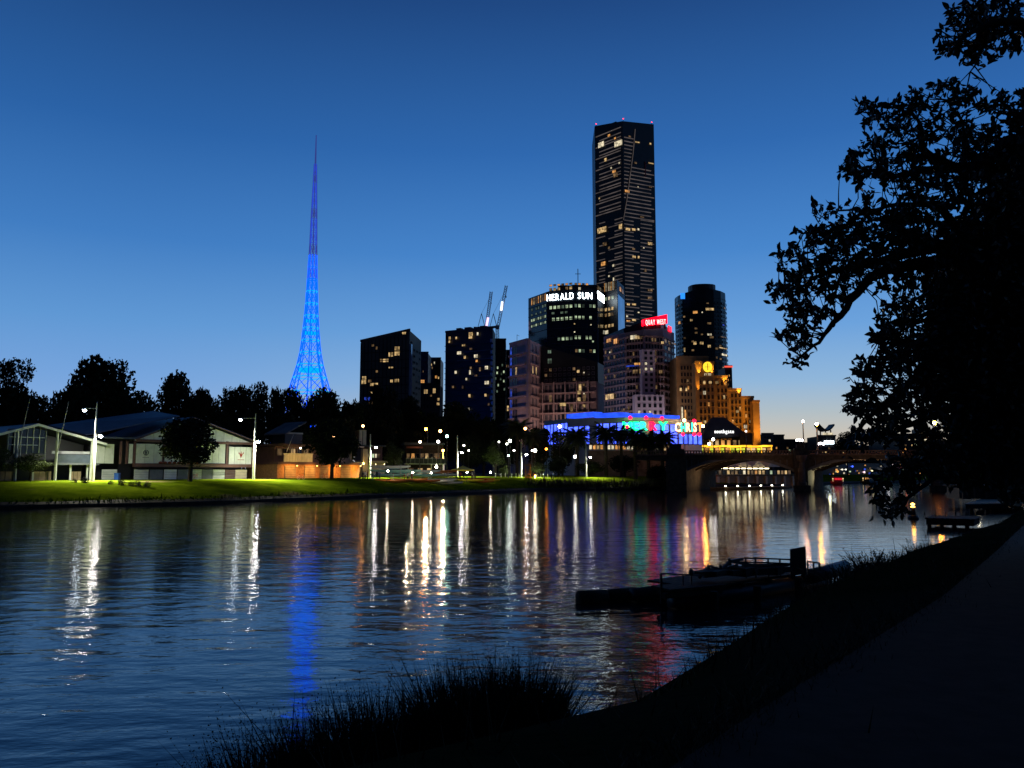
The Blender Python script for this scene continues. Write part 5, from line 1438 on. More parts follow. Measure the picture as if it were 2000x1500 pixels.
b = MB(); b.slab([F.pt(a_g, z_g - .1, 0), F.pt(F.W, z_r - .2, 0), F.pt(ap, zp - .1, 0)], -F.NN * .3); b.build('gable_panel', M['white_paint'], t)
for i in range(1, 14):
    a = a_g + (F.W - a_g) * i / 14; zt = z_g + (zp - z_g) * (a - a_g) / (ap - a_g) if a < ap else zp + (z_r - zp) * (a - ap) / (F.W - ap)
    b = MB(); F.box(b, a - .05, a + .05, z_r - .25 + .02 * i, zt - .25, .01, .06); b.build('batten', M['pole_grey'], t)
b = MB(); b.bar(F.pt(a_g, z_g, .62), F.pt(ap, zp + .12, .62), .12, .14); b.bar(F.pt(ap, zp + .12, .62), F.pt(F.W + .5, z_r + .05, .62), .12, .14); b.build('gutter', M['brown_paint'], t)
b = MB(); b.tube([F.pt(F.W - .1, z_r, .3), F.pt(F.W - .1, gz, .3)], .06, 6); b.build('downpipe', M['brown_paint'], t)
def panel(x0, x1, y0, y1, m, name, out=0.0, th=.12, lab=None):
    a0, _ = F.px(x0, y0); a1, _ = F.px(x1, y0)
    z1 = F.z(y0, (x0 + x1) / 2); z0 = F.z(y1, (x0 + x1) / 2)
    if name == 'wall_panel':
        # cladding sheets with open joints between them
        k = max(1, round((a1 - a0) / 1.25))
        for i in range(k):
            b = MB(); F.box(b, a0 + (a1 - a0) * i / k + .025, a0 + (a1 - a0) * (i + 1) / k - .025, max(z0, gz), z1, out, out + th + .012 * (i % 2)); o = b.build(name, M[m], t)
        return o
    b = MB(); F.box(b, a0 + .02, a1 - .02, max(z0, gz), z1, out, out + th); o = b.build(name, M[m], t)
    if lab: o['label'] = lab
    return o
for x0, x1 in ((196, 232), (252, 260), (266, 318), (322, 372), (376, 440), (447, 491)):
    panel(x0, x1, 867 if x0 < 440 else 873, 905 if x0 < 440 else 909, 'white_paint', 'wall_panel', -.02 if x0 > 240 else -1.5)
for x in (263, 319.5, 374, 443.5, 494, 248, 236):
    panel(x - 2.2, x + 2.2, 862, 906, 'brown_paint', 'post', .05, .15)
panel(258, 497, 906, 912.5, 'brown_paint', 'balcony_beam', .1, .5); panel(266, 495, 861, 866, 'brown_paint', 'beam', .1, .2)
for i in range(9):
    x = 310 + i * 9; b = MB(); a, z = F.px(x, 905); b.ball(F.pt(a, z + .1, .6), .32, 7, sz=.7); b.build('flower_box_plant', M['red_brown'], t)
for x0, x1, m in ((263, 291, 'white_paint'), (293.5, 319, 'grey_paint'), (321.5, 346, 'boat_white'), (348, 369, 'grey_paint'), (370.5, 395, 'white_paint'), (395.5, 416.5, 'grey_paint'), (417, 440, 'white_paint'), (440.5, 460, 'brown_paint'), (460.5, 483, 'cream_paint'), (208, 238, 'white_paint')):
    o = panel(x0, x1, 917, 943, m, 'roller_door', -.2 if x0 > 250 else -1.6)
    a0, _ = F.px(x0, 930); a1, _ = F.px(x1, 930); zt = F.z(917, (x0 + x1) / 2)
    b = MB()
    for k in range(6): F.box(b, a0 + .05, a1 - .05, gz + .3 + k * (zt - gz - .3) / 6, gz + .34 + k * (zt - gz - .3) / 6, -.08 if x0 > 250 else -1.48, -.055 if x0 > 250 else -1.45)
    b.build('door_rib', M['grey_paint'], o)
# crests painted on two panels
M['crest_grey'] = mat('crest_grey', (.12, .12, .14), .7); M['crest_red'] = mat('crest_red', (.25, .03, .02), .7)
def crest(x, y, h, m, kind):
    a, z = F.px(x, y); b = MB(); s = h
    if kind == 'round':
        for i in range(12):
            t0, t1 = 2 * math.pi * i / 12, 2 * math.pi * (i + 1) / 12
            b.bar(F.pt(a + s * .42 * math.cos(t0), z + s * .42 * math.sin(t0), .14), F.pt(a + s * .42 * math.cos(t1), z + s * .42 * math.sin(t1), .14), .1, .06)
        for dx in (-.16, .16): b.bar(F.pt(a + dx * s, z - s * .5, .14), F.pt(a - dx * s, z + s * .3, .14), .09, .06)
        F.box(b, a - s * .14, a + s * .14, z - s * .14, z + s * .14, .12, .16)
    else:
        b.slab([F.pt(a - s * .3, z + s * .15, .17), F.pt(a, z - s * .5, .17), F.pt(a + s * .3, z + s * .15, .17), F.pt(a, z + s * .05, .17)], -F.NN * .05)
        for dx in (-.32, 0, .32):
            b.slab([F.pt(a + dx * s - s * .1, z + s * .1, .17), F.pt(a + dx * s + s * .1, z + s * .1, .17), F.pt(a + dx * s * 1.2, z + s * (.52 if dx == 0 else .42), .17)], -F.NN * .05)
    b.build('crest', m, t)
    b = MB(); F.box(b, a - s * .55, a + s * .55, z - s * .82, z - s * .74, .12, .15); b.build('motto_line', m, t)
crest(284.5, 884, .95, M['crest_grey'], 'round'); crest(470, 888, 1.15, M['crest_red'], 'shield')
a, z = F.px(224, 932); p_ = F.pt(a, gz + .25, .8)
bt = thing('wheelie_bin', 'blue wheelie bin under the white panelled boathouse', 'bin', p_)
b = MB(); b.prism([p_.xy + Vector(v) for v in ((-.32, -.32), (.32, -.32), (.32, .32), (-.32, .32))], p_.z, p_.z + 1.0); b.build('body', M['blue_bin'], bt)
b = MB(); b.box(p_.x - .36, p_.x + .36, p_.y - .38, p_.y + .36, p_.z + 1.01, p_.z + 1.1); b.build('lid', M['blue_bin'], bt)
for s in (-.3, .3): b = MB(); b.tube([(p_.x + s - .04, p_.y + .35, p_.z + .1), (p_.x + s + .04, p_.y + .35, p_.z + .1)], .12, 10); b.build('wheel', M['black_metal'], bt)

# --- orange lit boathouse
F = bh_face(541, 702, 7); gz = min(land_z(F.A.x, F.A.y), land_z(F.B.x, F.B.y)) - .3
t = thing('boathouse', 'two storey boathouse with an orange lit brick ground floor and a balcony', 'building', F.pt(F.W / 2, gz))
zf = F.z(907, 600)
b = MB(); F.box(b, 0, F.W, gz, zf, 0, -10); b.build('ground_floor', M['brick'], t)
b = MB(); F.box(b, -.3, F.W + .3, zf, zf + .45, .5, -10); b.build('floor_edge', M['brown_paint'], t)
for x0, x1 in ((555, 577), (594, 615), (665, 684), (624, 640)):
    a0, _ = F.px(x0, 930); a1, _ = F.px(x1, 930); b = MB(); F.box(b, a0, a1, gz, F.z(910, 600), .02, .12); o = b.build('roller_door', M['tan_door'], t)
    zt = F.z(910, 600); b = MB()
    for k in range(7): F.box(b, a0 + .05, a1 - .05, gz + .3 + k * (zt - gz - .3) / 7, gz + .35 + k * (zt - gz - .3) / 7, .125, .15)
    b.build('door_rib', M['brown_paint'], o)
a0, _ = F.px(552, 890); a1, _ = F.px(608, 890); zb0, zb1 = zf + .46, F.z(887, 580)
nb = 10
for i in range(nb): b = MB(); F.box(b, a0 + (a1 - a0) * i / nb + .02, a0 + (a1 - a0) * (i + 1) / nb - .02, zb0, zb1, .3, .42); b.build('balcony_panel', M['cream_paint'], t)
b = MB(); F.box(b, a0 - .1, a1 + .1, zb1 + .02, zb1 + .14, .25, .5); b.build('balcony_rail', M['cream_paint'], t)
z1 = F.z(871, 580)
b = MB(); F.box(b, a0, F.W, zf + .45, z1 - .1, -2.5, -9); b.build('upper_wall', M['brown_paint'], t)
b = MB(); F.box(b, a0 - .6, F.W + .4, z1, z1 + .35, .8, -9.5); b.build('roof_slab', M['brown_paint'], t)
for i in range(5):
    a = a0 + .6 + i * (a1 - a0) / 4.6; b = MB(); b.bar(F.pt(a, zb1, .36), F.pt(a, z1, .36), .1); b.build('balcony_post', M['brown_paint'], t)
for i in range(5): window(t, F, a0 + 1 + i * 1.5, zf + 1.6, 1.2, 1.4, ['win_dim', 'dark_glass', 'win_warm', 'dark_glass', 'win_dim'][i], 'frame_brown', 0, -2.4)
a, z = F.px(593, 875); b = MB(); b.ball(F.pt(a, z, -1.0), .22, 8, sz=.6); b.build('ceiling_lamp', lampmat((1, .82, .5), 220), t)
b = MB(); b.slab([F.pt(F.px(583, 848)[0], F.z(848, 600), -4), F.pt(F.px(624, 824)[0], F.z(824, 624), -4), F.pt(F.px(624, 824)[0], F.z(824, 624) + .25, -4), F.pt(F.px(583, 848)[0], F.z(848, 600) + .25, -4)], -F.NN * 7); b.build('upper_roof', M['grey_wall'], t)
b = MB(); F.box(b, F.px(588, 850)[0], F.px(622, 850)[0], z1 + .35, F.z(846, 600), -5, -9); b.build('upper_room', M['black_wall'], t)
b = MB(); F.box(b, F.px(588, 843)[0], F.px(622, 843)[0], F.z(846, 600), F.z(843, 600), -4.8, -4.9); b.build('fascia', M['cream_paint'], t)
# lamps under the balcony that make the brick glow
for x in (566, 605, 650, 690):
    a, _ = F.px(x, 912); p_ = F.pt(a, zf - .25, 2.2)
    b = MB(); b.bar(F.pt(a, zf + .1, .4), F.pt(a, zf - .05, 2.2), .06); b.build('lamp_bracket', M['black_metal'], t)
    b = MB(); b.lathe(p_, [(.3, .05), (.28, .12), (.1, .3)], 8); b.build('lamp_shade', M['black_metal'], t)
    b = MB(); b.ball(p_, .13, 8); b.build('wall_lamp', lampmat((1, .50, .12), 90), t)
    aimed_spot(p_ + Vector((0, 0, -.2)), F.pt(a, gz + 1.0, 0), 800, (1, .46, .10), 140, .15, 1.0)
    if x < 620: aimed_spot(F.pt(a, zf + 1.2, 4.0), F.pt(a, zf + 1.0, 0), 420, (1, .62, .2), 110, .15, 1.0)  # unseen spot added out front to brighten the balcony panels
a, z = F.px(661, 852); b = MB(); b.ball(F.pt(a, z, -1.5), .25, 8); b.bar(F.pt(a, z1, -1.5), F.pt(a, z, -1.5), .06); b.build('roof_lamp', lampmat((1, .5, .2), 90), t)
p_, q_ = F.pt(*F.px(555, 882), .8), F.pt(*F.px(564, 850), 1.4)
ft = thing('flagpole', 'short flagpole leaning from the orange lit boathouse balcony', 'flagpole', p_)
b = MB(); b.tube([p_, q_], [.07, .03], 6); b.build('staff', M['pole_grey'], ft)
b = MB(); b.ball(q_, .07, 6); b.build('finial', M['pole_grey'], ft)

# --- lit lodge with the yellow column, and the clubhouse balcony
F = Face(xy(700, 186), xy(757, 190)); gz = land_z(F.A.x, F.A.y) - .2
t = thing('lodge', 'small lodge with a tall amber lit wall and bright windows behind the group of people', 'building', F.pt(F.W / 2, gz))
b = MB(); F.box(b, 1.1, 2.3, gz, F.z(877, 712), 0, -1.2); b.build('lit_column', M['cream_paint'], t)
b = MB(); F.box(b, 0, F.W, gz, F.z(902, 740), -1.5, -8); b.build('wall', M['cream_paint'], t)
b = MB(); F.box(b, 2.5, F.W + .5, F.z(904, 740), F.z(900, 740), .6, -8); b.build('canopy', M['cream_paint'], t)
b = MB(); F.box(b, 2.5, F.W, F.z(900, 740), F.z(872, 740), -3, -8); b.build('upper_room', M['brown_paint'], t)
b = MB(); F.box(b, 2.2, F.W + .3, F.z(872, 740), F.z(869, 740), -1.5, -9); b.build('roof', M['dark_wall'], t)
for i in range(5): window(t, F, 3.3 + i * .75, F.z(894, 738), .65, 1.0, ['win_white', 'win_white', 'win_green', 'win_white', 'win_dim'][i], 'frame_dark', 0, -2.9)
b = MB(); F.box(b, 2.6, 4.4, F.z(871, 735), F.z(838, 735), -6, -9); b.build('pale_chimney', M['cream_paint'], t)
p_ = F.pt(.6, gz + 3.2, 1.6); b = MB(); b.ball(p_, .14, 8); b.bar(F.pt(1.2, gz + 3.5, -.1), p_, .05); b.build('wall_lamp', lampmat((1, .58, .12), 420), t)
for i in range(2):
    p_ = F.pt(4.2 + i * 2.2, F.z(905, 740) - .2, .2); b = MB(); b.ball(p_, .1, 8, sz=.5); b.build('canopy_lamp', lampmat((1, .8, .4), 150), t)
F = Face(xy(793, 192), xy(869, 194)); gz = land_z(F.A.x, F.A.y) - .2
t = thing('clubhouse', 'rowing clubhouse with a crowded glass fronted balcony and dark upper windows', 'building', F.pt(F.W / 2, gz))
zb0 = F.z(907, 830); zb1 = F.z(895.5, 830)
b = MB(); F.box(b, 0, F.W, gz, F.z(868, 830), -3.2, -11); b.build('wall', M['wood_dark'], t)
b = MB(); F.box(b, -.2, F.W + .2, zb0, zb0 + .25, .6, -3.2); b.build('balcony_floor', M['white_paint'], t)
n = 9
for i in range(n + 1): b = MB(); a = F.W * i / n; b.bar(F.pt(a, zb0 + .25, .5), F.pt(a, zb1, .5), .07); b.build('rail_post', M['pole_grey'], t)
b = MB(); F.box(b, 0, F.W, zb1, zb1 + .07, .46, .54); b.build('handrail', M['pole_grey'], t)
M['balcony_glass'] = mat('balcony_glass', (.10, .11, .10), .1, .2, 1)
for i in range(n): b = MB(); F.box(b, F.W * i / n + .06, F.W * (i + 1) / n - .06, zb0 + .3, zb1 - .05, .49, .51); b.build('glass_panel', M['balcony_glass'], t)
for i in range(4): b = MB(); a = .5 + i * (F.W - 1) / 3; b.bar(F.pt(a, gz, .2), F.pt(a, zb0, .2), .22); b.build('post', M['white_paint'], t)
for i in range(8): window(t, F, .8 + i * F.W / 8.3, zb0 + 1.0, .85, 1.7, ['win_dim', 'win_orange', 'dark_glass', 'win_dim', 'win_warm', 'dark_glass', 'win_dim', 'dark_glass'][i], 'frame_brown', 0, -3.1)
b = MB(); F.box(b, .2, 4.0, F.z(875, 805), F.z(872, 805), -.8, -3.2); b.build('awning', M['red_brown'], t)
b = MB(); F.box(b, -.3, F.W + .3, F.z(868, 830), F.z(864, 830), -2.6, -11.5); b.build('roof', M['dark_wall'], t)
for i in range(4): window(t, F, 1.5 + i * 2.2, gz + .8, 1.3, 1.5, ['win_dim', 'win_warm', 'win_warm', 'dark_glass'][i], 'frame_brown', 0, -3.1)
a, z = F.px(852, 912); b = MB(); b.ball(F.pt(a, z, .3), .32, 8); b.bar(F.pt(a, zb0, .3), F.pt(a, z, .3), .06); b.build('hanging_lamp', lampmat((1, .92, .75), 260), t)
a, z = F.px(865, 880); b = MB(); b.ball(F.pt(a, z, .3), .3, 8); b.bar(F.pt(a, z, .3), F.pt(a, zb1, .5), .06); b.build('balcony_lamp', lampmat((1, .5, .12), 150), t)
club_floor = zb0 + .25; CLUB = F
for i in range(3):  # floodlights added along the balcony to brighten the boats and lawn
    p_ = F.pt(.5 + i * (F.W - 1) / 2, zb0 + .3, .75)
    b = MB(); b.obox(p_, F.U, .35, .25, .25); b.build('floodlight', M['black_metal'], t)
    aimed_spot(p_ + F.NN * .3, p_ + F.NN * 14 + Vector(((-6, -2, 5)[i], 0, -4)), 5500, (1, .80, .5), 120, .2, 1.0)

# ------------------------------------------------------------------ people (one continuous skinned body each)
def body_mesh(name, pose):
    """skeleton of joints grown into one surface; 1.72 m tall, feet at the origin"""
    J = dict(pelvis=(0, 0, .94), waist=(0, 0, 1.08), chest=(0, .01, 1.30), neck=(0, 0, 1.46), head=(0, -.02, 1.58), crown=(0, -.01, 1.70),
             shL=(-.17, 0, 1.40), elL=(-.24, 0, 1.13), haL=(-.25, -.07, .88), shR=(.17, 0, 1.40), elR=(.24, 0, 1.13), haR=(.25, -.07, .88),
             hiL=(-.09, 0, .90), knL=(-.10, -.02, .50), anL=(-.10, .02, .08), toL=(-.11, -.14, .04), hiR=(.09, 0, .90), knR=(.10, -.02, .50), anR=(.10, .02, .08), toR=(.11, -.14, .04))
    J.update(pose)
    rad = dict(pelvis=.15, waist=.13, chest=.155, neck=.06, head=.095, crown=.08, shL=.075, elL=.05, haL=.04, shR=.075, elR=.05, haR=.04, hiL=.10, knL=.068, anL=.045, toL=.042, hiR=.10, knR=.068, anR=.045, toR=.042)
    E = [('pelvis', 'waist'), ('waist', 'chest'), ('chest', 'neck'), ('neck', 'head'), ('head', 'crown'), ('chest', 'shL'), ('shL', 'elL'), ('elL', 'haL'), ('chest', 'shR'), ('shR', 'elR'), ('elR', 'haR'),
         ('pelvis', 'hiL'), ('hiL', 'knL'), ('knL', 'anL'), ('anL', 'toL'), ('pelvis', 'hiR'), ('hiR', 'knR'), ('knR', 'anR'), ('anR', 'toR')]
    ks = list(J)
    me = bpy.data.meshes.new(name); me.from_pydata([J[k] for k in ks], [(ks.index(a), ks.index(b_)) for a, b_ in E], [])
    o = bpy.data.objects.new(name, me); COL.objects.link(o)
    sk = o.modifiers.new('skin', 'SKIN'); sk.use_smooth_shade = True
    for i, k in enumerate(ks):
        s = me.skin_vertices[0].data[i]; s.radius = (rad[k], rad[k] * (.72 if k in ('pelvis', 'waist', 'chest') else 1)); s.use_root = (k == 'pelvis')
    su = o.modifiers.new('sub', 'SUBSURF'); su.levels = 1; su.render_levels = 1
    dg = bpy.context.evaluated_depsgraph_get()
    m2 = bpy.data.meshes.new_from_object(o.evaluated_get(dg))
    bpy.data.objects.remove(o); bpy.data.meshes.remove(me)
    return m2
POSES = dict(stand={}, walk=dict(knL=(-.10, -.16, .52), anL=(-.10, -.22, .10), toL=(-.11, -.38, .06), knR=(.10, .05, .50), anR=(.10, .26, .12), toR=(.11, .14, .04), haL=(-.24, .12, .92), haR=(.24, -.2, .95)),
             reach=dict(elR=(.28, -.18, 1.22), haR=(.24, -.42, 1.28), elL=(-.28, -.16, 1.20), haL=(-.22, -.40, 1.24)), hips=dict(elL=(-.34, .04, 1.16), haL=(-.17, -.06, 1.02), elR=(.26, -.04, 1.14), haR=(.12, -.2, 1.2)))
BODY = {k: body_mesh('person_body', v) for k, v in POSES.items()}
_PM = {}
def person(label, x, y, z, rz, pose, top, legs, sc_=1.0, group=None):
    key = (pose, top, legs)
    if key not in _PM:
        m_ = BODY[pose].copy(); m_.materials.clear()
        for k in (legs, top, 'skin', 'bark'): m_.materials.append(M[k])
        for p in m_.polygons:
            c = p.center
            p.material_index = 0 if c.z < .95 else (1 if c.z < 1.44 else 2)
            if c.z < .08: p.material_index = 3
            if abs(c.x) > .215 and c.z < 1.0: p.material_index = 2
            if c.z > 1.64 or (c.z > 1.52 and c.y > .01): p.material_index = 3
        _PM[key] = m_
    o = put('person', _PM[key], None, (x, y, z), rz, (sc_,) * 3)
    return tag(o, label, 'person', group)
rp_ = random.Random(21)
def ppl(px, py, Y, label, rz, pose, top, legs, s=1.0, group='people by the boats'):
    p = on_land(px, py); return person(label, p.x, p.y, p.z, rz, pose, top, legs, s, group)
ppl(702, 941, 168, 'person walking alone on the grass, leftmost of the people by the boats', -1.3, 'walk', 'cloth_dark', 'cloth_dark')
for i, (x, top, legs, pose) in enumerate([(709, 'cloth_dark', 'cloth_dark', 'stand'), (713, 'cloth_white', 'cloth_dark', 'hips'), (718, 'cloth_red', 'cloth_dark', 'stand'), (727, 'cloth_dark', 'cloth_blue', 'stand'), (731, 'cloth_white', 'cloth_blue', 'reach'), (736, 'cloth_dark', 'cloth_dark', 'stand'), (741, 'cloth_blue', 'cloth_dark', 'hips')]):
    ppl(x, 938.5 - (i % 3) * .7, 0, ['person in dark clothes at the left end of the standing group', 'person in a white top with hands on hips in the standing group', 'person in a red top in the standing group left of the pole', 'person in a dark top just right of the white pole', 'person in a white top reaching out right of the white pole', 'person in dark clothes near the right end of the standing group', 'person in a blue top at the right end of the standing group'][i], rp_.uniform(-3, 3), pose, top, legs, rp_.uniform(.93, 1.04), 'group of people standing by the pole')
for x, Y, top, legs, pose, lab in [(768, 176, 'cloth_white', 'cloth_white', 'stand', 'person all in white at the near end of the orange boats'), (790, 172, 'cloth_red', 'cloth_dark', 'reach', 'person in a red top leaning over the orange boats'), (796, 177, 'cloth_white', 'cloth_dark', 'reach', 'person in a white top behind the orange boats'), (804, 178, 'cloth_red', 'cloth_dark', 'stand', 'person in red behind the orange boats, next to the one in white'),
                              (826, 180, 'cloth_dark', 'cloth_dark', 'hips', 'person in black beside the teal boats'), (892, 186, 'cloth_white', 'cloth_dark', 'stand', 'person in a white top under the left side of the yellow canopy'), (899, 187, 'cloth_red', 'cloth_dark', 'hips', 'person in a red top under the middle of the yellow canopy'), (906, 186, 'cloth_dark', 'cloth_dark', 'stand', 'person in dark clothes under the right side of the yellow canopy'),
                              (922, 183, 'cloth_white', 'cloth_dark', 'reach', 'person in white bending to the kayak stack'), (927, 182, 'cloth_dark', 'cloth_dark', 'walk', 'person in black walking in front of the kayak stack'), (1043, 196, 'cloth_red', 'cloth_dark', 'stand', 'person in a red top beside the timber umpire stand'), (1077, 196, 'cloth_dark', 'cloth_dark', 'stand', 'person in dark clothes at the left of the pair near the reeds'), (1081, 197, 'cloth_blue', 'cloth_dark', 'hips', 'person in a blue top at the right of the pair near the reeds')]:
    ppl(x, 941 if 760 < x < 810 else 937, Y, lab, rp_.uniform(-3, 3), pose, top, legs, rp_.uniform(.94, 1.05))
for i in range(9):
    a = .7 + i * (CLUB.W - 1.2) / 9 + rp_.uniform(-.15, .15); p = CLUB.pt(a, 0, -.4 - (i % 3) * .7)
    top = ['cloth_dark', 'cloth_white', 'cloth_red', 'cloth_dark', 'cloth_blue', 'cloth_dark', 'cloth_white', 'cloth_dark', 'cloth_red'][i]
    lab = ['person in dark clothes at the left end of the clubhouse balcony', 'person in a white top at the left of the clubhouse balcony', 'person in a red top on the left half of the clubhouse balcony', 'person in a dark top left of the middle of the clubhouse balcony', 'person in a blue top in the middle of the clubhouse balcony', 'person in a dark top right of the middle of the clubhouse balcony', 'person in a white top on the right half of the clubhouse balcony', 'person in dark clothes at the right of the clubhouse balcony', 'person in a red top at the right end of the clubhouse balcony'][i]
    person(lab, p.x, p.y, club_floor, rp_.uniform(-3, 3), ['stand', 'hips', 'stand'][i % 3], top, 'cloth_dark', 1, 'people on the clubhouse balcony')

# ------------------------------------------------------------------ boats and gear on the grass
def hull_mesh(name, Lh, w, h, m, n=12, deck=True):
    b = MB(); rows = []
    for i in range(n + 1):
        u = i / n * 2 - 1; k = max(.02, (1 - abs(u) ** 2.4)); z0 = h * .55 * abs(u) ** 3
        x = u * Lh / 2
        rows.append([(x, -w / 2 * k, h * (.9 + .12 * abs(u) ** 2)), (x, -w * .36 * k, h * .35 + z0 * .5), (x, 0, z0), (x, w * .36 * k, h * .35 + z0 * .5), (x, w / 2 * k, h * (.9 + .12 * abs(u) ** 2)), (x, 0, h * (.98 if abs(u) > .45 else .7))])
    vs = [v for r in rows for v in r]; fs = []
    for i in range(n):
        for j in range(6):
            j2 = (j + 1) % 6
            fs.append((i * 6 + j, (i + 1) * 6 + j, (i + 1) * 6 + j2, i * 6 + j2))
    b.add(vs, fs); return b.mesh(name, [m], smooth=True)
HULL = {k: hull_mesh('hull', 7.6, .95, .62, M[k]) for k in ('orange', 'boat_white', 'boat_teal', 'red', 'yellow')}
SEATM = MB().box(-.5, .5, -.22, .22, .50, .6).mesh('cockpit', [M['black_metal']])
def boat(label, px, py, Y, rz, m, dz=0.0, s=1.0, roll=0.0, group='rowing boats laid out on the grass'):
    p = on_land(px, py); z = p.z + dz
    t = thing('rowing_boat', label, 'boat', (p.x, p.y, z), rz, group); t.scale = (s,) * 3
    t.rotation_euler = (roll, 0, rz)
    o = put('hull', HULL[m], None, (0, 0, 0)); o.parent = t
    for x in (-1.4, .4):
        o = put('cockpit', SEATM, None, (x, 0, 0)); o.parent = t
for lab, px, Y, rz, m, dz in [('orange boat lying on the grass at the left of the row', 770, 166, -.25, 'orange', 0), ('orange boat lying in the middle of the row, in front of the teal boats', 797, 164, -.2, 'orange', 0), ('orange red boat lying at the right of the orange row', 822, 165, -.2, 'orange', 0),
                          ('white boat lying low on the grass right of the orange row', 848, 163, -.25, 'boat_white', 0), ('white boat nearest the water, right of the orange row', 868, 160, -.3, 'boat_white', 0), ('cream boat behind the nearest white boat', 856, 168, -.2, 'boat_white', 0.0),
                          ('yellow kayak at the left end of the kayak stack', 918, 178, -.2, 'yellow', 0), ('orange kayak at the bottom of the kayak stack', 938, 176, -.35, 'orange', 0), ('yellow kayak at the right end of the kayak stack', 952, 175, -.5, 'yellow', 0), ('red kayak behind the orange kayak of the stack', 940, 180, -.3, 'red', 0)]:
    boat(lab, px, {'orange': 943, 'boat_white': 944, 'yellow': 941, 'red': 939}[m] - (2 if 'middle' in lab else 0) - (3 if 'cream' in lab else 0) + (3 if 'nearest the water' in lab else 0), Y, rz, m, dz, .8 if 'kayak' in lab else 1.0)
# boat trailer rack: white hulls stacked on a rack
def rack(label, px, Y, w, levels, kinds, rz):
    p = on_land(px, 937); z = p.z
    t = thing('boat_rack', label, 'boat rack', (p.x, p.y, z), group='boat racks behind the rowing boats')
    for s in (-w / 2, w / 2):
        b = MB(); b.bar((p.x + s, p.y - .5, z), (p.x + s, p.y - .5, z + levels * .75 + .3), .08); b.bar((p.x + s, p.y + .5, z), (p.x + s, p.y + .5, z + levels * .75 + .3), .08)
        for k in range(levels): b.bar((p.x + s, p.y - .7, z + .5 + k * .75), (p.x + s, p.y + .7, z + .5 + k * .75), .07)
        b.build('rack_frame', M['pole_grey'], t)
    for k in range(levels):
        bt = thing('rowing_boat', '%s boat on level %s of the %s' % (dict(boat_white='white', boat_teal='teal', orange='orange')[kinds[k]], ('one', 'two', 'three')[k], label.split(' standing')[0]), 'boat', (p.x, p.y, z + .54 + k * .75), rz, 'rowing boats on the racks')
        o = put('hull', HULL[kinds[k]], None, (0, 0, 0)); o.parent = bt
        o = put('cockpit', SEATM, None, (-1.0, 0, 0)); o.parent = bt
rack('left boat rack standing behind the orange boats', 762, 184, 4, 3, ['boat_teal', 'boat_teal', 'boat_white'], 0.05)
rack('middle boat rack standing behind the orange boats', 784, 181, 4, 2, ['boat_teal', 'boat_teal', 'boat_white'], -.05)
rack('right boat rack standing behind the orange boats', 822, 185, 4, 2, ['boat_teal', 'boat_white', 'boat_teal'], .04)
rack('boat rack standing left of the yellow canopy', 856, 184, 4, 2, ['boat_white', 'orange'], .0)
p = on_land(904, 937); z = p.z
t = thing('canopy_tent', 'yellow canopy tent pitched among the rowers', 'tent', (p.x, p.y, z))
b = MB(); hw = 2.3
cs = [Vector((p.x - hw, p.y - hw, z + 2.1)), Vector((p.x + hw, p.y - hw, z + 2.1)), Vector((p.x + hw, p.y + hw, z + 2.1)), Vector((p.x - hw, p.y + hw, z + 2.1))]
n = 6; vs = []; fs = []
for i in range(4):
    c0, c1 = cs[i], cs[(i + 1) % 4]; apx = Vector((p.x, p.y, z + 2.95))
    b.add([c0, c1, apx, c0 + (apx - c0) * .5 + Vector((0, 0, -.12)), c1 + (apx - c1) * .5 + Vector((0, 0, -.12))], [(0, 1, 4, 3), (3, 4, 2)])
    b.add([c0, c1, c1 - Vector((0, 0, .25)), c0 - Vector((0, 0, .25))], [(0, 1, 2, 3)])
b.build('canopy', M['yellow'], t)
for c in cs: b = MB(); b.bar((c.x, c.y, z), c, .05); b.build('leg', M['pole_grey'], t)
# lamps added among the boats to brighten them, built as portable work lights
for lab, x, y in (('added work light at the left end of the orange boats', 757, 943), ('added work light in front of the teal boats', 806, 946), ('added work light between the white boats', 842, 945.5), ('added work light left of the kayak stack', 912, 943), ('added work light at the right end of the kayak stack', 958, 942)):
    q = on_land(x, y); t = thing('added_work_light', lab, 'lamp', q, group='added work lights among the boats')
    for k in range(3): b = MB(); a = k * 2.094; b.bar(q + Vector((.45 * math.cos(a), .45 * math.sin(a), 0)), q + Vector((0, 0, .8)), .04); b.build('leg', M['black_metal'], t)
    b = MB(); b.bar(q + Vector((0, 0, .7)), q + Vector((0, 0, 2.0)), .05); b.build('stem', M['black_metal'], t)
    b = MB(); b.ball(q + Vector((0, 0, 2.1)), .15, 8); b.build('lamp', lampmat((1, .88, .62), 1000), t)
# timber umpire stand
p = at(1031, 932, 190); z = land_z(p.x, p.y)
t = thing('umpire_stand', 'orange lit timber umpire stand with a ladder and a small roof', 'stand', (p.x, p.y, z))
for sx in (-.55, .55):
    for sy in (-.5, .5): b = MB(); b.bar((p.x + sx * 1.15, p.y + sy * 1.15, z), (p.x + sx, p.y + sy, z + 2.9), .12); b.build('leg', M['orange_wood'], t)
for k in range(5): b = MB(); b.bar((p.x - .6, p.y - .56, z + .35 + k * .4), (p.x + .6, p.y - .56, z + .35 + k * .4), .08); b.build('rung', M['orange_wood'], t)
b = MB(); b.box(p.x - .7, p.x + .7, p.y - .65, p.y + .65, z + 1.5, z + 1.6); b.build('platform', M['orange_wood'], t)
b = MB(); b.box(p.x - .95, p.x + .75, p.y - .75, p.y + .75, z + 2.92, z + 3.12); b.build('roof', M['orange_wood'], t)
b = MB(); b.box(p.x - .8, p.x + .9, p.y - .75, p.y + .75, z, z + .35); b.build('plinth', M['orange_wood'], t)
pl = p + Vector((1.6, -1.6, 0)); 
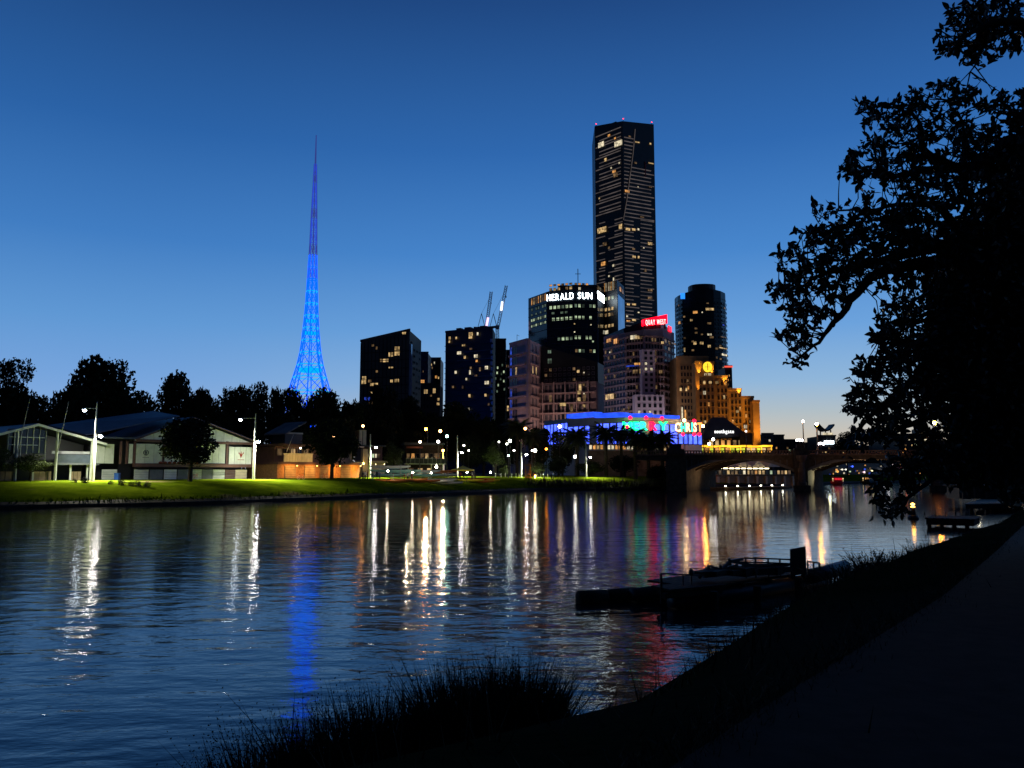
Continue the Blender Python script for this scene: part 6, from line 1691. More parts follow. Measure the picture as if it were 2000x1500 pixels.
b = MB(); b.tube([(pl.x, pl.y, z), (pl.x, pl.y, z + .5)], .05, 6); b.ball((pl.x, pl.y, z + .58), .12, 8); o = b.build('bollard_light', [lampmat((1, .5, .12), 500)]); tag(o, 'small amber ground light at the foot of the umpire stand', 'light')
# white bollards
BOL = MB().tube([(0, 0, -.1), (0, 0, .85), (0, 0, .95)], [.11, .10, .05], 8).mesh('bollard', [M['white_paint']])
for i, x in enumerate([968, 979, 987, 999, 1008, 1014, 1027, 1048, 1056, 1062, 1070]):
    q = at(x, 932, 193); z = land_z(q.x, q.y)
    o = put('bollard', BOL, None, (q.x, q.y, z)); tag(o, 'short white bollard, %s from the left in the line edging the grass' % ('first', 'second', 'third', 'fourth', 'fifth', 'sixth', 'seventh', 'eighth', 'ninth', 'tenth', 'eleventh')[i], 'bollard', 'white bollards edging the grass')
# bicycles leaning on the orange lit boathouse
def bike(label, px, Y, rz):
    p = at(px, 938, Y); z = land_z(p.x, p.y)
    t = thing('bicycle', label, 'bicycle', (p.x, p.y, z), 0, 'bicycles by the boathouse')
    u = Vector((math.cos(rz), math.sin(rz), 0))
    for s in (-.52, .52):
        c = p * 1; c.z = z + .34; c = c + u * s; b = MB(); n = 14
        pts = [c + u * (.33 * math.cos(2 * math.pi * k / n)) + Vector((0, 0, .33 * math.sin(2 * math.pi * k / n))) for k in range(n + 1)]
        b.tube(pts, .022, 4, cap=False); 
        for k in range(0, n, 2): b.bar(c, pts[k], .008)
        b.build('wheel', M['pole_grey'], t)
    P = lambda a, h: Vector((p.x, p.y, z)) + u * a + Vector((0, 0, h))
    b = MB()
    for q0, q1 in ((P(-.52, .34), P(-.05, .3)), (P(-.05, .3), P(-.2, .85)), (P(-.52, .34), P(-.18, .8)), (P(-.05, .3), P(.38, .78)), (P(-.18, .8), P(.36, .86)), (P(.52, .34), P(.36, .95))): b.tube([q0, q1], .02, 5)
    b.build('frame', M['red'], t)
    b = MB(); b.obox(P(-.22, .9), u, .26, .14, .06); b.build('saddle', M['black_metal'], t)
    b = MB(); b.tube([P(.4, .98) + Vector((-u.y, u.x, 0)) * .28, P(.4, .98) - Vector((-u.y, u.x, 0)) * .28], .018, 5); b.build('handlebar', M['black_metal'], t)
bike('bicycle left of the tree by the orange lit boathouse', 588, 142, .9); bike('bicycle right of the tree trunk by the orange lit boathouse', 634, 152, .85); bike('bicycle parked by the white panelled boathouse doors', 380, 131, .9)

# ------------------------------------------------------------------ riverside beyond the bridge
W_ = Face(xy(1398, 229), xy(1566, 250))
t = thing('promenade_wall', 'pale niched river wall with a strip of lit cafes above it, seen under the bridge', 'wall', W_.pt(W_.W / 2, 0))
zt = W_.z(929, 1480)
b = MB(); W_.box(b, 0, W_.W, -1, zt, 0, -6); b.build('wall', M['deck_wood'], t)
for i in range(10):
    a = i * W_.W / 9.3; b = MB(); W_.box(b, a, a + .8, -1, zt - .2, .02, .5); b.build('buttress', M['cream_paint'], t)
b = MB(); W_.box(b, 0, W_.W, zt, zt + .25, .5, -4); b.build('coping', M['stone'], t)
for i in range(22):
    a = (i + .5) * W_.W / 22
    window(t, W_, a, zt + .3, W_.W / 22 * .8, 1.3, rl.choice(['win_white', 'win_warm', 'win_orange', 'win_dim', 'win_green', 'win_blue', 'dark_glass']), 'frame_dark', 0, -4.1, 'cafe_window')
M['strip_lamp'] = emit('strip_lamp', (1, .85, .5), 10, True)
for i in range(9):
    a = W_.W * (.05 + .6 * i / 9); b = MB(); W_.box(b, a, a + 1.6, zt + 2.0, zt + 2.2, -1.0, -1.3); b.build('strip_light', M['strip_lamp'], t)
for i in range(3):
    a = W_.W * (.30 + .17 * i); b = MB(); b.slab([W_.pt(a, zt + 2.6, -2), W_.pt(a + 6, zt + 2.6, -2), W_.pt(a + 3.4, zt + 4.6, -3)], -W_.NN * 5); b.build('sail', M['cream_paint'], t)
# low moored ferry landing with lit edge
p0, p1 = ground(1410, 955, .3), ground(1545, 952, .3)
t = thing('pontoon_landing', 'flat pale landing stage with edge lights lying on the water under the bridge', 'landing stage', (p0 + p1) / 2)
u = (p1 - p0).normalized(); mid = (p0 + p1) / 2
b = MB(); b.obox(mid + Vector((0, 4, 0)), u, (p1 - p0).length, 4, .5); b.build('deck', M['deck_wood'], t)
for i in range(6):
    q = p0 + (p1 - p0) * ((i + .5) / 6) + Vector((0, 2.2, .55)); b = MB(); b.ball(q, .22, 6, sz=.5); b.build('edge_light', lampmat((1, .95, .75), 160), t)
# far bank lights beyond the right arch
W_ = Face(xy(1606, 318), xy(1800, 345))
t = thing('riverside_arcade', 'distant row of lit cafes in mixed colours, seen under the right arch of the bridge', 'building', W_.pt(W_.W / 2, 0))
b = MB(); W_.box(b, 0, W_.W, -.5, W_.z(905, 1700), 0, -8); b.build('wall', M['black_wall'], t)
rr = random.Random(8)
for i in range(34):
    a = rr.uniform(0, W_.W); z = rr.uniform(W_.z(929, 1700), W_.z(908, 1700)); 
    window(t, W_, a, z, rr.uniform(.6, 1.8), rr.uniform(.5, 1.1), rr.choice(['win_white', 'win_warm', 'win_orange', 'win_orange', 'win_blue', 'win_green', 'win_dim']), 'frame_dark', 0, .05 + i * .002, 'cafe_window')
for px, py, c, e, r in ((1641, 917, (1, .9, .7), 14, .35), (1648, 917, (1, .95, .8), 14, .35), (1661, 911, (.05, .12, 1), 20, .4), (1632, 921, (1, .5, .1), 10, .5), (1700, 919, (1, .9, .5), 16, .5), (1684, 922, (1, .7, .8), 16, .4), (1722, 918, (.9, .9, 1), 30, .5), (1730, 918, (.95, .95, 1), 30, .45), (1764, 913, (1, .2, .1), 20, .4), (1740, 908, (1, .8, .8), 10, .3)):
    a, z = W_.px(px, py); b = MB(); b.ball(W_.pt(a, z, 1.0), r, 8); b.bar(W_.pt(a, z, 1.0), W_.pt(a, z, 0), .1); b.build('festoon_lamp', lampmat(c, e), t)
def small_boat(label, px0, px1, py, Y, hullm, cabin, lampc):
    p0, p1 = ground(px0, py, 0), ground(px1, py, 0)
    s = Y / ((p0 + p1) / 2).y
    p0 = Vector((p0.x * s, Y, 0)); p1 = Vector((p1.x * s, Y, 0)); mid = (p0 + p1) / 2; Lb = (p1 - p0).length
    t = thing('moored_boat', label, 'boat', mid, group='boats moored beyond the bridge')
    me = hull_mesh('hull', Lb, 2.6, 1.5, M[hullm]); put('hull', me, t, mid + Vector((0, 0, -.3)))
    b = MB(); b.box(mid.x - Lb * .3, mid.x + Lb * .28, mid.y - .9, mid.y + .9, 1.1, 2.3); b.build('cabin', M[cabin], t)
    b = MB(); b.box(mid.x - Lb * .36, mid.x + Lb * .33, mid.y - 1.1, mid.y + 1.1, 2.33, 2.5); b.build('cabin_roof', M[hullm], t)
    for i in range(5):
        b = MB(); x = mid.x - Lb * .26 + i * Lb * .12; b.box(x, x + Lb * .08, mid.y - .96, mid.y - .91, 1.5, 2.1); b.build('cabin_window', M[lampc], t)
    for k in (-.38, .38): b = MB(); b.ball((mid.x + Lb * k, mid.y - .8, 1.9), .2, 6); b.bar((mid.x + Lb * k, mid.y - .8, 1.0), (mid.x + Lb * k, mid.y - .8, 1.9), .06); b.build('deck_lamp', lampmat((1, .7, .3), 12), t)
M['red_glow'] = emit('red_glow', (1, .03, .05), .9, True)
small_boat('small boat with red lit windows moored just right of the bridge pier', 1622, 1648, 944, 258, 'red', 'red', 'red_glow')
small_boat('dark cruise boat with amber windows moored under the right arch', 1680, 1712, 940, 274, 'black_metal', 'wood_dark', 'win_orange')
# ------------------------------------------------------------------ trees on the far bank
def leaf_quad(b, c, s, r_, mi=0, flat=0.0):
    d = Vector((r_.gauss(0, 1), r_.gauss(0, 1), r_.gauss(0, 1) * (1 - flat))).normalized()
    e = d.cross(Vector((r_.gauss(0, 1), r_.gauss(0, 1), r_.gauss(0, 1)))).normalized()
    k = len(b.v)
    n = d.cross(e) * (s * .25)
    for p in (c - d * s * .5, c + e * s * .32 + n, c + d * s * .5, c - e * s * .32 + n): b.v.append(tuple(p))
    b.f.append((k, k + 1, k + 2, k + 3)); b.m.append(mi)
def crown_mesh(seed, matn, lobes=14, n=4200, leaf=.115, tall=1.0, open_=0.0, spiky=.35):
    """crown about 2 wide and 2*tall high, centred at the origin: leaf clumps scattered through uneven lobes"""
    r_ = random.Random(seed); b = MB(); L_ = []
    for i in range(lobes):
        a = r_.uniform(0, 2 * math.pi); u = r_.uniform(-.8, .95)
        rr_ = math.sqrt(max(0, 1 - u * u)) * r_.uniform(.25, .75)
        rad_ = r_.uniform(.24, .46) * (1 - open_ * .3)
        L_.append((Vector((math.cos(a) * rr_, math.sin(a) * rr_, u * tall * .72)), rad_))
    if not open_: L_.append((Vector((0, 0, -.05)), .62)); L_.append((Vector((0, 0, -.45 * tall)), .5))
    for i in range(n):
        c, rad_ = L_[r_.randrange(len(L_))]
        d = Vector((r_.gauss(0, 1), r_.gauss(0, 1), r_.gauss(0, 1))).normalized()
        q = c + d * rad_ * (r_.random() ** .33) * (1 + (r_.random() ** 6) * spiky)
        leaf_quad(b, q, leaf * r_.uniform(.6, 1.5), r_)
    # twigs that stand out of the outline
    for i in range(int(40 * (1 - open_))):
        c, rad_ = L_[r_.randrange(len(L_))]
        d = Vector((r_.gauss(0, .8), r_.gauss(0, .8), abs(r_.gauss(.6, .6)))).normalized()
        for j in range(7):
            leaf_quad(b, c + d * rad_ * (.92 + j * .045) + Vector((r_.gauss(0, .02), r_.gauss(0, .02), 0)), leaf * .7, r_)
    return b.mesh('crown', [M[matn]])
CROWN = {'a': crown_mesh(1, 'leaf_far'), 'b': crown_mesh(2, 'leaf_far', 18, 4600), 'c': crown_mesh(3, 'leaf_far', 11, 4000, .115), 'd': crown_mesh(4, 'leaf_far', 16, 4600, .105, 1.15), 'e': crown_mesh(5, 'leaf_far', 20, 4600, .11, .8),
         'open': crown_mesh(6, 'leaf_far', 9, 1500, .075, .55, 1.0, .2), 'mid': crown_mesh(7, 'leaf_mid', 14, 1800, .10), 'low': crown_mesh(8, 'leaf_far', 14, 3200, .11, .7)}
def trunk_mesh(seed, h, r0, spread):
    r_ = random.Random(seed); b = MB()
    b.tube([(0, 0, -.2), (r_.uniform(-.1, .1), 0, h * .35), (r_.uniform(-.3, .3), r_.uniform(-.2, .2), h * .7)], [r0 * 1.3, r0 * .85, r0 * .5], 8)
    for i in range(6):
        a = r_.uniform(0, 6.28); z0 = h * r_.uniform(.3, .6)
        b.tube([(0, 0, z0), (math.cos(a) * spread * .35, math.sin(a) * spread * .35, z0 + h * .15), (math.cos(a) * spread * .7, math.sin(a) * spread * .7, z0 + h * .36)], [r0 * .5, r0 * .3, r0 * .1], 6)
    return b.mesh('trunk', [M['bark_far']])
def tree(label, px, pytop, hw, Y, crown, pybot=None, rz=None, group='dark trees on the far bank', trunk_px=None, name='tree', cat='tree', depth=1.0):
    """tree whose crown spans px +- hw and tops out at pytop; pybot is the foot of the crown"""
    c = at(px, pytop, Y); wr = hw / FPX * Y
    x0 = at(trunk_px, 930, Y).x if trunk_px else c.x
    zg = land_z(x0, Y) - .1
    ztop = c.z; zbot = at(px, pybot, Y).z if pybot else zg + (ztop - zg) * .16
    t = thing(name, label, cat, (x0, Y, zg), 0, group)
    tr = put('trunk', trunk_mesh(int(px * 7 + pytop), max(2.0, (ztop - zg) * .9), max(.12, wr * .06), wr * .9), t, (x0, Y, zg))
    me = CROWN[crown]
    ext = max(v.co.z for v in me.vertices); lo = min(v.co.z for v in me.vertices); ex = 1.0
    sz = (ztop - zbot) / (ext - lo)
    o = put('crown', me, t, (c.x, Y, ztop - ext * sz), rz if rz is not None else (px * 13 % 628) / 100, (wr / ex, wr / ex * depth, sz))
    return t
TR = [
 ('flat topped pine with an open layered crown at the far left', 35, 697, 52, 150, 'open', 770), ('broad dark tree under the flat topped pine at the far left', 30, 742, 68, 146, 'e', None), ('dark tree just right of the flat topped pine', 82, 768, 40, 140, 'c', None),
 ('tallest dark tree behind the gap between the first two boathouses', 200, 690, 68, 158, 'b', None), ('dark shoulder of foliage left of the tallest tree', 143, 742, 42, 150, 'a', None), ('round dark tree right of the tallest tree', 262, 760, 45, 150, 'c', None),
 ('pointed dark tree behind the white panelled boathouse', 338, 722, 55, 165, 'd', None), ('dark tree on the right slope of the pointed tree', 388, 752, 40, 160, 'a', None), ('low dark tree between the pointed tree and the spire group', 425, 775, 30, 158, 'c', None), ('dark tree with a ragged top, third group from the left', 466, 748, 42, 175, 'b', None),
 ('dark tree with a knobbly top left of the spire', 500, 743, 32, 182, 'c', None), ('small dark tree just left of the spire', 536, 750, 24, 188, 'a', None), ('dark tree whose top touches the left foot of the spire', 572, 752, 34, 186, 'd', None), ('dark tree whose top touches the right foot of the spire', 640, 750, 40, 190, 'e', None),
 ('low dark tree in front of the spire foot', 604, 768, 36, 184, 'c', None), ('dark tree sloping down right of the spire', 684, 776, 34, 196, 'a', None), ('dark tree in front of the slanting glass tower', 752, 745, 40, 225, 'd', None), ('low dark tree left of the glass tower foot', 716, 788, 34, 214, 'c', None),
 ('dark tree at the right foot of the glass tower', 795, 770, 38, 235, 'b', None), ('dark tree before the low apartment block', 835, 800, 40, 228, 'a', None), ('large dark tree under the balcony tower', 893, 782, 55, 235, 'e', None), ('dark tree right of the large one under the cranes', 945, 812, 40, 228, 'b', None),
 ('dark tree at the foot of the pink apartment block', 995, 818, 34, 232, 'c', None), ('dark bushy tree before the pink apartment block', 1052, 832, 32, 226, 'a', None), ('dark tree before the left end of the blue lit hall', 1098, 838, 30, 222, 'd', None),
 ('dark tree behind the orange lit boathouse', 560, 800, 50, 172, 'a', None), ('dark tree behind the white panelled boathouse gable', 480, 800, 48, 168, 'e', None), ('dark tree behind the steel gable boathouse', 120, 790, 60, 142, 'b', None), ('low dark tree between the boathouse roofs', 235, 792, 48, 146, 'e', None), ('dark tree left of the lodge', 672, 800, 42, 188, 'b', None), ('dark tree behind the lodge', 745, 815, 36, 205, 'a', None), ('dark tree filling the gap behind the clubhouse', 800, 838, 40, 215, 'c', None), ('dark tree behind the yellow canopy', 920, 845, 40, 222, 'e', None)]
for a in TR: tree(*a)
tree('round dark tree with a bare trunk on the lawn before the white panelled boathouse', 376, 812, 66, 121, 'b', 913, group='trees on the lawn')
tree('round dark tree with a bare trunk on the lawn before the orange lit boathouse', 652, 812, 54, 150, 'd', 914, trunk_px=648, group='trees on the lawn')
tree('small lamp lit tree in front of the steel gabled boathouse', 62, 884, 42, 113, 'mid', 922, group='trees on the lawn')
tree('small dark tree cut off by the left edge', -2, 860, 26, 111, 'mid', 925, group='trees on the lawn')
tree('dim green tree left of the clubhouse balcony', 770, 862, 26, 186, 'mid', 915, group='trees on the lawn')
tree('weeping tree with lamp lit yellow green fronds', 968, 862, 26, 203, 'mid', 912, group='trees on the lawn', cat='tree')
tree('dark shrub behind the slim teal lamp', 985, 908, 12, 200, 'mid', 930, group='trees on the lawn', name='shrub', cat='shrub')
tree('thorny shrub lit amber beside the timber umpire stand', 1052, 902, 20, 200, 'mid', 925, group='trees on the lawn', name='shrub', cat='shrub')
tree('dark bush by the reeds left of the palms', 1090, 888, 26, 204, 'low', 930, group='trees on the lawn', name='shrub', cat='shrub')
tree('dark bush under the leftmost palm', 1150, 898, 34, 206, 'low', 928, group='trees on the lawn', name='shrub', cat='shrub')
tree('dark bush at the bridge abutment', 1282, 905, 26, 198, 'low', 945, group='trees on the lawn', name='shrub', cat='shrub')
tree('dark tree beside the bridge abutment behind the palms', 1220, 885, 40, 212, 'low', 925, group='trees on the lawn')
tree('dark leafy tree screening the bridge abutment', 1318, 898, 26, 186, 'low', 948, group='trees on the lawn')
tree('round dark tree by the riverside hall on the right skyline', 1652, 842, 22, 300, 'c', 885, group='trees on the lawn')
# row of small dark tussocks at the water's edge (far left)
TUS = crown_mesh(31, 'leaf_far', 10, 420, .16, .7)
for i, (x, s) in enumerate([(143, .55), (164, .8), (215, .5), (237, .8), (254, .6), (266, .8), (286, .75)]):
    q = ground(x, 972, .75); z = land_z(q.x, q.y)
    o = put('grass_tussock', TUS, None, (q.x, q.y, z + .25 * s), i * 1.3, (s, s, s * .9)); tag(o, 'small dark grass tussock at the far lawn edge, %s from the left of its row' % ('first', 'second', 'third', 'fourth', 'fifth', 'sixth', 'seventh')[i], 'tussock', 'grass tussocks along the far lawn edge')
# dark reed bank running up to the bridge
rr = random.Random(5)
b = MB()
pts = [p for p in dense(BANK, 1.0) if 8 < p.x < 39 and p.y < 200]
for p in pts:
    for k in range(46):
        q = p + Vector((rr.uniform(-5.5, .6), rr.uniform(-.5, 4))) ; h = rr.uniform(.7, 1.9)
        z = max(0.0, land_z(q.x, q.y)) if k % 6 == 0 else z if k else .4
        a = rr.uniform(0, 6.28); w_ = rr.uniform(.06, .14); lx, ly = rr.gauss(0, .3), rr.gauss(0, .3)
        v = (math.cos(a) * w_, math.sin(a) * w_); i0 = len(b.v)
        b.v += [(q.x - v[0], q.y - v[1], z - .2), (q.x + v[0], q.y + v[1], z - .2), (q.x + lx, q.y + ly, z + h)]; b.f.append((i0, i0 + 1, i0 + 2)); b.m.append(0)
struct(b.build('reed_bed', M['reed']), 'stuff')

# ------------------------------------------------------------------ palms
def frond_mesh(seed, Lf=3.0):
    r_ = random.Random(seed); b = MB(); n = 11; pts = []
    droop = r_.uniform(.5, .9)
    for i in range(n + 1):
        u = i / n; pts.append(Vector((Lf * (u - .18 * u * u * droop), 0, Lf * (.22 * u - .55 * droop * u * u))))
    b.tube(pts, [.05 * (1 - .8 * i / n) for i in range(n + 1)], 4)
    for i in range(1, n):
        for s in (-1, 1):
            for k in range(2):
                p = pts[i] + (pts[i + 1] - pts[i]) * (k * .5); u = (i + k * .5) / n
                ll = Lf * .26 * math.sin(math.pi * min(1, .15 + u * .9)) + .1
                tip = p + Vector((ll * .65, s * ll * .75, -ll * r_.uniform(.25, .55)))
                w_ = Vector((.09, 0, 0)); i0 = len(b.v)
                b.v += [tuple(p - w_), tuple(p + w_), tuple(tip)]; b.f.append((i0, i0 + 1, i0 + 2)); b.m.append(0)
    return b.mesh('frond', [M['leaf_palm']])
FRONDS = [frond_mesh(i) for i in range(5)]
def palm(label, px, pyc, Y, s, rz, pybase=934):
    c = at(px, pyc, Y); x = c.x; zg = land_z(x, Y) - .1
    t = thing('palm_tree', label, 'palm', (x, Y, zg), 0, 'palms by the bridge'); r_ = random.Random(int(px))
    b = MB(); hh = c.z - zg; b.tube([(x, Y, zg), (x + .1, Y, zg + .4), (x, Y, zg + hh * .5), (x - .05, Y, zg + hh * .96)], [.62, .48, .40, .42], 10)
    for k in range(int(hh / .35)): b.lathe((x, Y, zg + .3 + k * .35), [(.46, 0), (.5, .12), (.44, .2)], 8)
    b.build('trunk', M['bark_far'], t)
    b = MB(); b.ball((x, Y, c.z - .1), .6, 8, sz=1.2); b.build('crown_heart', M['bark_far'], t)
    for k in range(46):
        a = k * 2.399 + rz; tilt = -1.05 + 2.0 * (k / 46) + r_.uniform(-.12, .12)
        put('frond', FRONDS[k % 5], t, (x, Y, c.z), scale=(s * r_.uniform(.85, 1.1),) * 3, rot=(0, -tilt * .8, a))
palm('date palm standing farthest left before the blue lit hall', 1127, 852, 210, 1.81, .1)
palm('date palm between the leftmost one and the middle group', 1183, 845, 205, 1.67, 1.2)
palm('date palm under the first letter of the green and red word', 1213, 848, 209, 1.45, 2.2)
palm('date palm in the middle of the group, under the green letters', 1240, 853, 204, 1.52, 3.1)
palm('shortest date palm in the front of the group under the red letter', 1266, 862, 201, 1.74, .7)
palm('date palm farthest right, its fronds reaching toward the word CHRIST', 1293, 857, 203, 1.67, 1.9)
palm('date palm with a dim crown before the pink apartment block', 1010, 835, 224, 1.81, 2.9)
palm('low date palm left of the blue hall corner', 1040, 852, 222, 1.59, 2.0)
# ------------------------------------------------------------------ things on the water
# navigation buoy
q = ground(1784, 1013, 0)
t = thing('navigation_buoy', 'dark navigation buoy with a glowing amber top, floating near the right bank', 'buoy', q)
b = MB(); b.lathe(q, [(.1, -.3), (.42, -.2), (.48, .12), (.40, .28), (.2, .36)], 14); b.build('float', M['black_metal'], t)
b = MB()
for k in range(4):
    a = k * math.pi / 2 + .4; b.bar(q + Vector((.3 * math.cos(a), .3 * math.sin(a), .3)), q + Vector((.1 * math.cos(a), .1 * math.sin(a), 1.0)), .07)
b.lathe(q + Vector((0, 0, .3)), [(.26, 0), (.2, .35), (.1, .7)], 8); b.build('frame', M['black_metal'], t)
b = MB(); b.lathe(q + Vector((0, 0, 1.02)), [(.2, 0), (.2, .06), (.06, .10), (.2, .30), (.02, .42)], 10); b.build('top_mark', emit('buoy_amber', (1, .45, .08), 8, True), t)
# boom and moored work pontoon
def wl(px, py, z=0): return ground(px, py, z)
t = thing('work_pontoon', 'dark moored work pontoon with pipe rails, frames and an upright board', 'pontoon', wl(1460, 1150))
pc0, pc1 = wl(1345, 1166, .25), wl(1600, 1128, .25)
u = (pc1 - pc0).normalized(); nrm_ = Vector((-u.y, u.x, 0)); Lp = (pc1 - pc0).length
def W(a, d, z): return Vector((pc0.x, pc0.y, 0)) + u * a + nrm_ * d + Vector((0, 0, z))
for d in (-.2, 1.5):
    b = MB(); b.tube([W(-1.0, d, .18), W(Lp * .98 + .3, d, .22)], .27, 12); b.build('float_tube', M['black_metal'], t, True)
b = MB(); b.tube([W(Lp * .78, -.55, .45), W(Lp + .9, -.55, .62)], .27, 12); b.build('pipe_roll', M['black_metal'], t, True)
n = 22
for i in range(n):
    a = Lp * (i / n) * .95; b = MB(); b.obox(W(a + .13, .65, .58), u, Lp * .95 / n - .03, 2.2, .06); b.build('deck_plank', M['wood_dark'], t)
b = MB()
for a in (.15, .3, .5, .7, .9): b.obox(W(Lp * a, .65, .48), nrm_, 2.3, .12, .12)
b.build('deck_joist', M['wood_dark'], t)
# rails
def P(px, py, D): return at(px, py, D)
Dm = (pc0.y + pc1.y) / 2
rail = [(1452, 1090, 28.6), (1500, 1091, 29.0), (1546, 1093, 29.3)]
b = MB()
for (x0, y0, d0), (x1, y1, d1) in zip(rail, rail[1:]): b.bar(P(x0, y0, d0), P(x1, y1, d1), .05); b.bar(P(x0, y0 + 8, d0), P(x1, y1 + 8, d1), .05)
for x, y, d in ((1456, 1090, 28.6), (1475, 1088, 28.8), (1500, 1091, 29.0), (1523, 1092, 29.2), (1544, 1093, 29.3)):
    p_ = P(x, y, d); b.bar(p_, Vector((p_.x, p_.y, .55)), .05)
b.build('pipe_rail', M['black_metal'], t)
b = MB(); r0, r1 = P(1577, 1096, 29.9), P(1600, 1100, 30.3)
b.bar(r0, r1, .05); b.bar(r0, Vector((r0.x, r0.y, .5)), .05); b.bar(r1, Vector((r1.x, r1.y, .5)), .06); b.bar((r0 + r1) / 2, Vector(((r0 + r1) / 2).xy.to_3d() + Vector((0, 0, .5))), .05); b.build('end_rail', M['black_metal'], t)
b = MB(); s0, s1, s2, s3 = P(1545, 1123, 29.5), P(1575, 1122, 29.6), P(1574, 1067, 29.6), P(1544, 1073, 29.5); b.slab([s0, s1, s2, s3], (0, .08, 0)); b.build('upright_board', M['black_metal'], t)
b = MB()
for p_ in (s0, s1): b.bar(p_, Vector((p_.x, p_.y, .5)), .07)
b.build('board_leg', M['black_metal'], t)
# tangle of frames and gear on the deck
b = MB()
gear = [(1365, 1128, 1385, 1106), (1385, 1106, 1410, 1112), (1410, 1112, 1426, 1096), (1426, 1096, 1450, 1092), (1426, 1096, 1490, 1108), (1380, 1120, 1440, 1104), (1375, 1126, 1500, 1112), (1450, 1104, 1545, 1103), (1440, 1098, 1520, 1114), (1407, 1118, 1407, 1103), (1384, 1116, 1384, 1104), (1426, 1104, 1424, 1090)]
for x0, y0, x1, y1 in gear: b.bar(P(x0, y0, 27.4 + (x0 - 1365) * .012), P(x1, y1, 27.4 + (x1 - 1365) * .012), .09)
b.build('pipe_frame', M['black_metal'], t)
rg = random.Random(4)
for i in range(9):
    x = 1372 + i * 19; p_ = P(x, 1122 - i * .9, 27.2 + i * .26); b = MB(); b.obox(p_ + Vector((0, 0, .05)), u + Vector((rg.uniform(-.3, .3), rg.uniform(-.3, .3), 0)), rg.uniform(.4, .9), rg.uniform(.4, .8), rg.uniform(.12, .3)); b.build('gear_box', M['wood_dark'], t)
b = MB(); p_ = P(1350, 1118, 26.6); b.ball(p_, .1, 8, sz=1.3); b.bar(p_, Vector((p_.x, p_.y, .3)), .04); b.build('marker_ball', M['black_metal'], t)
# landing arm on the left of the pontoon, with its post rail
l0, l1 = wl(1290, 1170, .2), wl(1350, 1166, .2)
t2 = thing('gangway', 'dark low gangway with a thin handrail at the left end of the work pontoon', 'gangway', (l0 + l1) / 2)
uu = (pc0 - wl(1288, 1172, .2)).normalized()
b = MB(); g0, g1 = P(1290, 1150, 26), P(1400, 1140, 27.0)
for i in range(10):
    a = g0 + (g1 - g0) * ((i + .5) / 10); b.obox(a, g1 - g0, (g1 - g0).length / 10 - .02, 1.0, .08)
b.bar(g0 + Vector((0, -.45, -.15)), g1 + Vector((0, -.45, -.15)), .16); b.bar(g0 + Vector((0, .45, -.15)), g1 + Vector((0, .45, -.15)), .16); b.build('gangway_deck', M['wood_dark'], t2)
b = MB(); h0, h1 = P(1291, 1120, 26), P(1375, 1124, 26.8); b.bar(h0, h1, .045); b.bar(h0, Vector((h0.x, h0.y, .15)), .07); b.bar((h0 + h1) / 2, ((h0 + h1) / 2).xy.to_3d() + Vector((0, 0, .4)), .04); b.build('handrail', M['black_metal'], t2)
m0 = P(1430, 1185, 26); 
for i, (x, y) in enumerate(((1316, 1180), (1395, 1190), (1480, 1178), (1560, 1160))):
    q = wl(x, y, 0); bb = MB(); bb.tube([q + Vector((0, 0, -.8)), q + Vector((0, 0, .55))], .13, 8); o = bb.build('mooring_pile', M['wood_dark'], origin=q); tag(o, 'short dark mooring pile against the work pontoon, %s from the left' % ('first', 'second', 'third', 'fourth')[i], 'pile', 'mooring piles by the work pontoon')
# dark log boom
b0, b1 = wl(1128, 1172, .1), wl(1302, 1162, .1)
t3 = thing('log_boom', 'long dark floating log boom reaching left from the work pontoon', 'boom', (b0 + b1) / 2)
k = 3
for i in range(k):
    s0 = b0 + (b1 - b0) * (i / k); s1 = b0 + (b1 - b0) * ((i + .96) / k); b = MB(); b.tube([s0, s0 + (s1 - s0) * .03, s0 + (s1 - s0) * .97, s1], [.2, .3, .3 + .03 * i, .2], 10); b.build('log', M['wood_dark'], t3, True)
    if i: b = MB(); b.tube([s0 - (s1 - s0) * .05, s0 + (s1 - s0) * .02], .06, 6); b.build('link', M['black_metal'], t3)

# ------------------------------------------------------------------ landing on the right
p0, p1 = ground(1884, 984, .9), ground(2040, 982, .9)
def rect_deck(t, c0, c1, depth, z, mname, n, pname):
    # the decks run back along the bank
    uu = (c1 - c0); Lw = uu.length; uu = uu.normalized(); nn = Vector((.57, .82, 0)).normalized()
    for i in range(n):
        a = c0 + uu * (Lw * i / n + .015); e = c0 + uu * (Lw * (i + 1) / n - .015); a.z = e.z = z
        b = MB(); b.slab([a, e, e + nn * depth, a + nn * depth], (0, 0, -.1)); b.build(pname, M[mname], t)
    a, e = c0 + uu * .1, c1 - uu * .1; a.z = e.z = z - .12
    b = MB(); b.slab([a, e, e + nn * (depth - .1), a + nn * (depth - .1)], (0, 0, -.4)); b.build('bearer', M['wood_dark'], t)
    for i in range(4):
        c = c0 + uu * (Lw * (i + .3) / 4) + nn * .4; b = MB(); b.tube([(c.x, c.y, -.8), (c.x, c.y, z - .2)], .16, 8); b.build('pile', M['wood_dark'], t)
t = thing('lit_wharf', 'pale lamp lit timber wharf at the right edge beyond the buoy', 'wharf', (p0 + p1) / 2)
rect_deck(t, p0, p1, 23, .9, 'deck_wood', 14, 'deck_plank')
t = thing('landing_stage', 'dark low landing stage just right of the buoy', 'landing stage', ground(1850, 1012, .4))
rect_deck(t, ground(1806, 1019, .45), ground(1905, 1022, .45), 4.5, .75, 'wood_dark', 12, 'deck_plank')
b = MB(); q0, q1 = ground(1806, 1008, .8), ground(1925, 1006, .8); 
for i in range(7):
    q = q0 + (q1 - q0) * (i / 6); b.bar((q.x, q.y, .75), (q.x, q.y, 1.15), .08)
b.build('kerb_post', M['black_metal'], t)
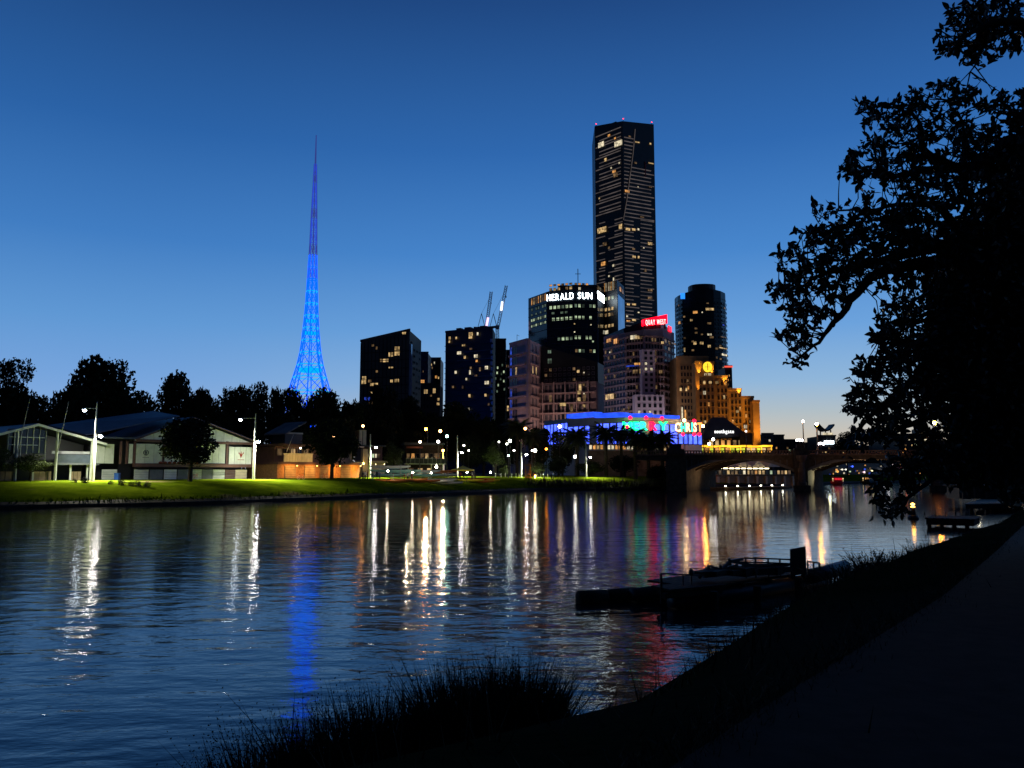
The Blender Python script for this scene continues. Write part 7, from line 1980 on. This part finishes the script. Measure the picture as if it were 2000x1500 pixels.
wl0 = at(1965, 947, 108)
t = thing('ticket_hut', 'dark flat roofed hut with a pale corner post standing on the lit wharf', 'hut', at(1926, 976, 100) )
h0, h1 = at(1876, 976, 100), at(1976, 976, 100); zt = at(1920, 950, 100).z
b = MB(); b.box(h0.x, h1.x - 1.2, 100.2, 103, .9, zt); b.build('hut_wall', M['black_wall'], t)
b = MB(); b.box(h0.x - .3, h1.x + .2, 99.6, 103.4, zt + .02, zt + .16); b.build('roof', M['grey_wall'], t)
for x in (1880, 1902, 1925, 1950): p_ = at(x, 976, 100); b = MB(); b.box(p_.x - .08, p_.x + .08, 99.8, 99.95, .9, zt); b.build('post', M['frame_brown'], t)
p_ = at(1973, 976, 100); b = MB(); b.box(p_.x - .22, p_.x + .22, 99.7, 100.1, .9, zt); b.build('corner_post', M['cream_paint'], t)
for i in range(3): p_ = at(1888 + i * 24, 970, 100); b = MB(); b.box(p_.x, p_.x + 1.0, 100.05, 100.18, 1.7, zt - .4); b.build('shutter', M['dark_wall'], t)
gl = lambda lab, px, py, Y, c, e, r: globe_lamp(lab, px, py, Y, c, e, r, group='small lamps along the right bank', zbase=.9, thick=.06)
gl('lamp post with a white globe lighting the wharf beside the hut', 1907, 905, 112, (1, .86, .6), 900, .24)
gl('lamp post with a warm white globe behind the right end of the hut', 1970, 941, 118, (1, .84, .55), 2600, .26)
gl('low lamp with a white globe left of the red one over the hut roof', 1944, 940, 120, (.95, .93, 1), 90, .24)
gl('low lamp with a reddish globe over the hut roof', 1912, 944, 121, (1, .4, .25), 60, .22)
for i, (x, c, nm) in enumerate([(1966, (1, .1, .05), 'red'), (1978, (.05, 1, .2), 'green'), (1984, (1, .08, .05), 'red'), (1990, (.05, 1, .2), 'green'), (1997, (1, .2, .05), 'orange')]):
    p_ = at(x, 930 - (i % 2), 125)
    t = thing('party_lantern', '%s lantern, %s on the string above the wharf' % (nm, ('first', 'second', 'third', 'fourth', 'fifth')[i]), 'lantern', (p_.x, p_.y, p_.z + .3), group='coloured lanterns above the wharf')
    b = MB(); b.ball(p_, .26, 8); b.build('lantern_globe', lampmat(c, 7), t); b = MB(); b.tube([p_ + Vector((0, 0, .2)), p_ + Vector((0, 0, .42))], .05, 6); b.build('socket', M['black_metal'], t)
a_, z_ = at(1955, 926, 125), at(2010, 925, 125)
t = thing('lantern_wire', 'wire with two posts carrying the coloured lanterns above the wharf', 'wire', a_)
b = MB(); b.bar(a_, z_, .03); b.build('cable', M['black_metal'], t)
for p_ in (a_, z_): b = MB(); b.bar((p_.x, p_.y, .9), p_, .1); b.build('post', M['black_metal'], t)
tree('lamp lit yellow green shrub at the right edge behind the wharf', 1996, 935, 18, 122, 'mid', 962, group='trees on the lawn', name='shrub', cat='shrub')

# ------------------------------------------------------------------ reeds and rough grass on the near bank
rr = random.Random(9)
def blades(b, cx, cy, cz, n, spread, h, lean=.25, wd=.008, seeds=.0, sx=1.0):
    for i in range(n):
        a = rr.uniform(0, 6.28); r = spread * math.sqrt(rr.random())
        x, y = cx + math.cos(a) * r * sx, cy + math.sin(a) * r
        hh = h * (rr.uniform(.35, .95) if rr.random() < .85 else rr.uniform(.8, 1.12)); lx = rr.gauss(0, lean) * hh + math.cos(a) * .15 * hh; ly = rr.gauss(0, lean) * hh
        w_ = wd * rr.uniform(.6, 1.4); t_ = rr.uniform(0, 6.28); vx, vy = math.cos(t_) * w_, math.sin(t_) * w_
        i0 = len(b.v)
        b.v += [(x - vx, y - vy, cz - .15), (x + vx, y + vy, cz - .15), (x + lx * .4 + vx * .7, y + ly * .4 + vy * .7, cz + hh * .6), (x + lx * .4 - vx * .7, y + ly * .4 - vy * .7, cz + hh * .6), (x + lx, y + ly, cz + hh)]
        b.f += [(i0, i0 + 1, i0 + 2, i0 + 3), (i0 + 3, i0 + 2, i0 + 4)]; b.m += [0, 0]
        if rr.random() < seeds:
            for k in range(4):
                c = Vector((x + lx * (.8 + .06 * k), y + ly * (.8 + .06 * k), cz + hh * (.86 + .05 * k))); leaf_quad(b, c, .022 if cy < 12 else .06, rr)
def reed(label, px, pytop, pybase, Y, hwpx, n, seeds=.15, lean=.13):
    base = at(px, pybase, Y); top = at(px, pytop, Y); hw = hwpx / FPX * Y
    zg = min(base.z, land_z(base.x, Y) + .1) if Y > 12 else base.z
    zg = land_z(base.x, base.y)
    t = thing('reed_clump', label, 'reeds', (base.x, base.y, zg), 0, 'reed clumps on the near bank')
    b = MB(); blades(b, base.x, base.y, zg, int(n * (1.6 if Y < 12 else 1)), hw, (top.z - zg) * 1.0, lean * (1.5 if Y < 12 else 1), .0042 + .0006 * Y, seeds)
    o = b.build('blade', M['reed'], t); o['kind'] = 'stuff'
reed('tall dense reed clump in the middle of the foreground', 920, 1290, 1480, 7.6, 85, 1900, .12)
reed('tall reed clump right of the middle one in the foreground', 1020, 1285, 1480, 7.7, 60, 1300, .1)
reed('reed clump left of the tall middle one in the foreground', 750, 1345, 1490, 7.4, 75, 1300, .2)
reed('ragged reed clump at mid left of the foreground', 640, 1385, 1495, 7.2, 80, 1200, .25)
reed('thin reed clump with seed heads at the far left of the foreground', 525, 1420, 1500, 7.0, 70, 800, .4)
reed('low reed clump at the bottom left edge of the bank', 440, 1478, 1500, 6.8, 60, 500, .3)
reed('leafy reed clump with leaning stems between the two foreground masses', 850, 1370, 1480, 7.4, 45, 700, .3, .3)
reed('low dark reed clump at the foot of the tall foreground reeds', 1056, 1345, 1460, 7.7, 40, 600, .1)
reed('spreading grass tuft with long leaning blades against the bright water', 1668, 1100, 1150, 22.0, 34, 420, .25, .55)
reed('airy grass tuft with seed heads right of the spreading one', 1712, 1078, 1130, 23.5, 34, 420, .5, .38)
reed('small grass tuft near the reflection of the buoy', 1768, 1078, 1105, 26.5, 22, 200, .6, .4)
reed('low grass tuft where the bank bends under the pontoon', 1605, 1145, 1180, 20.0, 34, 260, .4, .4)
reed('low grass tuft at the right on the bank below the landing stage', 1800, 1062, 1085, 29.0, 26, 220, .4, .4)
b = MB()
for p in dense(NEAR, .35):
    if not (-8 < p.x < 60 and p.y < 95): continue
    for k in range(30 if p.y < 20 else 14):
        i = 0; d = rr.uniform(-1.6, 1.2) if k % 3 else rr.uniform(-2.6, 2.4); n_ = Vector((.75, -.66)); q = p + n_ * d
        h = rr.uniform(.08, .30) * (1.25 if d < .2 else .6) * (1.9 if rr.random() < .07 else 1)
        a = rr.uniform(0, 6.28); w_ = .010; vx, vy = math.cos(a) * w_, math.sin(a) * w_; i0 = len(b.v); z = bank_z(1, d) - .05
        b.v += [(q.x - vx, q.y - vy, z), (q.x + vx, q.y + vy, z), (q.x + rr.gauss(0, .1), q.y + rr.gauss(0, .1), z + h)]; b.f.append((i0, i0 + 1, i0 + 2)); b.m.append(0)
struct(b.build('rough_grass', M['reed']), 'stuff')

b = MB()
for i in range(1, len(ed) - 1):
    for k in range(420 if ed[i].y < 25 else 160):
        q = ed[i] + (ed[i + 1] - ed[i]) * rr.random(); q = q + Vector((rr.gauss(-.05, .14), rr.gauss(.04, .12), 0)); h = rr.uniform(.03, .12); a = rr.uniform(0, 6.28); vx, vy = math.cos(a) * .006, math.sin(a) * .006; i0 = len(b.v)
        b.v += [(q.x - vx, q.y - vy, 2.70), (q.x + vx, q.y + vy, 2.70), (q.x + rr.gauss(0, .05), q.y + rr.gauss(0, .05), 2.70 + h)]; b.f.append((i0, i0 + 1, i0 + 2)); b.m.append(0)
struct(b.build('path_edge_grass', M['reed']), 'stuff')
# ------------------------------------------------------------------ the great fig tree at the right
rf = random.Random(77)
FD = 16.0
troot = Vector((13.2, 15.0, 2.6))
t = thing('fig_tree', 'huge dark fig tree overhanging the right side of the river', 'tree', troot)
def A(px, py, dd=0.0): return at(px, py, FD + dd)
b = MB()
b.tube([troot + Vector((0, 0, -.3)), troot + Vector((-.1, 0, 1.2)), A(2080, 700, -.5), A(2040, 480, 0), A(2030, 250, .3)], [.95, .7, .6, .5, .36], 12)
b.build('trunk', M['bark'], t, True)
limbs = {
 'low': ([(2035, 520), (1900, 505), (1800, 512), (1735, 525), (1700, 545), (1662, 585), (1630, 630), (1600, 668), (1565, 695)], [.20, .16, .13, .11, .10, .075, .055, .035, .02]),
 'mid': ([(2030, 480), (1890, 470), (1760, 500), (1660, 520), (1590, 545), (1535, 570)], [.2, .14, .11, .06, .035, .015]),
 'up': ([(2030, 360), (1940, 335), (1880, 330), (1825, 312), (1800, 285), (1795, 240), (1775, 205)], [.2, .15, .11, .09, .07, .045, .02]),
 'up2': ([(1880, 330), (1805, 330), (1745, 345), (1695, 330), (1660, 335)], [.09, .07, .05, .03, .015]),
 'up3': ([(1940, 335), (1885, 290), (1880, 240), (1850, 195)], [.1, .07, .05, .02]),
 'top': ([(2070, 250), (2050, 110), (1990, 40), (1930, 48), (1880, 75), (1850, 110)], [.2, .12, .09, .06, .035, .015]),
 'top2': ([(1930, 50), (1915, 100), (1895, 140)], [.05, .03, .012]),
  'm2': ([(1890, 470), (1830, 400), (1760, 400), (1690, 410), (1610, 415)], [.10, .08, .05, .03, .012]),
 'm3': ([(1690, 410), (1640, 450), (1570, 455)], [.04, .025, .01]),
 'low2': ([(2060, 650), (1900, 690), (1790, 740), (1720, 790), (1675, 840)], [.18, .13, .09, .05, .02]),
 'low3': ([(1900, 690), (1780, 670), (1720, 660)], [.1, .06, .02]),
 'low4': ([(2070, 760), (1950, 800), (1850, 800), (1780, 830), (1730, 850), (1690, 860)], [.16, .12, .09, .06, .04, .02]),
 'hang': ([(2070, 780), (1950, 830), (1880, 880), (1830, 925), (1775, 975), (1750, 1003)], [.14, .1, .07, .05, .03, .012]),
 'hang2': ([(1880, 880), (1800, 910), (1740, 930), (1710, 965)], [.05, .035, .02, .01])}
LP = []
for nm, (pts, rads) in limbs.items():
    k = len(pts); dd0 = {'low': 0, 'mid': .6, 'up': .2, 'up2': -.5, 'up3': .8, 'top': -.6, 'top2': -.4, 'm2': 1.0, 'm3': 1.2, 'low2': .4, 'low3': -.6, 'low4': 1.0, 'hang': -.3, 'hang2': .2}[nm]
    W3 = []
    for i in range(k - 1):
        for j in range(3):
            u_ = j / 3; x = pts[i][0] + (pts[i + 1][0] - pts[i][0]) * u_; y = pts[i][1] + (pts[i + 1][1] - pts[i][1]) * u_
            dd = dd0 * min(1, (i + u_) / 2); w_ = 3.0 * (i > 0)
            W3.append((A(x + rf.uniform(-w_, w_), y + rf.uniform(-w_, w_), dd), rads[i] + (rads[i + 1] - rads[i]) * u_))
    W3.append((A(*pts[-1], dd0), rads[-1]))
    b = MB(); b.tube([p for p, _ in W3], [r for _, r in W3], 8); b.build('limb', M['bark'], t, True)
    LP += [p for p, _ in W3]
# leaves: rosettes at the ends of twigs
def leaf_mesh():
    b = MB(); Lf, w_ = .17, .040
    pr = [(0, .004), (.22, .7), (.5, 1.0), (.78, .62), (1, .02)]
    for u_, k in pr: b.v += [(Lf * u_, -w_ * k, -.25 * Lf * u_ * u_ + .012 * k), (Lf * u_, w_ * k, -.25 * Lf * u_ * u_ + .012 * k), (Lf * u_, 0, -.25 * Lf * u_ * u_)]
    for i in range(4):
        o_ = i * 3; b.f += [(o_, o_ + 3, o_ + 5, o_ + 2), (o_ + 2, o_ + 5, o_ + 4, o_ + 1)]; b.m += [0, 0]
    return b
LB = leaf_mesh(); LEAF = LB.mesh('leaf', [M['leaf_fig']])
LV = [Vector(v) for v in LB.v]
clumps = [  # px, py, radius px, depth spread (m), rosettes
 (1700, 215, 28, .8, 26), (1745, 225, 34, .8, 34), (1790, 205, 34, .8, 30), (1840, 180, 26, .6, 18), (1885, 190, 30, .8, 22), (1945, 215, 38, 1, 40), (1720, 280, 38, 1, 34), (1780, 260, 40, 1, 36), (1850, 250, 44, 1, 40), (1915, 275, 45, 1, 60),
 (1690, 325, 36, 1, 44), (1740, 330, 36, 1, 44), (1660, 330, 20, .6, 14), (1800, 315, 40, 1, 36), (1880, 320, 50, 1.2, 60), (1790, 365, 34, 1, 30), (1850, 375, 48, 1.4, 70), (1940, 360, 60, 1.5, 130),
 (1605, 410, 24, .6, 12), (1650, 415, 22, .5, 10), (1690, 385, 16, .5, 9), (1700, 420, 34, .8, 26), (1750, 410, 40, 1, 44), (1800, 430, 50, 1.2, 90), (1553, 450, 8, .3, 3), (1590, 465, 30, .7, 24), (1640, 460, 36, .8, 40), (1700, 465, 40, 1, 56), (1760, 470, 44, 1.2, 80),
 (1540, 500, 26, .6, 22), (1590, 510, 36, .8, 46), (1650, 505, 40, 1, 56), (1710, 510, 40, 1, 50), (1530, 555, 28, .6, 24), (1580, 560, 36, .8, 40), (1630, 560, 34, .8, 34), (1680, 545, 20, .7, 8), (1505, 570, 14, .4, 8), (1560, 615, 32, .8, 34), (1600, 600, 26, .8, 16), (1640, 590, 16, .6, 4),
 (1540, 650, 26, .6, 16), (1580, 660, 24, .6, 14), (1550, 695, 20, .5, 10), (1540, 706, 14, .4, 6), (1740, 560, 24, .7, 14), (1775, 530, 30, 1, 30), (1745, 610, 30, .8, 28), (1790, 600, 45, 1.4, 80), (1725, 660, 28, .8, 28), (1770, 670, 45, 1.3, 80), (1700, 715, 26, .7, 26), (1750, 730, 48, 1.3, 90),
 (1680, 745, 22, .6, 18), (1670, 790, 24, .7, 24), (1720, 790, 42, 1.1, 64), (1690, 840, 32, .8, 34), (1740, 840, 32, .9, 40), (1660, 860, 14, .5, 8), (1790, 790, 45, 1.2, 80), (1800, 850, 26, 1, 20), (1850, 860, 40, 1, 54),
 (1740, 915, 30, .7, 26), (1780, 925, 34, .8, 34), (1720, 965, 26, .6, 22), (1755, 985, 20, .5, 14), (1740, 1003, 16, .4, 8), (1820, 900, 36, 1, 50), (1700, 940, 12, .4, 6), (1870, 905, 46, 1.2, 90), (1930, 900, 60, 1.2, 110), (1985, 905, 55, 1.2, 90),
 (1890, 30, 34, .8, 36), (1940, 30, 44, 1, 60), (1985, 30, 44, 1, 44), (1860, 75, 30, .7, 22), (1910, 80, 34, .8, 34), (1965, 75, 36, 1, 30), (1845, 95, 12, .4, 6), (1900, 112, 20, .6, 10), (1945, 110, 16, .5, 6), (2004, 190, 16, .8, 16), (1996, 235, 30, 1, 40), (1985, 285, 36, 1.2, 60)]
mass = [(1945, 430, 60), (1990, 330, 60), (1880, 480, 50), (1960, 500, 90), (1850, 560, 45), (1920, 600, 90), (1990, 620, 90), (1860, 640, 50), (1900, 700, 85), (1980, 740, 90), (1840, 740, 45), (1880, 790, 50), (1940, 830, 75), (1990, 860, 60), (2010, 480, 80), (2060, 270, 60), (1905, 850, 45), (1890, 540, 70), (1830, 690, 40), (1950, 670, 80), (1990, 950, 40),
        (2060, 380, 90), (2080, 560, 110), (2080, 740, 110), (2060, 880, 90), (2130, 200, 80), (2110, 40, 80)]
big = []; fb = MB(); tw = MB()
def rosette(c, axis, n, s):
    for k in range(n):
        yaw = k * 2.399 + rf.uniform(-.4, .4)
        q = axis.to_track_quat('X', 'Z').to_matrix().to_4x4() @ Matrix.Rotation(yaw, 4, 'X') @ Matrix.Rotation(rf.uniform(-.2, 1.45), 4, 'Y')
        m = Matrix.Translation(c - axis * rf.uniform(0, .28) + Vector((rf.gauss(0, .025), rf.gauss(0, .025), rf.gauss(0, .025)))) @ q @ Matrix.Scale(s * rf.uniform(.75, 1.2), 4)
        big.append(m)
def nearest(p):
    return min(LP, key=lambda q: (q - p).length_squared)
for (px, py, rpx, dz, n) in clumps:
    prev = None
    for i in range(n):
        a = rf.uniform(0, 6.28); r = rpx * math.sqrt(rf.random()) * 1.05
        if rf.random() > (.62 if px < 1760 else .72): continue
        c = A(px + math.cos(a) * r * 1.1, py + math.sin(a) * r * .95, rf.uniform(-dz, dz) + .3)
        L0 = nearest(c) if prev is None or rf.random() < .3 else prev
        ax = (c - L0)
        if ax.length > 2.5: ax = ax.normalized() * 2.0
        ax = ax + Vector((rf.gauss(0, .2), rf.gauss(0, .2), rf.gauss(.15, .2))); 
        d = (c - L0); midp = L0 + d * .5 + Vector((0, 0, -.08 * d.length)) + Vector((rf.gauss(0, .05), rf.gauss(0, .05), rf.gauss(0, .05)))
        if d.length < 2.2: tw.tube([L0, midp, c], [.016, .011, .007], 4, cap=False)
        rosette(c, ax.normalized(), rf.randint(3, 7), rf.uniform(.8, 1.15))
        prev = c if rf.random() < .6 else prev
tw.build('twig', M['bark'], t)['kind'] = 'stuff'
order = sorted(range(len(big)), key=lambda i: (big[i].to_translation() - camo.location).length)
single = set(order[:60]) | set(rf.sample(range(len(big)), 240))
troot_w = wloc(t)
for i, m in enumerate(big):
    if i in single:
        o = bpy.data.objects.new('leaf', LEAF); COL.objects.link(o); o.parent = t
        o.matrix_local = Matrix.Translation(-troot_w) @ m
    else:
        k = len(fb.v); fb.v += [tuple(m @ v) for v in LV]
        for f in LB.f: fb.f.append(tuple(x + k for x in f)); fb.m.append(0)
for (px, py, rpx) in mass:
    for i in range(int(rpx * rpx * .22)):
        a = rf.uniform(0, 6.28); r = rpx * math.sqrt(rf.random()) * 1.1
        c = A(px + math.cos(a) * r, py + math.sin(a) * r, rf.uniform(-.6, 3.2)); leaf_quad(fb, c, rf.uniform(.14, .24), rf)
fo = fb.build('foliage', M['leaf_fig'], t); fo['kind'] = 'stuff'
